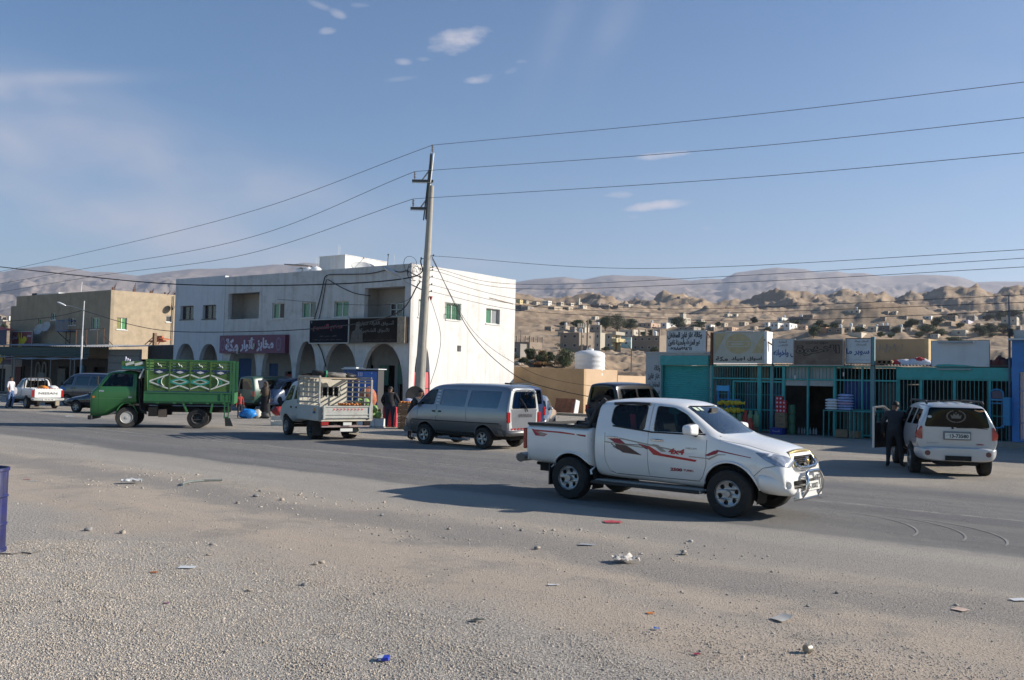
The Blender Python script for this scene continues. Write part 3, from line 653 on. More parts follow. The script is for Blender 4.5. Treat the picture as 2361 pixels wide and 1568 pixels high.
# ---------------------------------------------------------------- brown building at the left
P1=W(-75.4,39.5);
def BB(x,y,z):return P1+FX*x+FY*y+Vector((0,0,z))
fb=lambda u,v,d:BB(u,d,v); fsb=lambda u,v,d:BB(0,u,v)-FX*d
bb=thing('brown_building','rough tan flat-roofed two storey building with green-curtained windows','building')
bw=[(-11.8,5.92,-11.2,6.9,'green',1),(-9.55,6.74,-8.68,7.38,'gd',2),(-6.5,6.2,-5.3,6.86,'dark',2),(-2.9,5.77,-1.56,6.8,'green',2)]
brown_sh=M('brown_render',(.33,.27,.195),.95,var=.10,vs=1.2,bump=.4,bs=8,dirt=((.20,.16,.12),.45,1.0),streak=((.18,.14,.10),.4,1.6))
q=MB(); q.panel([[(-15.9,0),(0,0),(0,9.12),(-15.9,9.12)]]+[rect(*k[:4]) for k in bw],fb,.3); q.build('wall',brown_sh,bb)
q=MB(); q.panel([[(.3,0),(6.3,0),(6.3,9.2),(.3,9.12)]]+[rect(.63,5.77,1.52,6.8),rect(5.2,6.7,5.75,7.28)],fsb,.3); q.build('wall',tan_plaster,bb)
q=MB(); q.poly([BB(-15.9,.2,8.8),BB(0,.2,8.8),BB(0,6.3,8.8),BB(-15.9,6.3,8.8)]); q.panel([rect(-15.9,0,0,9.1)],lambda u,v,d:BB(u,6.3+d,v),.2); q.panel([rect(0.3,0,6.3,9.1)],lambda u,v,d:BB(-15.9,u,v)+FX*d,.2); q.build('roof',brown_sh,bb,recalc=False)
for k in bw:window(bb,fb,*k[:4],.15,k[4],k[5])
og=M('orange_green_curtain',(.12,.24,.03),.4,var=.6,vs=9)
window(bb,fsb,.63,5.77,1.52,6.8,.12,mats=[M('curtain_olive',(.16,.17,.03),.5,var=.4,vs=7),M('curtain_green',(.03,.20,.06),.5,var=.4,vs=7)]); window(bb,fsb,5.2,6.7,5.75,7.28,.1,'dark',1,.06)
q=MB(); q.b2(-16.9,-15.9,0,5,0,8.2); o=q.build('annex_wall',brown_sh,bb); o.matrix_world=Matrix.Translation(P1)@Matrix.Rotation(FA,4,'Z')
q=MB()
for i,(y,h,bd) in enumerate(((.2,.75,.12),(2.1,.95,.0),(3.7,.6,.1),(5.1,.55,.3),(6.1,.6,-.2))):
    for k in range(3):q.tube([BB(-.15+.06*k,y+.05*k,9.0),BB(-.15+.06*k+bd*.3,y+.05*k+bd,9.0+h*(.6+.2*k))],.022,4)
    q.box(BB(-.12,y,9.22),(.12,.12,.3),rz=FA)
q.build('rebar_stub',rust,bb)
q=MB(); q.T=Matrix.Translation(BB(-14.9,1.2,9.0))@Matrix.Rotation(FA,4,'Z'); q.b2(0,4.2,0,1.2,.3,.42,0); q.b2(-.6,.3,0,1.2,0,.5,1); q.build('roof_shed',[sheet_white,black_pl],bb)
tag(MB().tube([(0,0,0),(.1,0,1.3)],.03,5).build('aerial',win_frame,loc=BB(-6.6,1,8.9)),'short white leaning pipe on the brown building roof','aerial')
dish('satellite_dish','left one of two dishes on brackets below the brown building window',BB(-10.4,-.5,5.35),.52,R(-110),R(20),M('dish_shade',(.42,.43,.45),.6),'dishes on the brown building')
dish('satellite_dish','right, slightly higher one of two dishes on the brown building front',BB(-9.2,-.5,5.6),.50,R(-110),R(20),M('dish_shade',(.42,.43,.45),.6),'dishes on the brown building')
dish('satellite_dish','small black dish high on the sun-lit side of the brown building',BB(.35,5.45,7.75),.32,R(20),R(10),black_pl)
tag(MB().tube([(0,0,-2.9),(0,0,.6),(.02,0,1.8)],.04,6).build('pipe',M('pipe_dark',(.08,.07,.06),.6),loc=BB(.1,5.8,7.3)),'dark vertical pipe on the far edge of the brown building side','pipe')
cg=thing('window_cage','blue-grey barred metal cage hung outside the brown building window','window cage',BB(-7.3,0,5.6),FA); cg.scale=(.78,.7,.95)
q=MB(); cgm=M('cage_metal',(.20,.26,.36),.5,.2)
for i in range(14):q.tube([(i*.19,-1.0,.05),(i*.19,-1.0,1.05)],.02 if i%6 else .045,4)
for i in range(5):q.tube([(0,-1+i*.25,.05),(0,-1+i*.25,1.05)],.018,4); q.tube([(2.47,-1+i*.25,.05),(2.47,-1+i*.25,1.05)],.018,4)
q.build('bar',cgm,cg)
q=MB()
for z in(.05,1.05):q.b2(-.03,2.5,-1.04,-.97,z-.04,z+.04); q.b2(-.03,.03,-1,0,z-.04,z+.04); q.b2(2.45,2.5,-1,0,z-.04,z+.04)
q.b2(0,2.5,-1,0,0,.04); q.build('cage_frame',M('cage_blue',(.06,.10,.22),.5),cg)
q=MB(); q.tube([(.3,-1,0),(1.5,0,-1.1)],.04,4); q.tube([(1.55,-.6,0),(1.55,-.6,-1.6)],.05,4); q.tube([(2.4,-.6,0),(2.4,-.6,-1.6)],.05,4); q.tube([(1.55,-.6,-.8),(2.4,-.6,-.8)],.03,4); q.build('bracket',black_pl,cg)
def hand_sign(x0,z0,x1,z1,y,label,grp):
    f=lambda u,v,d:BB(u,y+d,v)
    t=board('poster_sign',label,f,x0,z0,x1,z1,.08,M('maroon_print',(.15,.018,.035),.5,var=.2),None,alu)
    g2=lambda u,v,d:f(u,v,d-.1)
    W_,H_=x1-x0,z1-z0
    q=MB(); q.panel([rect(x0+.04,z0+.04,x1-.04,z0+H_*.35)],lambda u,v,d:g2(u,v,0)); q.build('lower_band',M('blue_print',(.025,.03,.09),.5),t,recalc=False)
    q=MB(); P_=lambda a,b:(x0+W_*a,z0+H_*b)
    q.panel([[P_(.30,.12),P_(.52,.12),P_(.56,.3),P_(.66,.38),P_(.76,.55),P_(.70,.70),P_(.60,.74),P_(.55,.62),P_(.52,.60),P_(.50,.93),P_(.46,.95),P_(.45,.60),P_(.42,.62),P_(.36,.93),P_(.32,.92),P_(.36,.55),P_(.37,.35)]],lambda u,v,d:g2(u,v,-.006)); q.build('hand_picture',M('yellow_print',(.55,.46,.03),.5),t,recalc=False)
    lettering('البستان',g2,x0+W_*.05,x0+W_*.29,z0+H_*.56,z0+H_*.80,let_w,t,True,.03,mat_th=.012); lettering('مطعم',g2,x0+W_*.76,x0+W_*.97,z0+H_*.62,z0+H_*.85,let_w,t,True,.03,mat_th=.012)
    lettering('فلافل حمص فول مشاوي',g2,x0+W_*.1,x0+W_*.9,z0+H_*.05,z0+H_*.11,let_w,t,True,.0,mat_th=.012)
    return t
hand_sign(-14.2,3.95,-10.55,5.66,-1.0,'upper maroon restaurant poster board with a yellow hand print',None)
hand_sign(-14.6,2.5,-10.75,3.85,-2.6,'lower maroon restaurant poster board under the corrugated awning',None)
aw=thing('shop_awning','long dark green corrugated fascia awning with a grey sheet roof before the brown building','awning')
q=MB()
def corr(mb,P,x0,x1,v0,v1,n,amp,m=0,vert=True):
    "corrugated sheet: P(x, t, off)"
    vs=[]; fs=[]
    for i in range(n+1):
        x=x0+(x1-x0)*i/n; o=amp*(1 if i%2 else -1); vs+=[P(x,v0,o),P(x,v1,o)]
    mb.add(vs,[(2*i,2*i+2,2*i+3,2*i+1) for i in range(n)],m)
vs=[]
for j in range(13):
    z=3.42+.78*j/12
    for x in(-12.5,2.3):vs.append(BB(x,-3.0+.03*(j%2),z-.012*(x+12.5)*1.0))
q.add(vs,[(2*j,2*j+1,2*j+3,2*j+2) for j in range(12)]); q.build('fascia',tar_green,aw,recalc=False)
q=MB(); corr(q,lambda x,t,o:BB(x,-3.0+3.0*t,4.32-.015*(x+12.5)+.28*t+o),-12.5,4.6,0,1,90,.03); corr(q,lambda x,t,o:BB(x,-3.0+5.0*t,4.1+.35*t+o),2.3,7.4,0,1,26,.03); q.build('sheet_roof',corr_m,aw,recalc=False)
q=MB(); corr(q,lambda x,t,o:BB(x,-4.3+1.3*t,3.05+.12*t+o+.03*math.sin(x*1.7)),-8.8,2.2,0,1,60,.025); q.build('lower_sheet',corr_m,aw,recalc=False)
q=MB()
for x in(-11.6,-9.9,-7.0,-4.2,-1.2,1.8,2.4):q.tube([BB(x,-3.0 if x<-9 else -4.2,0),BB(x,-3.0 if x<-9 else -4.2,3.4 if x<-9 else 3.05)],.05,5)
q.build('post',M('post_grey',(.18,.17,.16),.6),aw)
gw=thing('shutter_row','dark ground floor shop fronts under the awning of the brown building','shop front')
q=MB(); q.panel([rect(-15.5,0,4.2,3.2)]+[rect(a,.02,a+1.7,2.5) for a in(-14.6,-7.0,-4.2,-1.4,1.2)]+[rect(-10.2,.02,-8.9,2.2)],lambda u,v,d:BB(u,-.45+d,v),.12); q.build('wall',M('near_black_wall',(.07,.06,.055),.9,var=.3),gw)  # one near-black wall colour, varied only by noise
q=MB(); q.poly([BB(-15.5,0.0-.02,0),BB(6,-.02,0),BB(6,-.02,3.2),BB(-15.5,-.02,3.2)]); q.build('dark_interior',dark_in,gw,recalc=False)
for x,cm,h in((-13.8,(.12,.03,.03),2.4),(-6.2,(.12,.12,.11),2.3),(-2.9,(.05,.16,.28),2.6),(-9.6,(.2,.2,.2),1.9)):
    q=MB(); q.box(BB(x,-.6,h/2),(1.2 if x!=-2.9 else .5,.1,h),rz=FA); q.build('shutter',M('sh_%d'%int(-x*10),cm,.7,var=.25),gw)
for i,(x) in enumerate((-10.3,-9.2)):
    q=MB(); q.panel([arch(x-.4,x+.4,1.9,2.9),arch(x-.28,x+.28,1.9,2.75,.02)],lambda u,v,d:BB(u,-.62+d,v),.1); q.build('arch_trim',M('trim_grey',(.30,.29,.28),.8),gw)
gwall=thing('grey_lean_to','low grey panelled wall with a dark doorway between the brown and white buildings','wall')
q=MB(); q.panel([rect(2.5,0,6.9,3.95)],lambda u,v,d:BB(u,-1.5+d,v),.2); q.build('wall',M('grey_block',(.28,.275,.27),.9,var=.1),gwall)
for k in range(6):q=MB(); q.b2(2.5,6.9,-1.54,-1.5,.5+k*.58,.53+k*.58); o=q.build('batten',black_pl,gwall); o.matrix_world=Matrix.Translation(P1)@Matrix.Rotation(FA,4,'Z')
q=MB(); q.panel([rect(6.9,0,10.5,4.3)],lambda u,v,d:BB(u,-.8+d,v),.3); q.build('dark_wall',M('near_black_wall',(.07,.06,.055),.9,var=.3),gwall)
fr_=thing('railing_frame','rusty pipe railing frame standing on the awning roof','railing'); q=MB()
for x in(-1.9,-.3,1.3,2.3):q.tube([BB(x,-1.8,4.3),BB(x,-1.8,5.65)],.025,4)
q.tube([BB(-3.6,-1.8,5.65),BB(2.3,-1.8,5.65)],.025,4); q.tube([BB(2.3,-1.8,5.0),BB(3.6,-1.8,4.3)],.03,4); q.build('rail',rust,fr_)
q=MB(); q.tube([BB(-.4,-2.2,5.6),BB(.7,-2.4,4.2)],.06,6); tag(q.build('leaning_pipe',black_pl),'black pipe leaning against the railing on the awning roof','pipe')
q=MB()
for k in range(4):q.box(BB(4.1+.5*k,1.5,4.75+.18*(k%2)),(.6,.8,.06),rz=FA,ry=.3*(k%2-.5)); q.tube([BB(3.6+.6*k,1,4.45),BB(4.2+.5*k,1.3,5.05)],.04,4)
q.box(BB(4.9,1.5,4.95),(.7,.1,.5),rz=FA); tag(q.build('metal_trestle',M('orange_metal',(.50,.13,.05),.6)),'orange painted metal frames lying on the low roof beside the brown building','metal frame')
q=MB(); q.box(BB(6.2,.2,4.85),(.25,.25,1.0),rz=FA); tag(q.build('broken_post',wood_old),'short broken post on the low roof by the white building','post')
lt=thing('blue_awning','dark blue sheet fascia awning on bent pipe frame at the left edge','awning',W(-88,36.5),FA)
q=MB(); q.b2(-9,-.2,-.05,0,4.3,5.75); q.build('fascia',M('navy_sheet',(.02,.035,.10),.6,var=.15),lt)
q=MB(); corr(q,lambda x,t,o:(x,-2+2*t,3.2+.15*t+o),-9,3.0,0,1,40,.03); q.build('sheet_roof',corr_m,lt,recalc=False)
q=MB(); q.tube([(-1.9,-1.8,0),(-1.9,-1.8,3.2)],.06,5); q.tube([(.6,-1.8,0),(.6,-1.8,5.6)],.07,5); q.tube([(-.4,-.1,3.2),(-.4,-.1,4.3)],.05,5)
q.tube([(-4,-1.8,3.1),(1.0,-1.8,1.0)],.05,5); q.tube([(-2.2,-1.8,3.2),(.6,-1.8,2.0)],.05,5); q.tube([(-3,-.1,4.4),(-1.2,-.1,3.2)],.04,5); q.build('frame',M('frame_dark',(.06,.055,.05),.6),lt)
q=MB(); q.add([(-6,-1,5.75),(-1.5,-1,5.75),(-4.0,-1,6.15),(-6,1.5,5.8),(-1.5,1.5,5.8),(-4.2,1.5,6.2)],[(0,1,2),(3,5,4),(0,2,5,3),(1,4,5,2),(0,3,4,1)]); tag(q.build('red_tarp',M('red_tarp',(.62,.07,.03),.6),loc=lt.location),'bright red tarpaulin heaped above the dark blue awning','tarpaulin').rotation_euler=(0,0,FA)
lh=thing('low_house','low pale house with a dark doorway behind the pipe frame at the left edge','house',W(-92,38),FA)
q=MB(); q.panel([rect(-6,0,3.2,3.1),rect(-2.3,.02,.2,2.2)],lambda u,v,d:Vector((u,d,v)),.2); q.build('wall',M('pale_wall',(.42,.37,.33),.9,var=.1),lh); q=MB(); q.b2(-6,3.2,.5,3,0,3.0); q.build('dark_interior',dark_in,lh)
# ---------------------------------------------------------------- ochre wall with tank
ow=thing('boundary_wall','ochre rendered boundary wall running right from the white building','wall')
q=MB(); q.panel([[(-40,0),(-33.38,0),(-33.38,2.94),(-40,3.05)]],lambda u,v,d:W(u,49.6+d,v),.25); q.build('wall',ochre,ow)
q=MB(); q.panel([rect(49.85,0,53.7,2.95),],lambda u,v,d:W(-33.38-d,u,v),.25); q.panel([rect(53.7,0,65,2.59)],lambda u,v,d:W(-33.35-d,u,v),.25); q.build('wall',M('ochre_sunlit',(.50,.36,.24),.9,var=.06,vs=1,dirt=((.4,.28,.18),.4,.8)),ow)  # sunlight on the receding wall is put into a lighter colour
tank('water_tank','big white ribbed water tank standing behind the ochre wall',W(-34.4,51.8,2.44),1.03,1.84,tank_w);
q=MB(); q.b2(-1.2,1.2,-1.2,1.2,0,2.4); tag(q.build('tank_plinth',ochre,loc=W(-34.65,51.9)),'ochre block plinth under the big white tank','plinth').rotation_euler=(0,0,-AX)
q=MB(); q.T=Matrix.Rotation(R(-14),4,'X'); q.b2(-.75,.75,-.03,.03,0,1.05); q.b2(.75,.8,-.03,.4,0,1.0,1); rp_=q.build('rusty_sheet',[M('rust_sheet',(.20,.08,.045),.8,var=.5,vs=3),sheet_white],loc=W(-33.2,47.1)); rp_.rotation_euler=(0,0,-AX); tag(rp_,'rusty metal sheet leaning at the foot of the ochre wall','metal sheet')
q=MB(); q.b2(-8,3,-.3,.3,0,.15); o=q.build('kerb',M('kerb_stone',(.33,.28,.22),.9)); o.location=W(-32.2,46.4); o.rotation_euler=(0,0,-AX); o['kind']='structure'
# ---------------------------------------------------------------- teal-barred market row
MB_=39.0
fm=lambda u,v,d:W(u,MB_+d,v)
def wbox(mb,a0,a1,b0,b1,z0,z1,m=0):
    "box aligned with the street"
    vs=[W(a,b,z) for z in(z0,z1) for b in(b0,b1) for a in(a0,a1)]
    return mb.add(vs,[(0,2,3,1),(4,5,7,6),(0,1,5,4),(2,6,7,3),(0,4,6,2),(1,3,7,5)],m)
shopw=M('shop_whitewash',(.50,.49,.48),.9,var=.07,vs=2,bump=.2,dirt=((.36,.33,.30),.5,2),streak=((.3,.27,.24),.4,4))
gs=thing('gas_shop','small whitewashed shop with a closed teal roller shutter and painted Arabic writing','shop')
q=MB(); q.panel([rect(-22.62,0,-19.02,3.55),rect(-21.76,.02,-19.21,3.46)],fm,.3); wbox(q,-22.62,-22.4,39.3,44,0,3.4); wbox(q,-19.25,-19.05,39.3,44,0,3.4); wbox(q,-22.7,-19.0,38.95,44,3.55,3.62)
q.build('wall',shopw,gs)
q=MB(); wbox(q,-21.76,-19.21,38.86,39.2,2.98,3.44); q.build('shutter_box',teal,gs,bevel=.02)
q=MB(); vs=[]; n=60
for j in range(n+1):
    z=2.97*j/n; vs+=[W(-21.68,39.12+.022*(j%2),z),W(-19.28,39.12+.022*(j%2),z)]
q.add(vs,[(2*j,2*j+1,2*j+3,2*j+2) for j in range(n)]); q.build('roller_shutter',teal,gs,recalc=False)
for a in(-21.76,-19.30):q=MB(); wbox(q,a,a+.09,38.97,39.2,0,2.98); q.build('guide_rail',M('teal_dark',(.035,.22,.21),.5),gs)
for s,z0,z1,x0,x1 in(('وكالة',2.65,2.98,-22.15,-21.82),('غاز فايز',2.25,2.6,-22.5,-21.84),('المفلفل غور',1.85,2.18,-22.55,-21.84),('المزرعة والحديثة',1.5,1.76,-22.56,-21.84),('تلفون',1.25,1.42,-22.3,-21.84)):
    lettering(s,fm,x0,x1,z0,z1,ink,gs,True,.03)
lettering('غور',fm,-19.19,-19.04,1.35,1.6,ink,gs,True,.03); lettering('ال',fm,-19.17,-19.06,1.8,2.05,ink,gs,True,.03)
def wsign(name,label,x0,x1,z0,z1,b,th,m,side=None,frame=None,fw=.03):
    f=lambda u,v,d:W(u,b+d,v); t=board(name,label,f,x0,z0,x1,z1,th,m,side,frame,fw=fw); return t,(lambda u,v,d:f(u,v,d-th-.002))
t,f=wsign('gas_sign','white painted sign with three rows of black Arabic handwriting above the teal shutter',-21.49,-19.42,3.63,4.63,39.05,.05,sheet_white,None,alu)
lettering('وكالة غاز فايز المفلفل',f,-21.44,-19.62,4.22,4.58,ink,t,True,.045); lettering('غور المزرعة والحديثة تلفون',f,-21.40,-19.72,3.88,4.22,ink,t,True,.04); lettering('٠٧٨٨٥٩٩٤٦١',f,-21.33,-20.15,3.69,3.86,ink,t,True,.045)
q=MB(); wbox(q,-19.40,-19.36,39.0,39.05,3.5,4.6); q.tube([W(-19.4,39,4.55),W(-19.05,39.4,3.9)],.025,4); q.build('brace',rust,t)
t,f=wsign('market_sign','faded yellow and white market sign with black Arabic line and a white end board',-18.98,-16.50,3.10,4.52,39.0,.12,M('faded_sign',(.50,.47,.40),.6,var=.08,vs=2,dirt=((.42,.33,.2),.4,2.5)),None,alu,.02)
pale_y=M('pale_yellow',(.50,.40,.22),.6,var=.12)
q=MB(); q.panel([circ(-17.75,3.98,.62,26,ry=.46)],lambda u,v,d:f(u,v,-.003)); q.panel([[(-18.9,3.5),(-18.9,4.45),(-18.35,4.45),(-18.6,4.0)]],lambda u,v,d:f(u,v,-.003)); q.panel([[(-17.1,3.55),(-16.55,3.55),(-16.55,4.4)]],lambda u,v,d:f(u,v,-.003)); q.build('faded_print',pale_y,t,recalc=False)
q=MB(); q.panel([rect(-18.3,3.83,-17.2,4.1),rect(-18.26,3.87,-17.24,4.06)],lambda u,v,d:f(u,v,-.007)); q.panel([rect(-18.1,3.93,-17.5,4.0)],lambda u,v,d:f(u,v,-.007)); q.build('faded_print',M('faded_sign',(1,1,1)),t,recalc=False)
lettering('اسواق',f,-17.3,-16.62,3.19,3.40,ink,t,True,.03); lettering('اجياد',f,-18.08,-17.42,3.19,3.40,ink,t,True,.03); lettering('مكة',f,-18.85,-18.25,3.19,3.40,ink,t,True,.03)
q=MB(); wbox(q,-16.50,-16.38,38.86,39.5,3.08,4.52); q.build('end_board',M('end_white',(.75,.74,.72),.6),t)
q=MB(); wbox(q,-19.1,-19.0,38.8,38.95,3.0,4.52); q.build('post',rust,t); q=MB(); q.tube([W(-16.5,38.85,4.15),W(-16.1,39.3,3.8)],.035,4); q.build('brace',rust,t); q=MB(); q.tube([W(-18.35,38.85,4.53),W(-17.0,38.85,4.53)],.022,6); q.build('lamp_tube',sheet_white,t)
t,f=wsign('white_sign','narrow white sign with blue and black Arabic script, left of the brown supermarket sign',-16.16,-15.13,3.12,4.17,39.0,.06,sheet_white,None,alu)
lettering('أسعارنا',f,-15.85,-15.5,3.98,4.13,ink,t,True,.01); lettering('للأنافس',f,-15.9,-15.45,3.84,3.96,ink,t,True,.01); lettering('ل واخوانه',f,-16.1,-15.16,3.36,3.72,blue_ink,t,True,.03)
t,f=wsign('supermarket_sign','brown weathered supermarket sign with outlined Arabic letters',-15.12,-12.95,3.0,4.12,38.9,.16,M('brown_sign',(.155,.105,.075),.6,var=.2,vs=2,dirt=((.26,.21,.16),.5,1.6)),M('brown_side',(.06,.05,.045),.6),M('sign_trim',(.36,.34,.31),.5),.035)
lettering('سوبر ماركت',f,-14.55,-13.6,3.92,4.05,ink,t,True,.03); lettering('الاخوة',f,-15.02,-13.1,3.42,3.9,ink,t,True,.075); lettering('الاخوة',f,-14.98,-13.14,3.45,3.87,M('brown_sign',(1,1,1)),t,True,.015,mat_th=.010)
lettering('مواد تموينية - مرطبات',f,-14.9,-13.2,3.2,3.3,M('fade_br',(.22,.17,.13),.6),t,True)
t,f=wsign('white_sign','narrow white sign with blue and black Arabic script, right of the brown supermarket sign',-12.93,-11.86,3.10,4.17,39.0,.06,sheet_white,None,M('rust_frame',(.2,.16,.13),.7))
lettering('أسعار جملة',f,-12.55,-12.0,3.98,4.11,ink,t,True,.01); lettering('للمستهلك',f,-12.5,-12.08,3.84,3.95,ink,t,True,.01); lettering('سوبر ما',f,-12.9,-11.95,3.44,3.74,blue_ink,t,True,.03); lettering('مواد تموينية البان اجبان',f,-12.85,-11.95,3.22,3.30,M('blue_fade',(.2,.25,.36),.6),t,True)
t,f=wsign('blank_sign','large blank white sign board with a dead lamp tube, above the teal panel',-9.53,-7.42,2.99,4.03,38.95,.06,M('blank_white',(.60,.60,.61),.6,var=.04,vs=2,streak=((.45,.44,.42),.4,4)),None,M('dark_trim',(.16,.15,.14),.6),.015)
q=MB(); q.panel([[(-9.4,3.0),(-7.8,3.0),(-8.3,3.06),(-8.9,3.10),(-9.3,3.08)]],lambda u,v,d:f(u,v,-.004)); q.build('teal_stain',teal,t,recalc=False)
for z,a0,a1 in((3.95,-9.25,-7.95),):
    q=MB(); wbox(q,a0,a1,38.72,38.82,z-.035,z+.025); q.build('lamp_tube',M('lamp_grey',(.33,.33,.33),.6),t)
mk=thing('market_shop','teal barred shop front with a dark open doorway and corrugated roof','shop')
def bars(a0,a1,z0,z1,sp,r_=.012,b=39.0,skip=None):
    n=max(1,int(round((a1-a0)/sp)))
    for i in range(n+1):
        a=a0+(a1-a0)*i/n; q=MB(); wbox(q,a-r_,a+r_,b-r_,b+r_,z0,z1); yield q
def putbars(*a,m=None,parent=None,**k):
    for q in bars(*a,**k):q.build('bar',m or teal_d,parent or mk)
putbars(-19.05,-16.85,2.42,2.95,.125); putbars(-16.65,-15.7,2.42,2.95,.14)
putbars(-19.02,-18.0,.1,2.38,.15); putbars(-17.92,-16.85,.1,2.25,.125); putbars(-16.65,-15.72,.1,2.25,.125)
putbars(-15.6,-13.45,2.42,2.92,.15); putbars(-13.32,-11.92,.1,2.94,.155); putbars(-11.72,-10.85,.1,2.92,.15)
q=MB()
for a0,a1,z0,z1 in((-19.1,-10.82,2.93,3.0),(-19.1,-10.82,2.37,2.43),(-18.0,-15.64,2.24,2.31),(-19.05,-15.64,.99,1.04),(-19.05,-15.64,.08,.14),(-13.4,-10.8,1.14,1.18),(-13.4,-10.8,.08,.14),(-19.05,-15.7,1.68,1.70)):
    wbox(q,a0,a1,38.97,39.03,z0,z1)
q.build('rail',teal,mk)
for a,w_,z1 in((-19.08,.04,3.0),(-18.0,.045,2.3),(-16.76,.09,2.98),(-16.22,.03,2.98),(-15.64,.06,2.98),(-14.55,.035,2.98),(-13.40,.05,2.98),(-12.25,.035,2.95),(-11.82,.075,4.22),(-10.83,.045,2.98),(-16.15,.035,4.2)):
    q=MB(); wbox(q,a-w_,a+w_,38.94,39.06,0,z1); q.build('post',teal if z1<4 else M('post_blue',(.16,.26,.28),.6),mk)
q=MB(); wbox(q,-15.6,-13.44,39.02,39.12,2.13,2.36); q.build('shutter_roll',M('roll_white',(.42,.41,.39),.8,dirt=((.2,.17,.14),.5,6)),mk)
q=MB(); wbox(q,-15.6,-13.5,39.15,39.25,2.36,2.95); q.build('lintel_wall',shopw,mk)
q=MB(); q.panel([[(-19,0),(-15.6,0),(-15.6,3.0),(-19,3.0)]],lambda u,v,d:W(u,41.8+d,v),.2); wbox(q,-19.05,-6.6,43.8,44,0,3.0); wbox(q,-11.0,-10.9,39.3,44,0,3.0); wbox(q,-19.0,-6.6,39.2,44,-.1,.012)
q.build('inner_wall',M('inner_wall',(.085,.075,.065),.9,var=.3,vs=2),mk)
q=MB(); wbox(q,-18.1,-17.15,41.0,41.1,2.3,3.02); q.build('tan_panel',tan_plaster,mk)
for a0,a1,z0,z1,cm,nm in((-19.0,-18.4,.3,2.3,(.10,.10,.10),'a'),(-17.7,-17.2,.6,2.2,(.05,.09,.13),'b'),(-16.6,-15.8,.2,2.2,(.03,.05,.12),'c'),(-13.2,-11.95,1.2,2.4,(.02,.04,.22),'d'),(-11.7,-10.9,1.3,2.3,(.06,.06,.06),'e'),(-13.2,-11.0,.1,1.1,(.05,.075,.06),'f')):
    q=MB(); wbox(q,a0,a1,39.5,39.6,z0,z1); q.build('stored_panel',M('panel_m'+nm,cm,.5,var=.3,vs=4),mk)
q=MB(); corr(q,lambda x,t,o:W(x,38.75+5.2*t,3.04+.12*t+o),-19.0,-9.6,0,1,150,.022); q.build('sheet_roof',M('rusty_iron',(.20,.19,.18),.6,.3,var=.3,dirt=((.12,.07,.04),.6,4)),mk,recalc=False)
q=MB(); wbox(q,-9.6,-6.62,38.9,44,3.0,3.08); q.build('roof_slab',M('inner_wall',(1,1,1)),mk)
rb=thing('barred_shop','closed shop front with long teal panel and grey-green vertical bars','shop')
q=MB(); wbox(q,-10.82,-6.66,38.92,39.1,2.52,2.97); q.build('fascia',teal,rb)
for a0,a1 in((-10.78,-9.98),(-9.88,-8.76),(-8.62,-7.5),(-7.38,-6.7)):putbars(a0+.03,a1-.03,.12,2.47,.145,parent=rb)
q=MB(); wbox(q,-10.82,-6.66,38.97,39.03,2.46,2.52); wbox(q,-10.8,-7.44,38.97,39.03,1.16,1.2); wbox(q,-10.8,-6.66,38.97,39.03,.08,.13); wbox(q,-7.4,-6.66,38.98,39.02,1.10,1.13); q.build('rail',teal,rb)
for a in(-10.8,-9.93,-8.69,-7.44):q=MB(); wbox(q,a-.045,a+.045,38.94,39.06,0,2.48); q.build('post',teal,rb)
q=MB(); wbox(q,-10.6,-9.2,39.4,39.5,1.0,1.3); q.build('shelf',M('shelf_blue',(.05,.16,.22),.6),rb); q=MB(); wbox(q,-9.3,-8.05,38.78,38.86,2.87,2.92); q.build('lamp_tube',M('lamp_grey',(.33,.33,.33),.6),rb)
bs2=thing('blue_shop','bright blue painted shop front with barred gate at the right edge','shop')
q=MB(); q.panel([[(-6.62,.2),(-1,.2),(-1,4.0),(-6.62,4.0)],rect(-6.38,.25,-3.0,2.8)],lambda u,v,d:W(u,38.6+d,v),.3); wbox(q,-6.62,-6.4,38.9,44,0,3.98); wbox(q,-6.5,-1,38.55,38.62,3.15,3.2); q.build('wall',blue_p,bs2)
putbars(-6.3,-3.1,.25,2.78,.15,m=M('blue_bars',(.12,.28,.55),.5),parent=bs2,b=38.7)
q=MB()
for z in(.3,.9,1.5,2.1):wbox(q,-6.38,-3.0,38.67,38.73,z-.015,z+.015)
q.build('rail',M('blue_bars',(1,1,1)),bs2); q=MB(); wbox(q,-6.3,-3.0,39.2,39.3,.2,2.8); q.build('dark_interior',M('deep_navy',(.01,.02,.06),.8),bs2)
q=MB(); wbox(q,-6.7,-1,38.3,44,4.0,4.06); wbox(q,-6.6,-1,38.9,44,4.06,4.4,1); q.build('roof',[sheet_white,corr_m],bs2)
nbh=thing('corner_building','plain two storey building past the right edge beyond the blue shop','building'); q=MB(); wbox(q,-.9,13,38.6,46,0,6.3); q.build('wall',shopw,nbh)
for k in range(4):q=MB(); wbox(q,.5+3*k,1.7+3*k,38.55,38.6,4,5.2); q.build('window',dark_gl,nbh)
q=MB(); wbox(q,-7.5,-1,37.9,38.6,0,.2); o=q.build('step',M('step_stone',(.25,.22,.19),.9)); tag(o,'low concrete step in front of the blue shop','step')
pt=thing('utility_pole','thin dark pole rising at the joint between teal and blue shops','pole',W(-6.72,38.75))
q=MB(); q.tube([(0,0,0),(0,0,4.2),(-.02,0,5.7)],[.05,.045,.025],6); q.build('pole_shaft',M('pole_dark',(.10,.13,.18),.6),pt); q=MB(); q.box((0,-.05,4.3),(.14,.1,.3)); q.build('fuse_box',black_pl,pt)
blk=thing('block_wall','tan block wall with faded graffiti rising behind the white and blank signs','wall')
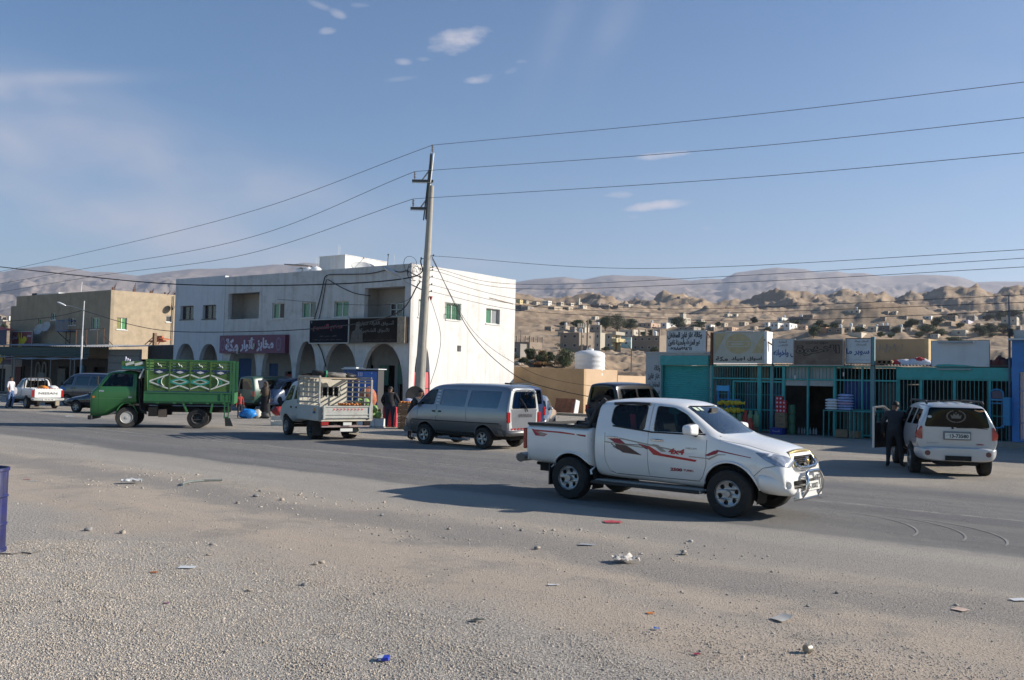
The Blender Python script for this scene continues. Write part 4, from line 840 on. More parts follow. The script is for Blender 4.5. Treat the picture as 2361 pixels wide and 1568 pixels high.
q=MB(); wbox(q,-12.66,-10.56,42,42.3,3.1,4.27); q.build('wall',ochre,blk); q=MB(); wbox(q,-10.56,-10.40,42,43.5,3.1,4.27); q.build('end_wall',M('ochre_sunlit_end',(.50,.36,.19),.9),blk)  # end face carries its sunlit tone in a paler ochre
q=MB()
for k in range(7):q.tube([W(-12.5+k*.16,41.985,3.75+.1*math.sin(k*2)),W(-12.45+k*.16,41.985,4.0+.08*math.cos(k*3)),W(-12.38+k*.16,41.985,3.8+.1*math.cos(k*2.2))],.012,3)
q.build('graffiti',M('graffiti',(.34,.34,.38),.8),blk)
def heap(name,label,cat,a,b,z,la,lb,h,mats,seed,n=26):
    "crumpled cloth: a heaved sheet with folds"
    vs=[]; r_=random.Random(seed)
    for j in range(n+1):
        for i in range(n+1):
            u,v=i/n*2-1,j/n*2-1; e=max(0,1-(u*u)**1.5)*max(0,1-(v*v)**1.5); k=mnoise.noise(Vector((u*2.2,v*2.2,seed)))*.5+mnoise.noise(Vector((u*6,v*6,seed+3)))*.3
            vs.append(W(a+u*la*(1+.15*k),b+v*lb*(1+.2*k),z+max(0,h*e**.5*(.6+k))))
    q=MB(); q.add(vs,[(j*(n+1)+i,j*(n+1)+i+1,(j+1)*(n+1)+i+1,(j+1)*(n+1)+i) for j in range(n) for i in range(n)])
    q.m=[min(len(mats)-1,int((mnoise.noise(Vector((f%26*.13,f//26*.13,seed)))*.9+.5)*len(mats))) if len(mats)>1 else 0 for f in range(len(q.f))]; q.m=[max(0,k) for k in q.m]
    o=q.build(name,mats,smooth=True,recalc=False); return tag(o,label,cat)
cl_w=M('cloth_white',(.60,.59,.62),.8,var=.1); cl_r=M('cloth_red',(.45,.05,.05),.8,var=.2); cl_p=M('cloth_pink',(.55,.38,.38),.8)
heap('cloth_heap','white and red cloths heaped on the corrugated roof beside the blank sign','cloth',-10.35,39.7,3.08,.95,.5,.34,[cl_w,cl_w,cl_r],3)
heap('cloth_heap','dark red rags and junk piled on the roof between blank sign and blue shop','cloth',-7.05,39.5,3.08,.5,.6,.42,[M('rag_red',(.12,.035,.03),.9,var=.4),M('rag_dark',(.05,.04,.04),.9)],8)
q=MB(); wbox(q,-11.7,-11.1,39.0,39.6,3.08,3.12); [wbox(q,-11.7+.19*k,-11.63+.19*k,39.0,39.6,3.12,3.22) for k in range(4)]; wbox(q,-11.7,-11.1,39.0,39.6,3.22,3.25); tag(q.build('pallet',wood_old),'small wooden pallet on the roof right of the white script sign','pallet')
def table(a0,a1,b0,b1,h,label):
    t=thing('table',label,'table'); q=MB(); wbox(q,a0,a1,b0,b1,h-.04,h); q.build('tabletop',teal_d,t)
    for a in(a0+.03,a1-.03):
        for b in(b0+.03,b1-.03):q=MB(); wbox(q,a-.018,a+.018,b-.018,b+.018,0,h-.04); q.build('leg',teal_d,t)
table(-13.80,-12.66,37.9,38.6,1.14,'teal metal table carrying two stacks of flour sacks'); table(-12.60,-11.58,38.0,38.6,1.14,'empty teal metal table right of the flour sacks')
sk_w=M('sack_white',(.66,.66,.68),.7,var=.05); sk_b=M('sack_blue',(.30,.36,.58),.7,var=.35,vs=5)
def sack(a,b,z,la,lb,h,m,label,grp,seed):
    vs=[]; n=12; mm=8
    for i in range(n+1):
        u=i/n*2-1; tap=(1-abs(u)**4)**.5 if abs(u)<1 else 0; tap=max(.12,tap)
        for j in range(mm):
            t=2*math.pi*j/mm; k=1+.08*mnoise.noise(Vector((u*3,t,seed)))
            vs.append(W(a+u*la,b+math.cos(t)*lb*(.55+.45*tap)*k,z+h/2+math.sin(t)*h/2*tap*k))
    q=MB(); q.add(vs,[(i*mm+j,i*mm+(j+1)%mm,(i+1)*mm+(j+1)%mm,(i+1)*mm+j) for i in range(n) for j in range(mm)]+[tuple(range(mm)),tuple(n*mm+j for j in range(mm))]); return tag(q.build('flour_sack',m,smooth=True),label,'sack',grp)
ordn=['bottom','second','third','fourth','fifth','topmost']
for k in range(4):sack(-13.50,38.2,1.14+k*.115,.27,.22,.13,sk_w,'plain white flour sack, %s of the shorter left stack'%(ordn[k] if k<3 else 'topmost'),'flour sacks on the teal table',k)
for k in range(6):sack(-12.96,38.2,1.14+k*.112,.30,.24,.125,sk_b if k!=2 else M('sack_pink',(.50,.34,.46),.7),'blue and white printed flour sack, %s of the taller right stack'%ordn[k],'flour sacks on the teal table',20+k)
card=M('cardboard',(.26,.17,.10),.85,var=.12,dirt=((.18,.12,.08),.4,4))
def carton(a0,a1,b0,b1,z0,z1,label,m=card,grp=None,name='carton',cat='box',mark=None,mk_m=None):
    q=MB(); wbox(q,a0,a1,b0,b1,z0,z1); o=q.build(name,m,bevel=.008); tag(o,label,cat,grp)
    if mark:
        f=lambda u,v,d:W(u,b0+d,v); lettering(mark,f,a0+(a1-a0)*.2,a1-(a1-a0)*.2,z0+(z1-z0)*.35,z0+(z1-z0)*.7,mk_m or ink,o,any(c>'\u0600' for c in mark))
    return o
carton(-13.35,-12.85,38.1,38.5,.03,.35,'open brown carton with a white label under the flour table'); carton(-12.78,-12.45,38.2,38.6,.03,.3,'small brown carton between the two teal tables')
redbx=M('red_box',(.48,.03,.035),.55,var=.08); k=0
rows=['lowest','second','third','top']
for r_ in range(4):
    for c_ in range(3 if r_<3 else 2):
        a0=-16.04+c_*.155; z0=.95+r_*.175
        o=carton(a0,a0+.15,38.2,38.4,z0,z0+.17,'small red carton with a white round mark, %s row, %s'%(rows[r_],['next to the bars','middle','next to the doorway'][c_]),redbx,'red cartons stacked by the doorway','red_carton')
        q=MB(); q.panel([circ(a0+.075,z0+.08,.042,10)],lambda u,v,d:W(u,38.195,v)); q.build('mark',let_w,o,recalc=False)
carton(-16.04,-15.60,38.15,38.5,.62,.945,'upper brown carton with dark print below the red cartons',mark='مياه',grp='brown cartons by the doorway'); carton(-16.03,-15.59,38.15,38.5,.30,.615,'lower brown carton standing on the blue crate by the doorway',mark='مياه',grp='brown cartons by the doorway')
carton(-16.2,-15.66,38.0,38.5,0,.29,'dark blue plastic crate with white lettering at the foot of the carton stack',M('crate_blue',(.02,.035,.22),.5),name='crate',cat='crate',mark='السنبلة',mk_m=let_w)
for k in range(3):
    q=MB(); q.lathe([(.01,0),(.14,0),(.15,.05),(.15,.35),(.13,.40),(.01,.41)],n=12); tag(q.build('green_drum',M('drum_green',(.04,.13,.07),.5),loc=W(-15.42,38.5,.05+k*.42),smooth=40),'dark green plastic drum in the doorway stack, %s'%['lowest','middle','highest'][k],'drum','green drums in the doorway')
for k in range(7):
    q=MB(); q.lathe([(.01,0),(.05,0),(.05,.18),(.018,.25),(.018,.29),(.01,.29)],n=8); tag(q.build('bottle',M('bottle_clear',(.34,.35,.36),.25),loc=W(-15.15+k*.13,39.5+.05*(k%2),.02),smooth=40),'clear bottle in the row on the floor inside the dark doorway','bottle','bottles inside the doorway')
q=MB(); q.tube([(0,0,0),(0,0,-.35)],.006,4); q.ell((0,0,-.44),.05,.05,.1,8,6,1); o=q.build('light_bulb',[black_pl,M('bulb_white',(.65,.65,.63),.3)],loc=W(-15.08,38.85,2.93)); tag(o,'bare white spiral bulb hanging over the doorway','light bulb')
q=MB(); q.tube([(0,0,0),(.02,0,-.25)],.006,4); q.tube([(.02,0,-.25),(.02,0,-.42)],.03,6,1); o=q.build('light_bulb',[black_pl,M('bulb_white',(1,1,1))],loc=W(-12.98,38.8,2.98)); tag(o,'thin hanging white lamp right of the doorway','light bulb')
def cylinder(a,b,z,m,label,grp='gas cylinders by the bars'):
    t=thing('gas_cylinder',label,'gas cylinder',W(a,b,z),rnd.random()*3,grp); q=MB()
    q.lathe([(.01,.03),(.09,.03),(.13,.09),(.135,.14),(.135,.43),(.13,.48),(.09,.55),(.03,.58),(.01,.58)],n=14); q.build('tank_body',m,t,smooth=60)
    q=MB(); q.lathe([(.10,0),(.105,.06),(.1,.06),(.095,0)],n=14); q.build('foot_ring',m,t,smooth=60)
    q=MB(); q.tube([(0,0,.57),(0,0,.66)],.022,6); q.build('valve',M('brass',(.35,.28,.14),.4,.8),t)
    q=MB(); q.lathe([(.075,.55),(.075,.69),(.068,.69),(.068,.55)],n=12); q.build('collar',m,t,smooth=60)
gg=M('cyl_green',(.16,.28,.15),.5,var=.15,dirt=((.22,.15,.1),.4,8)); gr_=M('cyl_red',(.45,.05,.035),.5,var=.15)
q=MB(); wbox(q,-18.3,-16.9,37.85,38.25,.0,.30); tag(q.build('bench',wood_old),'low bench under the row of gas cylinders','bench')
for i,(a,m,l) in enumerate(((-17.92,gg,'green gas cylinder at the end nearest the yellow bags'),(-17.64,gg,'green gas cylinder left of the red one'),(-17.36,gr_,'red gas cylinder in the middle of the green row'),(-17.14,gg,'green gas cylinder just right of the red one'),(-16.86,gg,'green gas cylinder nearest the thick teal post'))):
    cylinder(a-.05,38.05,.30,m,l)
cylinder(-16.95,37.5,-.30+.30,gr_,'red gas cylinder standing low on the ground before the green row')
st=thing('display_stand','blue pipe stand with a light blue header board beside the bars','stand'); q=MB()
for a in(-18.76,-18.24):wbox(q,a-.03,a+.03,37.95,38.01,0,2.08)
for z in(1.45,.95):wbox(q,-18.76,-17.7,37.96,38.0,z-.02,z+.02)
q.build('frame',M('stand_blue',(.03,.20,.50),.5),st); q=MB(); wbox(q,-18.8,-18.2,37.9,37.95,1.82,2.06); q.build('header',sky_p,st)
yb=M('yellow_plastic',(.60,.42,.02),.45,var=.3,vs=10)
for k in range(13):
    a=-18.62+(k%7)*.155; z=1.30 if k<7 else .98; q=MB(); rr_=random.Random(k)
    for i in range(3):
        q.ell((rr_.uniform(-.05,.05),rr_.uniform(-.05,.05),rr_.uniform(-.06,.05)),.09+.03*rr_.random(),.07,.07+.03*rr_.random(),8,5)
    q.lathe([(.02,0),(.05,.10),(.09,.16),(.085,.16),(.04,.1),(.01,0)],c=(.08,0,0),n=8,axis='X')
    tag(q.build('yellow_bag',yb,loc=W(a if k<7 else a+.12,37.85,z),smooth=50),'yellow plastic bundle hanging in the %s row of the blue stand'%('upper' if k<7 else 'lower'),'bundle','yellow bundles %s row'%('upper' if k<7 else 'lower'))
bo=thing('food_booth','blue arched vending booth frame before the right end of the teal bars','booth'); bm_=M('booth_blue',(.04,.22,.42),.5,var=.15)
q=MB(); wbox(q,-7.42,-7.38,38.2,38.26,.7,2.0); wbox(q,-6.98,-6.94,38.2,38.26,.7,2.0)
arc=[W(-7.18+.22*math.cos(R(t)),38.23,1.98+.16*math.sin(R(t))) for t in range(0,181,20)]; q.tube(arc,.03,5); q.tube([W(-7.18+.22*math.cos(R(t)),38.23,.85+.16*math.sin(R(t))) for t in range(180,361,20)],.025,5); wbox(q,-7.4,-6.96,38.2,38.26,1.72,1.78); wbox(q,-7.4,-6.96,38.2,38.26,1.6,1.64); q.build('frame',bm_,bo)
q=MB(); wbox(q,-7.36,-7.0,38.25,38.5,1.8,2.08); q.build('hood',M('booth_hood',(.12,.09,.12),.6),bo); q=MB(); wbox(q,-6.95,-6.75,38.2,38.6,.8,1.85); q.build('side_panel',bm_,bo)
SHIFT=dict(display_stand=.48,yellow_bag=.48,gas_cylinder=.42,bench=.42,red_carton=.35,crate=.35,green_drum=.35,table=.28,flour_sack=.28,food_booth=.12)
for o in list(COL.objects):
    k=o.name.split('.')[0]
    if o.parent is None and(k in SHIFT or k=='carton'):o.location=Vector(o.location)+UV*(SHIFT[k] if k in SHIFT else .35 if 'crate' in o['label'] or 'red cartons' in o['label'] else .28)
# ---------------------------------------------------------------- power pole and wires
PB=W(-33.16,34.0); PT=W(-32.6,34.0,12.1)-Vector((0,0,0))
def pol(z):return PB+(Vector((PT.x,PT.y,0))-Vector((PB.x,PB.y,0)))*(z/12.1)+Vector((0,0,z))
pp=thing('power_pole','tall leaning concrete power pole with two steel crossarms and insulators','power pole',PB)
def rel(p):return Vector(p)-PB
q=MB(); q.tube([rel(pol(z)) for z in(-.1,3,6,9,12.1)],[.30,.255,.215,.17,.13],16); q.build('pole_shaft',concrete,pp,smooth=50)
dl=ray(900,500); left=-Vector((1,0,0))*.98+Vector((0,.1,0)); left.normalize()
q=MB(); e0=pol(10.3)+left*.24; e1=pol(13.8)+left*.05
for dx in(-.07,.07):q.tube([rel(e0+Vector((dx,0,0))),rel(e1+Vector((dx,0,0)))],.035,4,0 if dx<0 else 1)
q.box(rel((e0+e1)/2),(.12,.03,3.4),0,ry=R(3)); q.build('steel_mast',[M('steel_dark',(.10,.095,.09),.6,.3),M('steel_light',(.45,.45,.43),.5,.3)],pp)
ins_m=M('porcelain',(.22,.20,.19),.35)
def insul(parent,base):
    q=MB(); pr=[(.012,-.12),(.02,0)]
    for i in range(4):pr+=[(.03,.03+i*.085),(.075,.05+i*.085),(.03,.08+i*.085)]
    pr+=[(.03,.38),(.01,.38)]; q.lathe(pr,c=base,n=10); return q.build('insulator',ins_m,parent,smooth=40)
TIPS=[]
insul(pp,rel(e1)+Vector((0,0,.06))); TIPS.append(e1+Vector((0,0,.42)))
for z,k in((12.35,.85),(10.92,.85)):
    c=pol(z)+left*.15; tip=c+left*k; q=MB(); q.box(rel((c+tip)/2)+Vector((.1,0,0)),(k+.25,.1,.13),0); q.box(rel((c+tip)/2)+Vector((.1,0,-.085)),(k+.25,.14,.03),1)
    q.tube([rel(c+left*.35+Vector((0,0,.05))),rel(c+Vector((.05,0,.62)))],.04,4,1); q.build('crossarm',[M('steel_dark',(1,1,1)),M('steel_light',(1,1,1))],pp)
    insul(pp,rel(tip)+Vector((.1,0,.12))); TIPS.append(tip+Vector((.1,0,.5)))
for z,s in((8.45,1),(7.85,1),(7.7,1),(7.35,1),(6.95,1),(6.6,1),(8.3,-1),(7.75,-1),(7.35,-1),(7.1,-1)):
    p=pol(z)-left*.16*s; q=MB(); q.tube([rel(p),rel(p-left*.14*s)],.02,5); q.ell(rel(p-left*.16*s+Vector((0,0,.03))),.04,.04,.06,6,4); q.build('wire_clamp',black_pl,pp)
q=MB(); hd=pol(6.65)+left*.1; arm=[hd,hd+left*.9+Vector((0,0,.42)),hd+left*1.35+Vector((0,-.2,.75))]; q.tube([rel(p) for p in arm],.03,6); q.build('lamp_arm',alu,pp)
q=MB(); q.T=Matrix.Translation(rel(arm[-1])+left*.35+Vector((0,0,.22)))@Matrix.Rotation(R(32),4,'Y'); q.ell((0,0,0),.45,.16,.11,12,8); q.ell((-.1,0,-.06),.28,.13,.09,10,6,1); q.build('lamp_head',[M('lamp_shell',(.42,.44,.47),.4),M('lamp_lens',(.55,.56,.58),.2)],pp,smooth=60)
def onb(x,y,b):
    r=ray(x,y); k=b/(r.x*NV.x+r.y*NV.y); return CAMP+r*k
def wire(pts,r_,label,m=wire_m,name='power_line',cat='power line',n=14,grp=None):
    P=[Vector(p) for p in pts]; out=[]
    if len(P)==2:P=[P[0],(P[0]+P[1])/2,P[1]]
    Q=[P[0]+(P[0]-P[1])]+P+[P[-1]+(P[-1]-P[-2])]
    for i in range(1,len(Q)-2):
        for k in range(n):
            t=k/n; a,b,c,d=Q[i-1],Q[i],Q[i+1],Q[i+2]
            out.append(.5*((2*b)+(c-a)*t+(2*a-5*b+4*c-d)*t*t+(3*b-a-3*c+d)*t**3))
    out.append(P[-1]); q=MB(); q.tube(out,r_,4); return tag(q.build(name,m,recalc=False),label,cat,grp)
wr=.0125
for i,(pts,l) in enumerate((([(1700,268),(2600,160)],'highest'),([(1700,341),(2600,245)],'middle'),([(1700,411),(2600,330)],'lowest'))):
    wire([TIPS[i]]+[onb(x,y,34) for x,y in pts],wr*.9,'bare power line leaving the pole top to the right, %s of three'%l)
for i,(pts,l) in enumerate((([(560,493),(120,600),(-200,668)],'highest'),([(560,552),(140,629),(-200,690)],'middle'),([(560,588),(200,640),(-200,708)],'lowest'))):
    wire([TIPS[i]]+[onb(x,y,34) for x,y in pts],wr*1.15,'bare power line leaving the pole top to the left, %s of three'%l)
for z,pts,l in((8.45,[(1500,619),(2600,562)],'upper thin line from the pole over the white side wall, topmost'),(7.85,[(1185,655),(1700,636),(2600,580)],'second thin line from the pole crossing the mountain crest'),(7.7,[(1185,665),(1700,651),(2600,602)],'third thin line from the pole crossing the mountains'),
                  (7.35,[(1185,688),(1444,709),(1729,709),(2600,668)],'fourth thin line sagging over the ridge houses'),(6.95,[(1185,701),(1444,719),(1729,720),(2600,688)],'fifth thin line sagging over the ridge houses'),(6.6,[(1185,714),(1444,731),(1729,740),(2193,724),(2600,702)],'lowest thin line with small black clips over the town')):
    wire([pol(z)-left*.3]+[onb(x,y,34) for x,y in pts],.0095,l)
cb=.045
wire([pol(8.3)+left*.3,onb(945,640,34),onb(700,657,34),onb(400,655,34),onb(150,632,34),onb(-150,598,34)],.038,'thick twisted cable from the pole across both left buildings',cable_m,'cable','cable')
LP=BB(-4.45,-3.3,0)
wire([pol(7.1)+left*.3,onb(905,727,33),onb(730,757,35),onb(560,765,36),onb(400,764,36),onb(300,748,35),onb(192,716,35.2)],.032,'lower black cable drooping from the pole to the small street lamp',cable_m,'cable','cable')
wire([onb(189,716,35.2),onb(120,731,35),onb(0,742,35),onb(-150,750,35)],.024,'thin cable from the small street lamp to the left edge',cable_m,'cable','cable')
wire([pol(7.35)+left*.3,onb(930,696,34),onb(800,702,38.0),onb(640,690,37.4)],.012,'thin black wire from the pole into the open balcony',cable_m,'cable','cable')
def fcab(pts,r_,l):wire([FB(x,-.06,z) for x,z in pts],r_,l,cable_m,'cable','cable',8)
fcab([(-6.9,2.7),(-7.35,3.7),(-7.9,4.35),(-8.3,4.5),(-8.35,5.0),(-7.6,7.2),(-7.3,8.3),(-7.15,8.5),(-6.6,8.58),(-3.5,8.48),(-1.9,8.62),(-.9,8.45),(-.35,8.5)],.035,'black cable bundle running up the arcade front and along its top')
fcab([(-8.15,4.5),(-7.55,6.2),(-7.1,8.3)],.03,'second black cable climbing beside the bundle on the arcade front')
fcab([(-7.0,8.3),(-5.8,7.75),(-4.5,7.3),(-3.2,7.1)],.025,'black cable slanting from the bundle to the corner balcony')
wire([FB(-.35,-.1,8.55),pol(7.3)+left*.25],.026,'black cable from the roof corner down to the pole',cable_m,'cable','cable')
for k in range(6):
    c=pol(7.5)+left*(.5+.35*rnd.random())+Vector((0,-.1,rnd.uniform(-.3,.5))); q=MB(); rr_=.25+.2*rnd.random(); q.tube([c+Vector((rr_*math.cos(t)*.8,.2*math.sin(t*2),rr_*math.sin(t))) for t in[k2*.5 for k2 in range(11)]],.012,4)
    tag(q.build('cable_loop',cable_m),'loose coil of black wire dangling left of the pole','wire','loose coils at the pole')
wire([pol(8.4)-left*.25,onb(1084,765,36.5),onb(1177,858,38.5),onb(1260,893,39.5),onb(1420,925,40),onb(1560,940,40)],.022,'black service cable slanting down from the pole past the side wall',cable_m,'cable','cable')
wire([pol(8.3)-left*.25,onb(1090,762,36.8),onb(1200,845,38.5),onb(1300,880,39),onb(1500,905,39)],.012,'thinner service wire slanting down just above the thick one',cable_m,'cable','cable')
wire([pol(6.4)-left*.2,pol(5.6)-left*.55,pol(4.3)-left*.95,pol(3)-left*.85,pol(1.8)-left*.55],.014,'loose wire with a red plug hanging along the pole',cable_m,'cable','cable')
q=MB(); q.lathe([(.01,-.2),(.09,.05),(.01,.06)],n=6); tag(q.build('red_plug',M('plug_red',(.5,.03,.02),.5),loc=pol(6.3)-left*.32),'small red cone hanging on the right of the pole','plug')
sl=thing('street_lamp','slim white street lamp pole with an arm before the brown building','street lamp',onb(189,787,35.4)-Vector((0,0,onb(189,787,35.4).z)))
hz_=onb(190,694,35.4).z; q=MB(); q.tube([(0,0,0),(0,0,4.9),(0,0,4.9),(.05,0,hz_)],[.075,.075,.05,.045],8); q.build('pole_shaft',M('lamp_pole',(.52,.52,.53),.5,var=.08),sl)
q=MB(); q.tube([(0,0,hz_-.75),(-.8,0,hz_-.45),(-1.3,-.1,hz_-.42)],.022,6); q.build('lamp_arm',alu,sl); q=MB(); q.T=Matrix.Translation((-1.7,-.1,hz_-.28))@Matrix.Rotation(R(22),4,'Y'); q.ell((0,0,0),.42,.15,.08,10,6); q.build('lamp_head',M('lamp_lens',(1,1,1)),sl,smooth=60)
# ---------------------------------------------------------------- vehicles
tyre_m=M('tyre',(.022,.021,.020),.85,var=.25,vs=8,bump=.2,bs=60,dirt=((.10,.09,.075),.35,6))
rim_s=M('rim_silver',(.36,.36,.36),.38,.75,var=.15,vs=14)
rim_d=M('rim_dark',(.03,.03,.03),.6)
chrome=M('chrome',(.62,.62,.62),.12,1.0,var=.03)
under_m=M('underbody',(.015,.014,.013),.9,var=.3)
seat_m=M('seat_cloth',(.05,.05,.055),.9)
lamp_red=M('lamp_red',(.32,.012,.012),.18,var=.15,vs=20,coat=.8)
lamp_amb=M('lamp_amber',(.60,.18,.02),.2,coat=.8)
lamp_clr=M('lamp_clear',(.45,.46,.48),.12,.55,var=.35,vs=16,coat=1)
plate_m=M('number_plate',(.62,.62,.58),.5,var=.05)
gl_car=glass('car_glass',(.62,.64,.63),.7,.0)
gl_dark=glass('tinted_glass',(.10,.11,.12),1.0,.04)
gl_vdark=glass('black_glass',(.012,.012,.014),.4,.01)
def paint(name,c,rough=.32,coat=.8,metal=0.0,dirt=None,var=.03):
    return M(name,c,rough,metal,var=var,vs=1.5,coat=coat,dirt=dirt)
def hull_mesh(st,level=2):
    """closed skin lofted through stations: x, zb, zm, zbelt, zr, w_bottom, w_mid, w_belt, w_roof, crown"""
    vs=[]; n=20
    for x,zb,zm,zl,zr,wb,wm,wl,wr_,cr in st:
        half=[(0,zb),(wb*.6,zb),(wb,zb+.02),(wm,zm),(wm*.5+wl*.5,zm*.45+zl*.55),(wl,zl),(wl*.45+wr_*.55,zl*.45+(zr-.05)*.55),(wr_,zr-.05),(wr_-.09,zr),(wr_*.5,zr+cr*.75),(0,zr+cr)]
        ring=[(y,z) for y,z in half]+[(-y,z) for y,z in half[-2:0:-1]]
        vs+=[(x,y,z) for y,z in ring]
    fs=[]
    k=len(st)
    for i in range(k-1):
        for j in range(n):fs.append((i*n+j,i*n+(j+1)%n,(i+1)*n+(j+1)%n,(i+1)*n+j))
    for base,flip in((0,False),((k-1)*n,True)):
        for j in range(10):
            a,b,c,d=j,j+1,(n-j-1)%n,(n-j)%n
            q=[a,b,c,d]; q2=[]
            for v in q:
                if v not in q2:q2.append(v)
            f=tuple(base+v for v in q2); fs.append(f[::-1] if not flip else f)
    me=bpy.data.meshes.new('hull'); me.from_pydata(vs,[],fs)
    bm=bmesh.new(); bm.from_mesh(me); bmesh.ops.recalc_face_normals(bm,faces=bm.faces); bm.to_mesh(me); bm.free()
    o=bpy.data.objects.new('h',me); COL.objects.link(o); s=o.modifiers.new('s','SUBSURF'); s.levels=level; s.render_levels=level
    m2=bpy.data.meshes.new_from_object(o.evaluated_get(bpy.context.evaluated_depsgraph_get())); bpy.data.objects.remove(o); bpy.data.meshes.remove(me)
    return m2
def prism_xz(pts,y0=-3,y1=3):
    "solid with outline in x,z running through the car from y0 to y1"
    q=MB(); n=len(pts); q.add([(x,y0,z) for x,z in pts]+[(x,y1,z) for x,z in pts],[tuple(range(n)),tuple(range(2*n-1,n-1,-1))]+[(i,i+n,(i+1)%n+n,(i+1)%n) for i in range(n)]); return q
def prism_yz(pts,x0,x1):
    q=MB(); n=len(pts); q.add([(x0,y,z) for y,z in pts]+[(x1,y,z) for y,z in pts],[tuple(range(n)),tuple(range(2*n-1,n-1,-1))]+[(i,i+n,(i+1)%n+n,(i+1)%n) for i in range(n)]); return q
def round_poly(pts,r=.05,n=3):
    out=[]; k=len(pts)
    for i in range(k):
        p,a,b=Vector(pts[i]),Vector(pts[i-1]),Vector(pts[(i+1)%k])
        da,db=(a-p),(b-p); ra=min(r,da.length*.45); rb=min(r,db.length*.45); A,B=p+da.normalized()*ra,p+db.normalized()*rb
        for j in range(n+1):
            t=j/n; out.append(tuple((A*(1-t)**2+p*2*t*(1-t)+B*t*t)))
    return out
def boolean(me,ops,shell=None,off=0.0):
    """me with solidify and a run of (cutter MB, operation); returns mesh"""
    tmp=[]; o=bpy.data.objects.new('b',me); COL.objects.link(o)
    if off:d=o.modifiers.new('d','DISPLACE'); d.strength=off; d.mid_level=0
    if shell:s=o.modifiers.new('s','SOLIDIFY'); s.thickness=shell; s.offset=-1; s.material_offset=1; s.material_offset_rim=0
    for c,op in ops:
        cm=c.mesh(); bm=bmesh.new(); bm.from_mesh(cm); bmesh.ops.recalc_face_normals(bm,faces=bm.faces); bm.to_mesh(cm); bm.free()
        co=bpy.data.objects.new('c',cm); COL.objects.link(co); tmp.append(co)
        b=o.modifiers.new('b','BOOLEAN'); b.object=co; b.operation=op; b.solver='MANIFOLD'
    bpy.context.view_layer.update()
    r_=bpy.data.meshes.new_from_object(o.evaluated_get(bpy.context.evaluated_depsgraph_get()))
    bpy.data.objects.remove(o)
    for c in tmp:bpy.data.objects.remove(c)
    return r_
def link_mesh(name,me,mats,parent,smooth=40):
    me.materials.clear();
    for m in mats:me.materials.append(m)
    me.polygons.foreach_set('use_smooth',[True]*len(me.polygons)); me.set_sharp_from_angle(angle=R(smooth))
    o=bpy.data.objects.new(name,me); COL.objects.link(o); o.parent=parent; return o
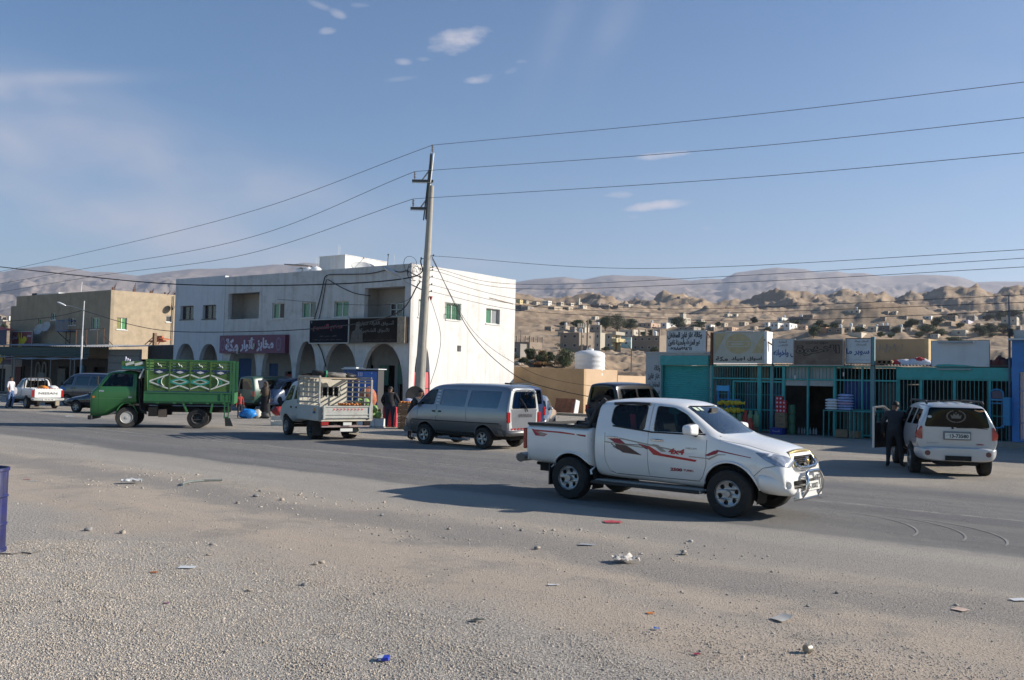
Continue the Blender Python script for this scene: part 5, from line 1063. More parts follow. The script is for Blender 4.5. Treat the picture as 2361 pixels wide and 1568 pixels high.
class Car:
    def __init__(s,name,label,loc,heading,cat,stations,body_m,level=2,group=None,gm_=None):
        s.t=thing(name,label,cat,loc,heading,group); s.hull=hull_mesh(stations,level); s.body_m=body_m
        s.bvh=BVHTree.FromPolygons([v.co for v in s.hull.vertices],[tuple(p.vertices) for p in s.hull.polygons])
        s.cuts=[]; s.wins=[]; s.gm=gm_ or gl_car
    def yat(s,x,z,side):
        h=s.bvh.ray_cast(Vector((x,3*side,z)),Vector((0,-side,0))); return h[0].y if h[0] is not None else .85*side
    def xat(s,y,z,front=True):
        d=1 if front else -1; h=s.bvh.ray_cast(Vector((8*d,y,z)),Vector((-d,0,0))); return h[0].x if h[0] is not None else 0
    def zat(s,x,y):
        h=s.bvh.ray_cast(Vector((x,y,5)),Vector((0,0,-1))); return h[0].z if h[0] is not None else 0
    def side(s,side):return lambda u,v,d:Vector((u,s.yat(u,v,side)-side*d,v))
    def front(s,fr=True):return lambda u,v,d:Vector((s.xat(u,v,fr)-(1 if fr else -1)*d,u,v))
    def win_side(s,pts,mat=None,both=True,r=.05,label=None):s.wins.append(('side',round_poly(pts,r),mat,both))
    def win_end(s,pts,x0,x1,mat=None,r=.05):s.wins.append(('end',round_poly(pts,r),mat,(x0,x1)))
    def arches(s,xs,r,zc):
        for x in xs:s.cuts.append(prism_xz(circ(x,zc,r,28),-3,3))
    def slot(s,pts,w=.011):
        "panel gap along a line in x,z"
        for a,b in zip(pts,pts[1:]):
            a,b=Vector(a),Vector(b); d=(b-a).normalized(); n=Vector((-d.y,d.x))*w/2; e=d*w*.3
            s.cuts.append(prism_xz([tuple(a-n-e),tuple(b-n+e),tuple(b+n+e),tuple(a+n-e)]))
    def finish(s,body_name='body',inner=None,shell=.03,extra=None):
        cutters=[]
        for k,pts,m,q in s.wins:cutters.append(prism_xz(pts,-3,3) if k=='side' else prism_yz(pts,*q))
        me=boolean(s.hull.copy(),[(c,'DIFFERENCE') for c in cutters+s.cuts+(extra or[])],shell)
        mats=[s.body_m,inner or black_pl]
        mi=np.zeros(len(me.polygons),dtype=np.int32); me.polygons.foreach_get('material_index',mi)
        mi=np.minimum(mi,1);
        s.body=link_mesh(body_name,me,mats,s.t,38); me.polygons.foreach_set('material_index',mi)
        for(k,pts,m,q),c in zip(s.wins,cutters):
            g=boolean(s.hull.copy(),[(c,'INTERSECT')],.006,-.012)
            if len(g.polygons):
                if k=='side':
                    for sd in(1,-1):
                        bm=bmesh.new(); bm.from_mesh(g); bmesh.ops.delete(bm,geom=[v for v in bm.verts if v.co.y*sd<0],context='VERTS')
                        if len(bm.verts):gm2=bpy.data.meshes.new('window'); bm.to_mesh(gm2); gm2.polygons.foreach_set('material_index',[0]*len(gm2.polygons)); o=link_mesh('window',gm2,[m or s.gm],s.t,60)
                        bm.free()
                else:g.polygons.foreach_set('material_index',[0]*len(g.polygons)); o=link_mesh('windscreen' if q[1]>1.5 else 'rear_window',g,[m or s.gm],s.t,60)
        return s
    def decal(s,loops,m,side=None,front=None,name='stripe',off=.004,parent=None,grid=.12):
        "flat print following the body"
        q=MB(); q.panel(loops,lambda u,v,d:Vector((u,v,0)))
        bm=bmesh.new(); me=q.mesh(); bm.from_mesh(me); bpy.data.meshes.remove(me)
        xs=[v.co.x for v in bm.verts]; ys=[v.co.y for v in bm.verts]
        for ax,(lo,hi) in((0,(min(xs),max(xs))),(1,(min(ys),max(ys)))):
            c=lo+grid
            while c<hi:
                co=Vector((c,0,0)) if ax==0 else Vector((0,c,0)); no=Vector((1,0,0)) if ax==0 else Vector((0,1,0))
                bmesh.ops.bisect_plane(bm,geom=bm.verts[:]+bm.edges[:]+bm.faces[:],plane_co=co,plane_no=no); c+=grid
        f=s.side(side) if side is not None else s.front(front)
        for v in bm.verts:v.co=f(v.co.x,v.co.y,-off)
        me=bpy.data.meshes.new(name); bm.to_mesh(me); bm.free(); me.materials.append(m); me.polygons.foreach_set('use_smooth',[True]*len(me.polygons))
        o=bpy.data.objects.new(name,me); COL.objects.link(o); o.parent=parent or s.t; return o
    def text(s,txt,m,x0,x1,z0,z1,side=None,front=None,bold=.03,ar=False,slant=0,mirror=None,off=.006):
        f0=s.side(side) if side is not None else s.front(front)
        flip=(side==1) or(front is True and side is None)
        f=lambda u,v,d:f0((x0+x1-u) if False else u,v,d)
        v,fs,wd,ht=text2d(txt,bold,ar); q=MB()
        pts=[]
        for p in v:
            a=p[0]/wd; b=p[1]/ht; u=x0+(x1-x0)*a+slant*b; pts.append(f0(u,z0+(z1-z0)*b,-off))
        q.add(pts,fs); return q.build('lettering',m,s.t,recalc=False)
def wheel(parent,x,y,r_,w_,side,style='steel',steer=0.0,rim_m=None,rr=.58):
    "side = +1 left, -1 right (the face that shows)"
    o=bpy.data.objects.new('wheel',None); q=MB(); hw=w_/2; R_=r_*rr
    prof=[(R_,-hw*.85),(R_+.02,-hw),(r_*.93,-hw),(r_*.985,-hw*.8),(r_,-hw*.5),(r_,hw*.5),(r_*.985,hw*.8),(r_*.93,hw),(R_+.02,hw),(R_,hw*.85),(R_*.97,hw*.6),(R_*.95,-hw*.6),(R_,-hw*.85)]
    q.lathe(prof,n=32,axis='Y'); t=q.build('wheel',tyre_m,parent,smooth=35)
    bpy.data.objects.remove(o); t.location=(x,y,r_); t.rotation_euler=(0,0,steer)
    q=MB(); rm=rim_m or rim_s; yf=side*hw
    P=lambda d0:(lambda u,v,d:Vector((u,(yf-side*(d0+d)),v)))
    outer=circ(0,0,R_*.98,30)
    def cone(u,v,d,deep=.05):
        rr_=math.hypot(u,v)/R_; return Vector((u,yf-side*(.02+deep*(1-abs(rr_*2-1)**2)*.6+d),v))
    if style=='steel':
        holes=[]
        for k in range(6):
            a=2*math.pi*k/6+.26; h=[(R_*ra*math.cos(a+da),R_*ra*math.sin(a+da)) for ra,da in((.50,-.14),(.50,.14),(.62,.27),(.80,.22),(.82,0),(.80,-.22),(.62,-.27))]; holes.append(h)
        q.panel([outer]+holes,lambda u,v,d:cone(u,v,d),.02,0)
    elif style=='alloy':
        holes=[]
        for k in range(5):
            a=2*math.pi*k/5+.3; h=[(R_*ra*math.cos(a+da),R_*ra*math.sin(a+da)) for ra,da in((.30,0),(.55,.26),(.84,.40),(.88,0),(.84,-.40),(.55,-.26))][::1]; holes.append([h[i] for i in(0,1,2,3,4,5)])
        q.panel([outer]+holes,lambda u,v,d:cone(u,v,d,.02),.03,0)
    elif style=='truck':
        holes=[circ(R_*.68*math.cos(2*math.pi*k/8),R_*.68*math.sin(2*math.pi*k/8),R_*.10,8) for k in range(8)]
        q.panel([outer]+holes,lambda u,v,d:Vector((u,yf-side*(.0+.11*max(0,1-((math.hypot(u,v)/R_-.25)/.7)**2 if math.hypot(u,v)/R_>.25 else 1)+d),v)),.02,0)
    else:q.panel([outer],lambda u,v,d:cone(u,v,d,.01),.02,0)
    n0=len(q.v)
    q.lathe([(R_*.98,0),(R_*1.02,.008),(R_*.99,.02),(R_*.93,.012)],c=(0,yf-side*.012 if side>0 else yf+.0,0),n=30,axis='Y')
    q.lathe([(.001,.0),(R_*.22,.0),(R_*.24,.02),(R_*.24,.05)] if side<0 else[(.001,.05),(R_*.22,.05),(R_*.24,.03),(R_*.24,0)],c=(0,yf-side*.05 if side>0 else yf+.0,0),n=16,axis='Y',m=0)
    rim=q.build('rim',[rm,rim_d],t,smooth=40)
    q=MB(); q.lathe([(.001,-side*.0),(R_*.96,0)],c=(0,yf-side*.10,0),n=20,axis='Y'); q.build('brake',rim_d,rim,recalc=False)
    return t
def wheels(car,xs,r_,w_,track,style,steer=0,rim_m=None,rr=.58,dual=False):
    for i,x in enumerate(xs):
        for sd in(1,-1):
            y=sd*(track/2); wheel(car.t if hasattr(car,'t') else car,x,y,r_,w_,sd,style if not(dual and i==0) else 'truck',steer if i==1 else 0,rim_m,rr)
def seats(parent,xs,ys,z,m=seat_m,h=.65):
    for x in xs:
        for y in ys:
            q=MB(); q.T=Matrix.Translation((x,y,z)); q.box((-.18,0,h*.45),(.14,.46,h*.9),ry=R(-8)); q.box((.08,0,0),(.5,.48,.14)); q.box((-.24,0,h+.02),(.09,.24,.2)); q.build('seat',m,parent,bevel=.03)
def tub(parent,x0,x1,w_,z0,z1):
    q=MB(); q.b2(x0,x1,-w_/2,w_/2,z0,z1); q.build('underbody',under_m,parent)
def liner(parent,x,r_,w_,zc):
    q=MB()
    for sd in(1,-1):
        pts=[(x+r_*math.cos(t),zc+r_*math.sin(t)) for t in[R(a) for a in range(-20,201,15)]]
        vs=[(a,sd*(w_/2-.04),b) for a,b in pts]+[(a,sd*(w_/2-.42),b) for a,b in pts]; n=len(pts)
        q.add(vs,[(i,i+1,i+1+n,i+n) for i in range(n-1)]+[tuple(range(n,2*n))])
    q.build('wheel_arch_liner',under_m,parent,recalc=False)
def mirror(car,x,z,sd,m,out=.16,size=(.10,.11,.16)):
    y=car.yat(x,z-.05,sd); q=MB(); q.ell((x,y+sd*(out),z),size[0],size[1],size[2]*.6,10,8); q.tube([(x+.02,y-sd*.02,z-.06),(x,y+sd*out*.6,z-.04)],.025,6,1); q.build('mirror',[m,black_pl],car.t,smooth=50)
# ---------------------------------------------------------------- the white pickup
wp=paint('white_paint',(.80,.78,.75),.28,.9,dirt=((.50,.46,.40),.12,1.3))
HX=W(-9.38,13.55); HH=-AX
HC=Vector((HX.x,HX.y,0))+NV*.86
hs=[
 (.46,0.450,.85,1.28,1.70,.76,.87,.84,.66,.03),(.50,0.430,.85,1.29,1.755,.77,.88,.85,.68,.04),(.95,0.420,.85,1.29,1.79,.78,.885,.85,.68,.055),(1.55,0.410,.85,1.28,1.795,.78,.885,.85,.68,.06),(2.05,0.400,.84,1.27,1.765,.78,.885,.85,.675,.06),
 (2.25,0.390,.84,1.265,1.70,.78,.885,.85,.665,.055),(2.72,0.390,.83,1.235,1.36,.78,.885,.845,.73,.03),(2.90,0.390,.82,1.20,1.27,.78,.885,.84,.74,.03),(3.25,0.390,.80,1.14,1.20,.78,.885,.83,.70,.045),(3.60,0.460,.78,1.06,1.13,.77,.875,.81,.64,.05),
 (3.82,0.440,.72,.98,1.07,.74,.85,.77,.58,.045),(3.92,0.420,.62,.86,1.0,.70,.80,.72,.52,.03),(3.95,0.430,.60,.80,.95,.66,.76,.68,.48,.02)]
hx=Car('pickup_truck','white double cab pickup with red and gold side stripes driving along the road',HC,HH,'pickup truck',hs,wp)
hx.arches([0.0],.47,.36); hx.arches([3.06],.475,.40)
hx.win_side([(.80,1.40),(.80,1.66),(.88,1.71),(1.50,1.72),(1.50,1.30),(.95,1.33)],gl_car,r=.06); hx.win_side([(1.66,1.29),(1.66,1.72),(1.98,1.70),(2.22,1.60),(2.58,1.30)],gl_car,r=.04)
hx.win_end([(-.66,1.30),(.66,1.30),(.585,1.735),(-.585,1.735)],2.15,3.2,glass('windscreen_glass',(.55,.60,.60),1.0,.10),.07); hx.win_end([(-.6,1.36),(.6,1.36),(.55,1.68),(-.55,1.68)],0,.8,gl_dark)
hx.slot([(.72,1.22),(.73,.75),(.80,.56),(.90,.53)]); hx.slot([(1.585,1.75),(1.58,.53)]); hx.slot([(2.66,1.20),(2.66,.80),(2.58,.60),(2.50,.52),(.90,.52)])
hx.slot([(2.86,1.215),(3.30,1.145),(3.78,1.03)],.006)
hx.slot([(3.46,.68),(3.62,.82),(3.80,.86)],.009)
grille_cut=prism_yz(round_poly([(-.40,.83),(.40,.83),(.43,.93),(.38,1.0),(-.38,1.0),(-.43,.93)],.03),3.70,4.3)
low_cut=prism_yz(round_poly([(-.52,.50),(.52,.50),(.56,.64),(-.56,.64)],.03),3.70,4.3)
fog=[prism_yz(circ(sd*.66,.58,.055,12),3.5,4.3) for sd in(1,-1)]
hx.finish(inner=M('cabin_grey',(.10,.10,.10),.8),extra=[grille_cut,low_cut]+fog)
T=hx.t
bst=[(3.44,.40,.55,.68,.80,.72,.89,.89,.80,.0),(3.6,.38,.54,.70,.81,.72,.895,.885,.78,.0),(3.85,.37,.52,.68,.79,.70,.84,.82,.70,.0),(3.98,.38,.50,.64,.74,.60,.70,.68,.56,.0),(4.02,.40,.50,.62,.72,.5,.58,.56,.46,.0)]
bmesh_h=hull_mesh(bst,2)
bme=boolean(bmesh_h,[(prism_yz(round_poly([(-.55,.50),(.55,.50),(.58,.63),(-.58,.63)],.03),3.75,4.3),'DIFFERENCE'),(prism_xz(circ(3.06,.40,.475,28)),'DIFFERENCE')]+[(prism_yz(circ(sd*.69,.565,.06,14),3.86,4.3),'DIFFERENCE') for sd in(1,-1)])
bmp=link_mesh('front_bumper',bme,[wp],T,35)
q=MB(); q.b2(3.70,3.78,-.6,.6,.48,.66); q.b2(3.74,3.80,-.45,.45,.80,1.02); q.build('grille_backing',black_pl,T)
for k in range(4):q=MB(); q.box((3.86+.01*k,0,.87+.034*k),(.02,.78,.010)); q.build('grille_bar',black_pl,T)
q=MB();
gp=[(3.985,-.40,.86),(4.0,-.30,.825),(4.02,0,.815),(4.0,.30,.825),(3.985,.40,.86)]; q.tube(gp,.03,8); q.tube([(3.90,.41,.98),(3.985,.41,.86)],.02,6); q.tube([(3.90,-.41,.98),(3.985,-.41,.86)],.02,6); q.build('grille_chrome',chrome,T,smooth=50)
q=MB(); q.lathe([(.055,-.012),(.085,-.012),(.085,.012),(.055,.012),(.055,-.012)],c=(3.99,0,.90),n=18,axis='X'); q.ell((4.0,0,.90),.02,.028,.05,8,6,1); q.build('badge',[chrome,M('gold',(.55,.36,.08),.25,1.0)],T,smooth=50)
q=MB(); q.tube([(3.93,-.46,.83),(3.90,-.46,.95),(3.84,-.42,1.035),(3.86,-.2,1.06),(3.87,0,1.065),(3.86,.2,1.06),(3.84,.42,1.035),(3.90,.46,.95),(3.93,.46,.83)],.036,8); q.build('grille_surround',M('gold_trim',(.42,.32,.13),.3,.6),T,smooth=50)
for sd in(1,-1):
    hl=hx.decal([round_poly([(.46,.87),(.46,.96),(.58,1.02),(.74,1.03),(.80,.98),(.74,.86),(.60,.835)],.04)] if sd>0 else[round_poly([(-.46,.87),(-.60,.835),(-.74,.86),(-.80,.98),(-.74,1.03),(-.58,1.02),(-.46,.96)],.04)],lamp_clr,None,True,'headlight',.012,grid=.05)
    hx.decal([round_poly([(3.47,1.05),(3.62,.955),(3.80,.865),(3.94,.845),(3.94,.90),(3.90,.98),(3.76,1.03),(3.6,1.055)],.02)],lamp_clr,sd,None,'headlight',.008,grid=.06)
    q=MB(); q.ell((3.80,sd*.62,.945),.06,.07,.05,10,8); q.build('headlight',chrome,T,smooth=60)
    q=MB(); q.lathe([(.001,.0),(.045,.0),(.055,.02)],c=(3.90,sd*.69,.565),n=14,axis='X'); q.build('fog_lamp',lamp_clr,T,recalc=False)
q=MB(); bb_=[(3.92,-.33,.32),(4.03,-.33,.35),(4.12,-.33,.48),(4.13,-.33,.62),(4.10,-.30,.72),(4.09,-.24,.76),(4.09,0,.765),(4.09,.24,.76),(4.10,.30,.72),(4.13,.33,.62),(4.12,.33,.48),(4.03,.33,.35),(3.92,.33,.32)]
q.tube(bb_,.030,10); q.tube([(4.12,-.34,.66),(3.9,-.34,.66)],.025,6); q.tube([(4.12,.34,.66),(3.9,.34,.66)],.025,6); q.tube([(4.05,-.34,.335),(4.05,.34,.335)],.022,6); q.build('bull_bar',chrome,T,smooth=60)
q=MB(); q.b2(4.07,4.09,-.26,.26,.46,.60); pl=q.build('number_plate',plate_m,T)
lettering('35-30002',lambda u,v,d:Vector((4.093,u,v)),-.22,.22,.485,.575,ink,pl,bold=.02); q=MB(); q.b2(3.98,4.06,-.48,.48,.36,.46); q.build('skid_strip',wp,T)
dk_red=M('stripe_red',(.30,.015,.03),.4); br_=M('stripe_brown',(.085,.04,.035),.4); gd=M('stripe_gold',(.36,.30,.24),.4); rd2=M('stripe_bright_red',(.48,.03,.03),.4)
sd=-1
def rect_l(x0,z0,x1,z1,h0,h1=None):h1=h0 if h1 is None else h1; return[[(x0,z0-h0/2),(x1,z1-h1/2),(x1,z1+h1/2),(x0,z0+h0/2)]]
for sd in(1,-1):
    hx.decal([[(.74,1.16),(.83,1.14),(1.03,1.13),(1.20,1.02),(.93,1.06)]],dk_red,sd); hx.decal([[(.93,1.06),(1.18,1.02),(1.48,.875),(1.10,.90),(.97,.97)]],br_,sd); hx.decal(rect_l(.86,1.04,.98,.98,.018),br_,sd); hx.decal(rect_l(.90,.995,1.02,.945,.016),br_,sd)
    hx.decal(rect_l(1.02,1.14,2.12,.995,.022),gd,sd); hx.decal(rect_l(.72,1.065,1.5,1.01,.02),gd,sd); hx.decal(rect_l(1.1,1.05,1.52,1.045,.012),br_,sd)
    hx.decal([[(1.38,1.075),(1.62,1.04),(1.85,.93),(2.50,.868),(2.47,.835),(1.70,.90),(1.60,.99)]],rd2,sd); hx.decal([[(1.38,1.075),(1.58,1.045),(1.60,.99),(1.56,.98)]],br_,sd)
    hx.decal([[(1.66,1.08),(1.78,1.07),(1.95,.965),(1.85,.96)]],gd,sd)
    hx.decal([[(2.64,.955),(2.80,1.04),(2.90,1.05),(2.84,.985),(2.70,.945)]],dk_red,sd,grid=.06); hx.decal(rect_l(2.84,1.045,3.42,.965,.024,.010),dk_red,sd,grid=.06); hx.decal(rect_l(2.36,.915,2.70,.905,.014),gd,sd); hx.decal([[(2.68,.90),(2.86,.985),(3.0,.99),(3.0,.98),(2.88,.972),(2.72,.885)]],gd,sd,grid=.06)
    hx.text('4x4',rd2,1.97,2.26,.935,1.03,side=sd,bold=.05,slant=.03); hx.text('2500',dk_red,2.0,2.22,.655,.71,side=sd,bold=.05,slant=.01); hx.text('TURBO',dk_red,2.25,2.43,.665,.70,side=sd,bold=.03); hx.text('HILUX',gd,2.30,2.50,1.035,1.06,side=sd,bold=.02)
    for hxx in(.88,1.76):q=MB(); y=hx.yat(hxx,1.145,sd); q.tube([(hxx-.11,y+sd*.0,1.15),(hxx-.08,y+sd*.04,1.15),(hxx+.08,y+sd*.04,1.145),(hxx+.11,y,1.145)],.018,6); q.build('door_handle',chrome,T,smooth=50)
    q=MB(); y=hx.yat(2.45,1.3,sd); q.add([(2.43+dx*(.10 if dy*sd<0 else .085),y+sd*.17+dy*.14,1.355+dz*(.10 if dy*sd<0 else .075)) for dx in(-1,1) for dy in(-1,1) for dz in(-1,1)],[(0,1,3,2),(4,6,7,5),(0,4,5,1),(2,3,7,6),(0,2,6,4),(1,5,7,3)]); m_=q.build('mirror',wp,T); bv_=m_.modifiers.new('b','BEVEL'); bv_.width=.05; bv_.segments=4; q=MB(); q.tube([(2.46,y-sd*.03,1.26),(2.45,y+sd*.10,1.29)],.035,6); q.ell((2.38,y+sd*.17,1.355),.08,.11,.075,12,8); q.build('mirror_glass',black_pl,m_,smooth=50)
    q=MB(); q.tube([Vector((x,hx.yat(x,z,sd)+sd*.012,z)) for x,z in((.80,1.725),(1.15,1.745),(1.52,1.74))],.028,6); q.build('rain_guard',black_pl,T,smooth=50)
    q=MB(); q.tube([Vector((x,hx.yat(x,z,sd)+sd*.002,z)) for x,z in((.86,1.345),(1.5,1.29),(1.64,1.275),(2.2,1.275),(2.62,1.285))],.014,5); q.build('window_trim',black_pl,T,smooth=50)
    q=MB(); q.b2(.52,2.62,sd*.80,sd*.97,.335,.385); q.b2(.52,2.60,sd*.965,sd*.98,.33,.39,1); q.b2(.5,2.64,sd*.5,sd*.8,.36,.40); q.build('side_step',[M('step_alu',(.30,.30,.30),.45,.6),black_pl],T,bevel=.01)
    for(xc,r_) in((3.06,.475),):
        pts=[(xc+(r_+.0)*math.cos(t),.40+(r_+.0)*math.sin(t)) for t in[R(a) for a in range(8,172,8)]]
        q=MB(); q.tube([Vector((x,hx.yat(x,max(z,.50)+.02,sd)+sd*.012,z)) for x,z in pts],.022,6); q.build('wheel_arch_lip',wp,T,smooth=60)
bst=[(-1.05,.60,.85,1.22,1.29,.80,.865,.865,.83,.0),(-1.0,.58,.85,1.23,1.31,.80,.875,.875,.84,.0),(-.5,.56,.85,1.23,1.31,.80,.885,.885,.85,.0),(0,.55,.85,1.23,1.30,.80,.885,.885,.85,0),(.36,.54,.85,1.22,1.295,.80,.885,.885,.85,0),(.43,.54,.85,1.22,1.29,.80,.88,.88,.845,0)]
hb=Car.__new__(Car); hb.t=T; hb.hull=hull_mesh(bst,2); hb.bvh=BVHTree.FromPolygons([v.co for v in hb.hull.vertices],[tuple(p.vertices) for p in hb.hull.polygons])
cav=MB(); cav.b2(-.97,.36,-.76,.76,.80,1.6)
bme=boolean(hb.hull.copy(),[(cav,'DIFFERENCE'),(prism_xz(circ(0,.36,.47,28)),'DIFFERENCE'),(prism_xz([(-1.2,.4),(-.92,.4),(-1.0,.60),(-1.2,.66)]),'DIFFERENCE')])
bd=link_mesh('load_bed',bme,[wp],T,35)
q=MB(); q.b2(-.96,.35,-.75,.75,.80,.82);
for s_ in(1,-1):q.b2(-.98,.36,s_*.745,s_*.86,1.285,1.325); q.b2(-.96,.35,s_*.73,s_*.755,.82,1.28)
q.b2(-1.0,-.955,-.8,.8,1.27,1.32); q.b2(.33,.355,-.75,.75,.82,1.3)
q.build('bed_liner',black_pl,bd)
for sd in(1,-1):
    for a in(([(-.88,1.215),(-.80,1.20),(-.2,1.19),(.10,1.168),(.10,1.145),(-.3,1.165),(-.72,1.17),(-.5,1.13),(-.58,1.085),(-.78,1.09)],rd2),([(-.80,1.17),(-.72,1.165),(-.52,1.125),(-.60,1.095),(-.72,1.10),(-.66,1.12)],gd),([(.13,1.165),(.42,1.155),(.42,1.115),(.17,1.14)],dk_red),([(.30,1.10),(.42,1.09),(.42,1.04)],gd)):
        hb.decal([a[0]] if sd==-1 else[a[0]],a[1],sd,grid=.1)
    q=MB(); q.tube([Vector((x,hb.yat(x,z+.02,sd)+sd*.005,z)) for x,z in[(.47*math.cos(t),.36+.47*math.sin(t)) for t in[R(a) for a in range(14,178,8)]]],.02,6); q.build('wheel_arch_lip',wp,bd,smooth=60)
    q=MB(); q.b2(-1.07,-1.0,sd*.76,sd*.885,.84,1.22); q.build('tail_light',lamp_red,T,bevel=.02)
    q=MB(); q.b2(-.45,-.42,sd*.68,sd*.90,.22,.60); q.build('mud_flap',black_pl,T)
q=MB(); q.b2(-1.07,-1.04,-.74,.74,.62,1.28); q.build('tailgate',wp,T,bevel=.02); q=MB(); q.tube([(-1.14,-.84,.66),(-1.22,-.78,.66),(-1.24,0,.66),(-1.22,.78,.66),(-1.14,.84,.66)],.085,8); q.build('rear_bumper',M('bumper_grey',(.14,.14,.14),.35,.5),T,smooth=50)
q=MB()
for y in(-.64,.64):q.tube([(.28,y*1.1,1.28),(.40,y,1.62),(.56,y*.93,1.80)],.04,8)
q.tube([(.42,-.62,1.70),(.42,0,1.76),(.42,.62,1.70)],.04,8); q.b2(.10,.42,-.7,.7,1.28,1.36); q.box((.25,0,1.45),(.06,1.3,.35),ry=R(-25)); q.build('sports_bar',black_pl,T,smooth=40)
wheels(hx,[0,3.06],.375,.25,1.60,'steel'); tub(T,-.9,3.7,1.1,.42,.56); liner(T,0,.46,1.7,.36); liner(T,3.06,.465,1.7,.40)
tub(T,.55,3.4,1.4,.50,.8); q=MB(); q.b2(.5,2.75,-.74,.74,.8,1.0); q.build('cabin_floor',M('cabin_grey',(1,1,1)),T); seats(T,[1.85],[-.38,.38],1.0); seats(T,[.95],[-.42,0,.42],1.0)
q=MB(); q.b2(2.35,2.85,-.72,.72,1.1,1.27); q.b2(2.5,2.72,-.35,-.05,1.27,1.285,1); q.b2(2.42,2.6,-.1,.12,1.285,1.30,2); q.build('dashboard',[M('dash',(.03,.03,.032),.8),M('paper_white',(.7,.7,.68),.7),M('book_brown',(.15,.07,.04),.7)],T)
q=MB(); q.lathe([(.17,-.012),(.185,0),(.17,.012),(.155,0),(.17,-.012)],c=(0,0,0),n=18,axis='X'); o=q.build('steering_wheel',black_pl,T,smooth=60); o.location=(2.28,.37,1.22); o.rotation_euler=(0,R(25),0)
q=MB(); q.box((1.15,-.62,1.42),(.10,.02,.28),rx=.2); q.build('pink_cloth',M('pink_cloth',(.55,.10,.12),.8),T); q=MB(); q.tube([(2.78,-.55,1.295),(2.70,0,1.34),(2.66,.05,1.35)],.012,4); q.tube([(2.78,.1,1.295),(2.74,.55,1.33)],.012,4); q.build('wiper',black_pl,T)
q=MB(); q.box((2.36,0,1.66),(.05,.24,.07)); q.build('rear_view_mirror',black_pl,T)
st_m=M('sticker',(.55,.62,.50),.5)
for y,z in((-.50,1.66),(-.38,1.66)):f=hx.front(True); q=MB(); q.poly([f(y,z,.002),f(y+.08,z,.002),f(y+.08,z+.05,.002),f(y,z+.05,.002)]); q.build('sticker',st_m,T)
q=MB(); q.tube([(-.1,-.7,.36),(-.1,.7,.36)],.05,6); q.tube([(3.06,-.7,.36),(3.06,.7,.36)],.05,6); q.tube([(-1.0,-.5,.55),(.5,-.5,.45)],.03,6); q.box((0,0,.36),(.3,.26,.26)); q.build('axle',under_m,T)
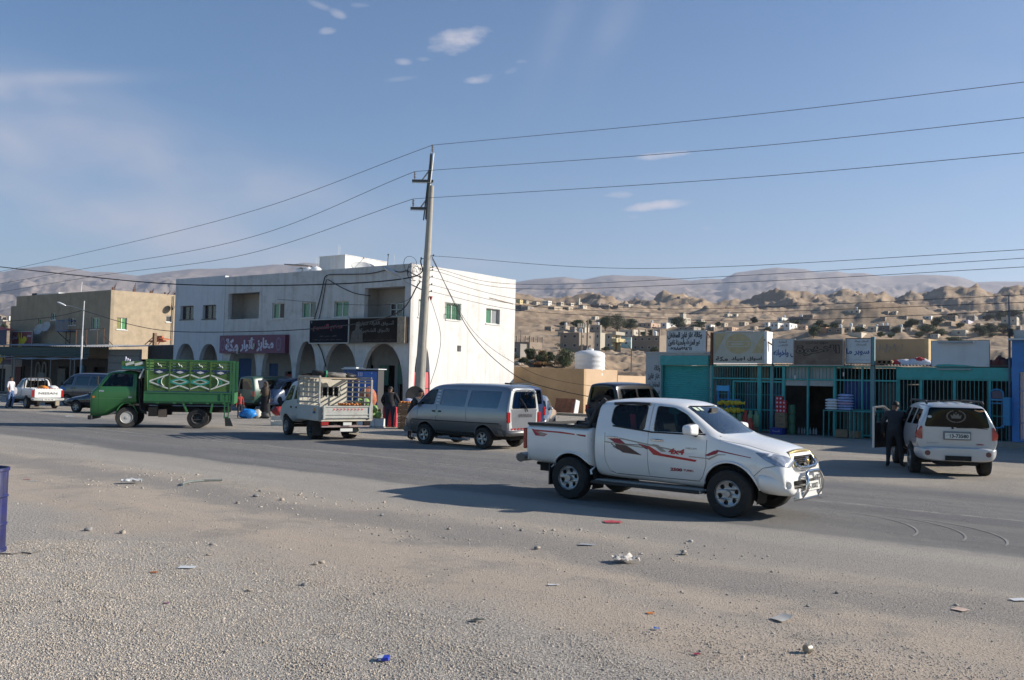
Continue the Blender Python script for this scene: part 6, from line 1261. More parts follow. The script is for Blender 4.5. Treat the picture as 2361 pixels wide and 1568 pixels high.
# ---------------------------------------------------------------- vans
def van(label,loc,heading,m,low_m=None,gmat=gl_dark,front_only=False,style='alloy',H_=1.95,name='van',rear_m=None,lvl=2,mats2=None,cat='van',detail=True,group=None):
    k=H_-1.95
    st=[(-.95,.46,.78,1.18,1.80+k,.72,.80,.79,.60,.02),(-.90,.42,.78,1.19,1.86+k,.74,.825,.81,.63,.035),(-.5,.36,.78,1.20,1.915+k,.76,.84,.82,.65,.05),(.8,.34,.78,1.20,1.93+k,.76,.845,.82,.66,.055),(1.9,.34,.78,1.20,1.915+k,.76,.845,.82,.66,.05),
          (2.35,.34,.78,1.19,1.84+k,.76,.84,.81,.64,.045),(2.98,.34,.77,1.14,1.34,.75,.835,.80,.66,.03),(3.15,.34,.74,1.05,1.20,.74,.82,.78,.62,.04),(3.36,.36,.68,.90,1.02,.70,.78,.73,.56,.03),(3.44,.38,.62,.80,.90,.62,.72,.68,.50,.01),(3.46,.42,.60,.76,.84,.58,.68,.64,.46,0)]
    v=Car(name,label,loc,heading,cat,st,m,lvl,group); v.gm=gmat
    v.arches([0.0,2.45],.39,.34)
    v.win_side([(2.08,1.28),(2.0,1.76+k*.6),(2.40,1.72+k*.6),(2.92,1.27)],gl_car,r=.04); v.win_side([(.78,1.25),(.72,1.76+k*.6),(1.78,1.77+k*.6),(1.82,1.27)],gmat,r=.05); v.win_side([(-.55,1.24),(-.62,1.74+k*.6),(.58,1.75+k*.6),(.66,1.25)],gmat,r=.05)
    v.win_end([(-.66,1.28),(.66,1.28),(.56,1.80+k),(-.56,1.80+k)],2.35,3.4,None,.06); v.win_end([(-.62,1.24),(.62,1.24),(.52,1.76+k),(-.52,1.76+k)],-1.3,-.6,rear_m or gmat,.08)
    if detail:
        v.slot([(1.93,1.85+k),(1.95,1.2),(1.98,.40)]); v.slot([(.70,1.2),(.66,.42)]); v.slot([(2.78,1.16),(2.80,.8)])
    v.finish(); T=v.t
    if low_m:
        for sd in(1,-1):
            a=[(x,z) for x,z in[(.44*math.cos(t),.34+.41*math.sin(t)) for t in[R(q) for q in range(4,177,12)]]]; f_=[(2.45+x,z) for x,z in[(.44*math.cos(t),.34+.41*math.sin(t)) for t in[R(q) for q in range(4,177,12)]]]
            v.decal([[(-.88,.40),(-.42,.40)]+[p for p in a[::-1] if p[1]>.4]+[(.44,.40),(2.0,.40)]+[p for p in f_[::-1] if p[1]>.4]+[(2.9,.40),(3.36,.44),(3.38,.76),(-.90,.76)]],low_m,sd,name='lower_panel',grid=.2)
            v.decal([[(-.90,.765),(3.36,.765),(3.36,.80),(-.90,.80)]],black_pl,sd,name='side_trim',grid=.3)
            q=MB(); q.tube([(.52,sd*.80,.27),(.6,sd*.86,.25),(1.9,sd*.86,.25),(1.98,sd*.80,.27)],.035,6); q.build('step_bar',chrome,T,smooth=50)
    for sd in(1,-1):
        if detail:mirror(v,2.86,1.33,sd,black_pl,.12,(.07,.09,.20))
        q=MB(); q.b2(-.97,-.90,sd*.68,sd*.83,.82,1.14); q.build('tail_light',lamp_red,T,bevel=.02)
        q=MB(); f=v.front(True); q.poly([f(sd*.36,.84,.0)+Vector((.01,0,0)),f(sd*.62,.84,0)+Vector((.01,0,0)),f(sd*.66,.98,0)+Vector((.01,0,0)),f(sd*.38,.98,0)+Vector((.01,0,0))]); q.build('headlight',lamp_clr,T)
        if detail:
            for hx_ in(2.06,1.80):q=MB(); y=v.yat(hx_,1.08,sd); q.b2(hx_-.06,hx_+.06,y,y+sd*.03,1.05,1.10); q.build('door_handle',black_pl,T,bevel=.01)
    q=MB(); q.tube([(-.90,-.80,.52),(-1.02,-.74,.52),(-1.03,0,.52),(-1.02,.74,.52),(-.90,.80,.52)],.09,8); q.build('rear_bumper',low_m or m,T,smooth=50)
    q=MB(); q.tube([(3.30,-.80,.46),(3.46,-.66,.46),(3.50,0,.46),(3.46,.66,.46),(3.30,.80,.46)],.10,8); q.build('front_bumper',low_m or m,T,smooth=50)
    q=MB(); f=v.front(True); q.box((v.xat(0,.9)+.01,0,.90),(.03,.6,.10)); q.build('grille',black_pl,T); q=MB(); q.b2(3.59,3.60,-.22,.22,.42,.53); q.build('number_plate',plate_m,T)
    wheels(v,[0,2.45],.325,.21,1.52,style); tub(T,-.85,3.3,1.05,.30,.5); liner(T,0,.385,1.6,.34); liner(T,2.45,.385,1.6,.34); tub(T,.45,2.0,1.5,.40,.5)
    seats(T,[2.1],[-.4,.4],.95,h=.6); seats(T,[1.1,.2],[-.45,0,.45],.95,h=.6)
    q=MB(); q.b2(2.6,2.95,-.7,.7,1.0,1.2); q.build('dashboard',black_pl,T)
    return v
sil=paint('silver_paint',(.24,.25,.27),.32,.8,.55,var=.04); sil_low=paint('dark_silver',(.13,.13,.13),.4,.4,.4)
silw=paint('silver_white',(.55,.55,.54),.32,.7,.2)
vc_=W(-17.95,21.25+.80)
hv=van('silver minibus with dark lower panels and black waist strip parked facing away',(vc_.x,vc_.y,0),R(180)-AX,sil,sil_low,gmat=glass('blue_glass',(.14,.18,.22),1.3,.12),H_=1.97,rear_m=glass('rear_grey',(.10,.11,.12),1.3,.20)); T=hv.t
rf=hv.front(False)
q=MB(); q.panel([round_poly([(-.70,.60),(.70,.60),(.74,1.2),(.60,1.80),(-.60,1.80),(-.74,1.2)],.06),round_poly([(-.62,1.24),(.62,1.24),(.52,1.76),(-.52,1.76)],.08)],lambda u,v,d:rf(u,v,-.014+d),.012); q.build('tailgate',silw,T,smooth=40)
v_,fs_t,wd,ht=text2d('HYUNDAI',.07); q=MB(); q.add([rf(.26-(.64)*p[0]/wd,.99+.095*p[1]/ht,-.022) for p in v_],fs_t); q.build('lettering',M('letter_dark',(.06,.06,.07),.4),T,recalc=False)
q=MB(); q.tube([rf(.22,1.56,-.03),rf(-.05,1.28,-.04),rf(-.10,1.18,-.03)],.013,5); q.tube([rf(.02,1.38,-.03),rf(-.12,1.16,-.04)],.018,5); q.build('wiper',black_pl,T)
q=MB(); c=rf(-.28,1.62,-.12); q.ell(c,.05,.09,.075,10,8); q.tube([rf(-.22,1.80,0),c+Vector((-.04,0,.12)),c],.012,5,1); q.tube([rf(-.42,1.80,0),rf(-.40,1.72,-.14),c],.012,5,1); q.build('rear_view_mirror',[black_pl,chrome],T,smooth=50)
q=MB(); f=lambda u,v,d:rf(u,v,-.02)
for k in range(9):u=.62-.155*k; q.poly([f(u,.60,0),f(u-.085,.60,0),f(u-.05,.66,0),f(u+.035,.66,0)])
q.build('reflector_stripe',lamp_red,T,recalc=False); q=MB(); q.tube([(-.62,-.56,2.0),(-.82,-.5,1.99),(-.84,0,2.01),(-.82,.5,1.99),(-.62,.56,2.0)],.025,6); q.build('spoiler',black_pl,T,smooth=50)
for k in range(5):
    q=MB(); z=1.30+k*.10; q.poly([Vector((1.86,hv.yat(1.86,z,1)+.008,z)),Vector((1.98,hv.yat(1.98,z,1)+.008,z)),Vector((1.98,hv.yat(1.98,z+.045,1)+.008,z+.045)),Vector((1.86,hv.yat(1.86,z+.045,1)+.008,z+.045))]); q.build('stripe',sheet_white,T,recalc=False)
hv.decal([circ(1.93,.98,.05,14)],M('sticker',(1,1,1)),1,name='sticker')
blue_van=van('dark blue van half hidden behind the silver minibus',W(-21.1,26.6),R(180)-AX,paint('van_navy',(.02,.035,.09),.3),None,gl_dark,detail=False)
n_v=van('dark slate minibus parked under the awning behind the green truck',(-27.05+2.45*math.cos(R(22))+.3,55.6-2.45*math.sin(R(22))+.78,0),R(158),paint('slate_van',(.035,.042,.075),.3),paint('slate_low',(.03,.03,.03),.5),gl_dark,H_=2.0)
q=MB(); n_v.decal([[(2.55,1.0),(2.95,1.15),(3.1,1.2),(2.95,.95),(2.6,.92)]],M('blue_cloth',(.03,.16,.55),.6),1,name='sticker')
gp=W(-44.6,33.2); g_v=van('dark green van parked nose-in before the arcade behind the woman',Vector((-14.35,53.76,0))-UV*.8,R(90)-AX,paint('green_van',(.03,.075,.05),.35),None,gl_dark,detail=False,H_=2.05)
b_v=van('blue-grey van facing out from the arcade behind the white flatbed truck',Vector((-13.0,56.6,0))+UV*.5,R(-90)-AX+R(8),paint('bluegrey_van',(.035,.06,.12),.32),None,gl_dark,detail=False,H_=1.95)
k_v=van('black minivan parked by the ochre wall behind the white pickup',Vector((3.78,38.1,0))+NV*1.0,R(90)-AX,paint('black_van',(.008,.008,.011),.22,.3),None,gl_vdark,H_=2.1)
# ---------------------------------------------------------------- small cars
def saloon(label,loc,heading,m,gmat=gl_dark,name='car',H_=1.42):
    st=[(-.95,.50,.70,.86,.92,.66,.76,.74,.60,.02),(-.88,.42,.68,.88,.98,.70,.82,.79,.62,.03),(-.35,.36,.66,.90,1.03,.72,.84,.80,.60,.03),(.15,.34,.64,.90,1.34,.72,.84,.80,.54,.03),(.6,.34,.64,.90,H_-.03,.72,.84,.80,.55,.04),(1.3,.34,.63,.89,H_-.04,.72,.84,.80,.55,.04),
          (1.6,.34,.62,.88,1.30,.72,.84,.80,.54,.03),(2.15,.34,.60,.84,.95,.72,.84,.79,.60,.03),(2.5,.34,.58,.80,.88,.72,.83,.77,.58,.04),(3.2,.36,.55,.70,.78,.68,.80,.72,.52,.03),(3.36,.38,.52,.62,.70,.6,.70,.66,.46,.01),(3.38,.42,.52,.60,.66,.56,.66,.62,.42,0)]
    v=Car(name,label,loc,heading,'car',st,m,2); v.gm=gmat; v.arches([0,2.6],.355,.31)
    v.win_side([(.15,.98),(.34,1.30),(.80,1.33),(.80,.96)],gmat,r=.04); v.win_side([(.88,.96),(.88,1.33),(1.35,1.31),(1.98,.95)],gmat,r=.04); v.win_end([(-.62,.99),(.62,.99),(.5,1.34),(-.5,1.34)],1.55,2.6,None,.05); v.win_end([(-.58,1.04),(.58,1.04),(.48,1.32),(-.48,1.32)],-.5,.3,gmat,.05)
    v.slot([(.84,1.36),(.84,.38)]); v.slot([(2.05,.90),(2.10,.40)]); v.finish(); T=v.t
    for sd in(1,-1):mirror(v,1.85,1.02,sd,m,.08,(.06,.09,.10)); q=MB(); q.b2(3.2,3.36,sd*.42,sd*.70,.58,.70); q.build('headlight',lamp_clr,T,bevel=.03); q=MB(); q.b2(-.97,-.90,sd*.45,sd*.76,.70,.84); q.build('tail_light',lamp_red,T,bevel=.02)
    wheels(v,[0,2.6],.30,.19,1.46,'alloy'); tub(T,-.8,3.2,1.0,.28,.5); liner(T,0,.35,1.55,.31); liner(T,2.6,.35,1.55,.31); seats(T,[1.2],[-.36,.36],.62,h=.55); tub(T,.3,2.2,1.4,.4,.6)
    return v
hd_=R(163); p=Vector((-22.03,46.41,0)); saloon('small black saloon car nosing out behind the green truck cab',p-Vector((math.cos(hd_),math.sin(hd_),0))*2.6-Vector((-math.sin(hd_),math.cos(hd_),0))*.73,hd_,paint('black_car',(.015,.015,.02),.25),gl_dark)
saloon('silver car showing only its mirror side behind the silver minibus',(1.05,38.0,0),R(-97),paint('silver_car',(.30,.31,.33),.3,.8,.5),gl_dark,H_=1.55)
# ---------------------------------------------------------------- silver SUV with open door
suv_p=paint('suv_silver',(.50,.50,.50),.33,.7,.25,dirt=((.42,.38,.32),.2,1.5)); suv_h=math.atan2(22.56-22.97,11.70-10.21)+math.pi/2
sh=Vector((math.cos(suv_h),math.sin(suv_h),0)); sl_=Vector((-sh.y,sh.x,0)); sc=Vector((10.21,22.97,0))-sl_*.74
st=[(-1.02,.60,.80,1.14,1.62,.72,.86,.84,.60,.02),(-.98,.50,.80,1.16,1.68,.76,.90,.87,.63,.03),(-.80,.46,.78,1.17,1.73,.78,.895,.865,.64,.035),(-.2,.44,.78,1.17,1.755,.78,.905,.87,.66,.04),(1.2,.42,.78,1.16,1.755,.78,.905,.87,.66,.04),(1.9,.42,.78,1.15,1.70,.78,.905,.87,.65,.04),(2.55,.42,.78,1.12,1.24,.78,.93,.88,.72,.03),(3.0,.42,.76,1.06,1.14,.78,.925,.86,.70,.04),(3.6,.44,.72,.92,1.02,.72,.86,.78,.58,.03),(3.78,.46,.66,.82,.92,.6,.74,.70,.48,.01)]
sv=Car('suv','silver SUV seen from behind with its driver door open and a crown decal',(sc.x,sc.y,0),suv_h,'suv',st,suv_p,2); sv.arches([0,2.87],.43,.38); sv.gm=gl_dark
sv.win_side([(-.75,1.24),(-.66,1.60),(.05,1.62),(.05,1.23)],gl_vdark,r=.06); sv.win_side([(.15,1.23),(.15,1.62),(.90,1.62),(.98,1.22)],gl_vdark,r=.05)
door_cut=MB(); dp=[(1.06,.50),(1.06,1.60),(1.60,1.63),(2.2,1.40),(2.42,1.10),(2.38,.70),(2.20,.50)]
door_c=prism_xz(dp,.60,3); sv.win_end([(-.66,1.22),(.66,1.22),(.55,1.62),(-.55,1.62)],1.9,3,None,.05); sv.win_end([(-.72,1.20),(.72,1.20),(.60,1.665),(-.60,1.665)],-1.4,-.7,glass('rear_black',(.008,.008,.01),.3,.01),.06)
sv.win_side([(1.10,1.20),(1.05,1.60),(1.55,1.60),(2.3,1.18)],gl_dark,r=.05)
sv.finish(extra=[door_c]); T=sv.t
for o in list(kids(T)):
    if o.name.startswith('window') and len(o.data.vertices) and min(v.co.x for v in o.data.vertices)>.95 and max(v.co.y for v in o.data.vertices)>0:bpy.data.objects.remove(o)
dz=thing('d',None,None); dz.parent=T
bpy.data.objects.remove(dz)
q=MB(); q.panel([dp,[(1.12,1.19),(1.12,1.56),(1.58,1.58),(2.1,1.36),(2.26,1.19)]],lambda u,v,d:Vector((u-2.36,-d,v)),.08,0,mb=1); dr=q.build('open_door',[suv_p,black_pl],T,bevel=.01)
q=MB(); q.poly([(1.12-2.36,-.04,1.19),(2.26-2.36,-.04,1.19),(2.1-2.36,-.04,1.36),(1.58-2.36,-.04,1.58),(1.12-2.36,-.04,1.56)]); q.build('window',gl_car,dr,recalc=False)
q=MB(); q.box((-.6,-.12,.95),(.9,.08,.10)); q.box((-.75,-.11,.62),(.5,.06,.12)); q.build('armrest',black_pl,dr,bevel=.01)
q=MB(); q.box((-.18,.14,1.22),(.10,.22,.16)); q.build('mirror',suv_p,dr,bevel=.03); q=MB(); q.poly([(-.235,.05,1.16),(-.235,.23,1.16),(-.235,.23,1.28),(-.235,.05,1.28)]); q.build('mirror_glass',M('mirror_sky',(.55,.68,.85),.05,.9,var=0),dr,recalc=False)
dr.location=(2.36,.92,0); dr.rotation_euler=(0,0,R(-34))
q=MB(); q.box((2.05,.85,1.1),(.3,.12,1.0));
rf=sv.front(False)
P_=lambda o_:(lambda u,v,d:rf(u,v,-o_))
for sd in(1,-1):
    q=MB(); q.panel([round_poly([(sd*.76,.90),(sd*.88,.92),(sd*.90,1.04),(sd*.80,1.22),(sd*.765,1.21)],.02)][0:1],lambda u,v,d:Vector((-1.03+.06*max(0,abs(u)-.8)/.1+d,u,v)),.10); q.build('tail_light',lamp_red,T,bevel=.012)
    sv.decal([[(-.96,.93),(-.90,1.22),(-.80,1.22),(-.84,.93)]],lamp_red,sd,name='tail_light')
    q=MB(); q.lathe([(.001,-.01),(.06,-.01),(.07,.02)],c=(-1.125,sd*.66,.58),n=16,axis='X',m=0); q.build('reflector',M('reflector_dull',(.16,.06,.05),.4),T,recalc=False); q=MB(); q.tube([(-.75,sd*.62,1.75),(-.60,sd*.63,1.81),(1.5,sd*.63,1.82),(1.75,sd*.62,1.75)],.026,6); q.build('roof_rail',black_pl,T,smooth=50)
q=MB(); q.tube([(-.70,-.60,1.80),(-.72,0,1.835),(-.70,.60,1.80)],.022,6); q.build('roof_rail',black_pl,T)
for k in range(4):q=MB(); q.box((.2,-.36+.24*k,1.80),(1.9,.05,.02)); q.build('roof_rib',suv_p,T)
bm_=hull_mesh([(-1.14,.42,.56,.66,.70,.62,.66,.66,.60,0),(-1.12,.40,.56,.68,.72,.72,.76,.76,.70,0),(-1.02,.38,.56,.70,.74,.80,.86,.86,.80,0),(-.75,.38,.56,.70,.74,.84,.915,.915,.86,0),(-.5,.40,.56,.70,.74,.84,.915,.915,.86,0)],2); bm_=boolean(bm_,[(prism_xz(circ(0,.38,.43,24)),'DIFFERENCE')]); link_mesh('rear_bumper',bm_,[suv_p],T,40)
q=MB(); q.b2(-1.20,-1.0,-.28,.28,.42,.53); q.b2(-1.05,.2,-.45,.45,.30,.44); q.build('tow_hitch',under_m,T)
q=MB(); q.b2(-1.075,-1.03,-.30,.30,.90,1.10); q.build('plate_frame',M('plate_surround',(.20,.20,.20),.5),T,bevel=.01); q=MB(); q.b2(-1.085,-1.075,-.27,.27,.93,1.06); pl=q.build('number_plate',plate_m,T)
fz=lambda u,v,d:Vector((-1.087-.001,-u,v)); lettering('13-73580',fz,-.17,.24,.95,1.04,ink,pl,bold=.03); lettering('الأردن',fz,-.25,-.19,.99,1.04,ink,pl,True)
cr=M('crown_decal',(.16,.15,.13),.6); q=MB(); g2=lambda u,v,d:rf(u,v,-.004)
cy,cz=0.02,1.46
for k in range(13):
    for s_ in(1,-1):
        t=R(-82+k*12.5); q.panel([circ(cy+s_*.20*math.cos(t),cz+.14*math.sin(t),.022,6,ry=.014)],g2)
q.panel([[(cy-.10,cz-.05),(cy+.10,cz-.05),(cy+.125,cz+.04),(cy+.07,cz+.01),(cy+.05,cz+.075),(cy+.0,cz+.03),(cy-.05,cz+.075),(cy-.07,cz+.01),(cy-.125,cz+.04)]],g2); q.panel([circ(cy,cz+.085,.016,8)],g2); q.build('crown_decal',cr,T,recalc=False)
q=MB(); q.panel([[(-.62,1.60),(-.56,1.585),(-.50,1.57),(-.44,1.585),(-.38,1.61),(-.38,1.63),(-.5,1.61),(-.62,1.63)]],g2); q.build('sticker',M('sticker_orange',(.55,.30,.15),.6),T,recalc=False); q=MB(); q.panel([circ(.60,1.44,.05,10,ry=.03)],g2); q.build('sticker',sheet_white,T,recalc=False)
v_,f_t,wd,ht=text2d('GMC',.06); q=MB(); q.add([rf(-.42-.16*p[0]/wd,.79+.035*p[1]/ht,-.012) for p in v_],f_t); q.build('lettering',M('gmc_red',(.35,.05,.05),.4),T,recalc=False)
v_,f_t,wd,ht=text2d('ENVOY',.02); q=MB(); q.add([rf(.66-.26*p[0]/wd,.80+.03*p[1]/ht,-.012) for p in v_],f_t); q.build('lettering',M('badge_grey',(.3,.3,.3),.4),T,recalc=False)
q=MB(); q.tube([(-1.05,.02,1.19),(-1.06,-.35,1.20),(-1.04,-.66,1.18)],.012,5); q.ell((-1.04,.10,1.18),.02,.03,.025,8,6); q.build('wiper',black_pl,T)
wheels(sv,[0,2.87],.37,.24,1.58,'alloy'); tub(T,-.8,3.5,1.1,.38,.6); liner(T,0,.42,1.75,.38); liner(T,2.87,.42,1.75,.38); seats(T,[1.5],[-.4,.4],.85); seats(T,[.5],[-.4,.4],.85); tub(T,.5,2.9,1.5,.5,.75)
# ---------------------------------------------------------------- green truck with painted racks
gth=R(193); gh=Vector((math.cos(gth),math.sin(gth),0)); gl_v=Vector((-gh.y,gh.x,0)); gc=Vector((-12.01,35.09,0))-gl_v*.86
g1=paint('truck_green',(.035,.16,.045),.38,.5,dirt=((.10,.12,.07),.25,2)); g2m=M('rack_green',(.07,.14,.03),.5,var=.15,vs=6); g3=M('truck_green_bed',(.035,.15,.055),.45,var=.1); wl_=M('line_white',(.60,.60,.55),.5); tq=M('turquoise',(.03,.30,.24),.5); nb=M('navy_blue',(.02,.04,.12),.5)
st=[(3.10,.92,1.15,1.45,2.05,.78,.85,.84,.72,.03),(3.14,.90,1.15,1.46,2.10,.80,.86,.85,.74,.04),(3.6,.88,1.12,1.48,2.14,.80,.87,.86,.75,.05),(4.3,.60,1.05,1.48,2.13,.80,.87,.86,.75,.05),(4.55,.48,1.0,1.48,2.08,.80,.87,.86,.74,.04),(4.66,.44,1.0,1.48,2.03,.80,.87,.86,.74,.03),(5.06,.40,.95,1.47,1.60,.80,.87,.86,.80,.02),(5.16,.40,.95,1.42,1.52,.80,.87,.86,.80,.02),(5.33,.38,.92,1.32,1.42,.80,.86,.85,.79,.01),(5.40,.39,.88,1.22,1.33,.79,.84,.83,.77,.01),(5.41,.40,.86,1.20,1.31,.78,.83,.82,.76,0)]
gt=Car('flatbed_truck','green cargo truck with tall painted rack sides driving left along the road',(gc.x,gc.y,0),gth,'truck',st,g1,2); gt.arches([3.60],.50,.44)
gt.win_side([(3.33,1.56),(3.33,2.06),(4.40,2.05),(4.88,1.55)],gl_car,r=.03); gt.win_end([(-.74,1.56),(.74,1.56),(.66,2.05),(-.66,2.05)],4.55,5.6,None,.05); gt.win_end([(-.5,1.6),(.5,1.6),(.5,1.95),(-.5,1.95)],2.8,3.4,gl_dark)
gt.slot([(3.26,2.10),(3.26,.95)]); gt.slot([(5.0,1.5),(5.0,.50)]); gt.finish(); T=gt.t
for sd in(1,-1):
    gt.decal(rect_l(3.3,1.10,5.25,1.10,.012),M('green_light',(.10,.30,.09),.5),sd,name='trim'); q=MB(); y=gt.yat(3.45,1.17,sd); q.b2(3.35,3.52,y,y+sd*.03,1.13,1.18); q.build('door_handle',alu,T)
    q=MB(); y=gt.yat(5.15,1.15,sd); q.b2(5.18,5.30,y-sd*.06,y+sd*.0,1.10,1.19); q.build('indicator',lamp_amb,T,bevel=.01)
    gt.text('DYNA',let_w,4.98-.0,4.74,1.35,1.41,side=sd,bold=.05) if sd>0 else None
    q=MB(); q.tube([(4.86,sd*.86,1.5),(5.0,sd*1.05,1.6),(5.0,sd*1.08,1.95)],.015,5); q.box((5.0,sd*1.1,1.78),(.06,.18,.30)); q.build('mirror',black_pl,T)
    q=MB(); pts=[(3.6+.5*math.cos(t),.44+.5*math.sin(t)) for t in[R(a) for a in range(-10,176,12)]]; q.tube([Vector((x,gt.yat(x,max(z,.95),sd)+sd*.01,z)) for x,z in pts],.03,5); q.build('wheel_arch_lip',g1,T)
q=MB(); q.b2(5.30,5.50,-.85,.85,.30,.46); q.b2(5.34,5.40,-.6,.6,.9,1.05); q.build('front_bumper',black_pl,T,bevel=.02)
for sd in(1,-1):q=MB(); q.lathe([(.001,0),(.09,0),(.1,-.03)],c=(5.41,sd*.55,.97),n=14,axis='X'); q.build('headlight',lamp_clr,T,recalc=False)
bx0,bx1,bw_=-1.85,2.74,.95
q=MB(); q.b2(bx0,bx1,-bw_,bw_,.95,1.03); q.build('bed_floor',g3,T)
for sd in(1,-1):
    y=sd*bw_; q=MB(); q.b2(bx0+.15,bx1,y-.02,y+.02,1.02,1.38); q.b2(bx0+.15,bx1,y+sd*.02-.015,y+sd*.02+.015,1.34,1.39,0); q.b2(bx0+.15,bx1,y+sd*.02-.015,y+sd*.02+.015,1.02,1.07,0); q.b2(bx1-.05,bx1,y,y+sd*.04,1.02,1.38); q.b2(-1.2,-1.15,y,y+sd*.04,1.02,1.38); q.build('drop_side',g3,T)
    for k in range(5):q=MB(); xx=bx0+.5+k*.85; q.box((xx,y+sd*.02,.97),(.14,.04,.06)); q.build('hinge',g3,T)
    for k in range(8):q=MB(); q.b2(bx0+.18,bx1-.18,y-.015,y+.012-.004*(k%2),1.42+k*.095,1.42+k*.095+.088); q.build('plank',g2m,T)
    for k in range(3):q=MB(); q.b2(bx0+.05,bx1-.1,y-.015,y+.012,2.26+k*.115,2.26+k*.115+.075); q.build('plank',g2m,T)
    for k in range(5):q=MB(); xx=bx0+.2+(bx1-bx0-.42)*k/4; q.b2(xx-.035,xx+.035,y-.02,y+sd*.03+.005,1.40,2.60); q.build('post',g2m if 0<k<4 else g3,T)
    for z,mm in((1.395,nb),(2.215,nb),(2.60,g3)):q=MB(); q.b2(bx0,bx1-.1,y-.025,y+.025,z-.02,z+.02); q.build('rail',mm,T)
    q=MB(); q.b2(bx0-.02,bx0+.10,y-.03,y+.03,.95,2.62); q.build('corner_post',g3,T)
    yy=y+sd*.030; F=lambda u,v,d:Vector((u,yy+sd*(-d),v))
    xs=[bx1-.22-(bx1-bx0-.42)*k/4 for k in range(5)]
    def seg(x0,z0,x1,z1,h,m):q=MB(); a=Vector((x0,z0)); b=Vector((x1,z1)); n=(b-a).normalized(); n=Vector((-n.y,n.x))*h/2; q.panel([[tuple(a-n),tuple(b-n),tuple(b+n),tuple(a+n)]],lambda u,v,d:F(u,v,-.002),0); return q.build('painted_stripe',m,T,recalc=False)
    zc=1.78; zt,zb=2.06,1.50
    seg(xs[0],zc,xs[1],zt,.052,wl_); seg(xs[0],zc,xs[1],zb,.052,wl_); seg(xs[4],zc,xs[3],zt,.052,wl_); seg(xs[4],zc,xs[3],zb,.052,wl_)
    for i in(1,2):
        xm=(xs[i]+xs[i+1])/2; seg(xs[i],zt,xm,zc+.14,.052,wl_); seg(xm,zc+.14,xs[i+1],zt,.052,wl_); seg(xs[i],zb,xm,zc-.14,.052,wl_); seg(xm,zc-.14,xs[i+1],zb,.052,wl_)
        for s2 in(1,-1):seg(xs[i],zc,xm,zc+.12*s2,.06,tq); seg(xm,zc+.12*s2,xs[i+1],zc,.06,tq); seg(xs[i]-.16*1,zc,xm,zc+.075*s2,.022,wl_); seg(xm,zc+.075*s2,xs[i+1]+.16,zc,.022,wl_)
        for xx in(xs[i],xs[i+1]):q=MB(); q.panel([[(xx-.06,zc-.08),(xx+.06,zc-.08),(xx,zc),]],lambda u,v,d:F(u,v,-.004)); q.panel([[(xx-.06,zc+.08),(xx,zc),(xx+.06,zc+.08)]],lambda u,v,d:F(u,v,-.004)); q.build('painted_star',tq,T,recalc=False)
    for i in range(4):
        xm=(xs[i]+xs[i+1])/2; q=MB(); q.panel([[(xm-.20,2.14-.04*0),(xm,2.085),(xm+.20,2.14),(xm,2.195)]],lambda u,v,d:F(u,v,-.004)); q.build('painted_diamond',wl_,T,recalc=False); q=MB(); q.panel([[(xm-.34,2.14),(xm,2.06),(xm+.34,2.14),(xm,2.21)]],lambda u,v,d:F(u,v,-.0015)); q.build('painted_diamond',nb,T,recalc=False)
        q=MB(); q.tube([F(xm-.10,2.33,-.01),F(xm-.04,2.40,-.01),F(xm+.02,2.38,-.01),F(xm+.10,2.47,-.01)],.022,5); q.build('painted_scroll',wl_,T)
    for xm,s2 in(((xs[0]+xs[1])/2-.02,1),((xs[3]+xs[4])/2+.02,-1)):
        for k in range(8):t=k*math.pi/4; q=MB(); q.panel([circ(xm+.09*math.cos(t),zc+.065*math.sin(t),.041,8,ry=.03)],lambda u,v,d:F(u,v,-.004)); q.build('painted_petal',tq,T,recalc=False)
        xc=xm-.34*s2+.1*s2; q=MB(); q.tube([F(xc+.14*math.cos(R(t))*s2,zc+.16*math.sin(R(t)),-.004) for t in range(-90,91,20)],.020,4); q.build('painted_arc',wl_,T)
q=MB(); q.b2(bx1-.06,bx1+.0,-bw_,bw_,1.0,2.6); q.build('headboard',g2m,T); q=MB(); q.b2(bx0-.03,bx0+.02,-bw_,bw_,1.0,1.38); q.build('tailboard',g3,T)
q=MB(); q.b2(2.75,3.9,-.9,.9,2.24,2.34,0); q.b2(2.75,3.9,.88,.93,2.34,2.52,1); q.b2(2.75,3.9,-.93,-.88,2.34,2.52,1); q.b2(3.86,3.92,-.9,.9,2.34,2.52,1); q.build('roof_carrier',[tq,g2m],T)
q=MB()
for k in range(2):q.box((3.05+.45*k,.935,2.43),(.42,.01,.10),ry=R(12))
q.build('painted_diamond',wl_,T); q=MB(); q.box((2.9,.92,2.06),(.07,.03,.42),ry=R(-30)); q.build('painted_stripe',wl_,T)
for k,(x,h) in enumerate(((3.80,.18),(3.70,.12),(3.60,.09))):q=MB(); q.lathe([(.01,0),(.04,0),(.045,h*.6),(.02,h),(.01,h)],c=(x,.55,2.52),n=8); q.build('bottle',let_w,T)
q=MB(); q.tube([(3.02,.75,2.1),(3.0,.8,1.2),(2.9,.8,.7),(2.6,.8,.55)],.05,8); q.build('exhaust_pipe',black_pl,T); q=MB(); q.b2(2.78,2.98,-.5,.5,.6,1.9); q.build('cab_gap',under_m,T)
q=MB(); q.b2(-1.6,5.2,-.42,-.28,.60,.80); q.b2(-1.6,5.2,.28,.42,.60,.80); q.b2(1.6,2.3,-.9,-.45,.45,.85); q.b2(2.05,2.5,.5,.9,.45,.80); q.tube([(0,-.8,.4),(0,.8,.4)],.09,8); q.tube([(3.6,-.8,.4),(3.6,.8,.4)],.06,8); q.b2(-1.7,2.7,-.9,.9,.88,.95); q.build('chassis',under_m,T)
q=MB(); q.b2(1.6,2.0,.55,.88,.42,.72); q.build('tool_box',M('box_brown',(.12,.09,.07),.8),T)
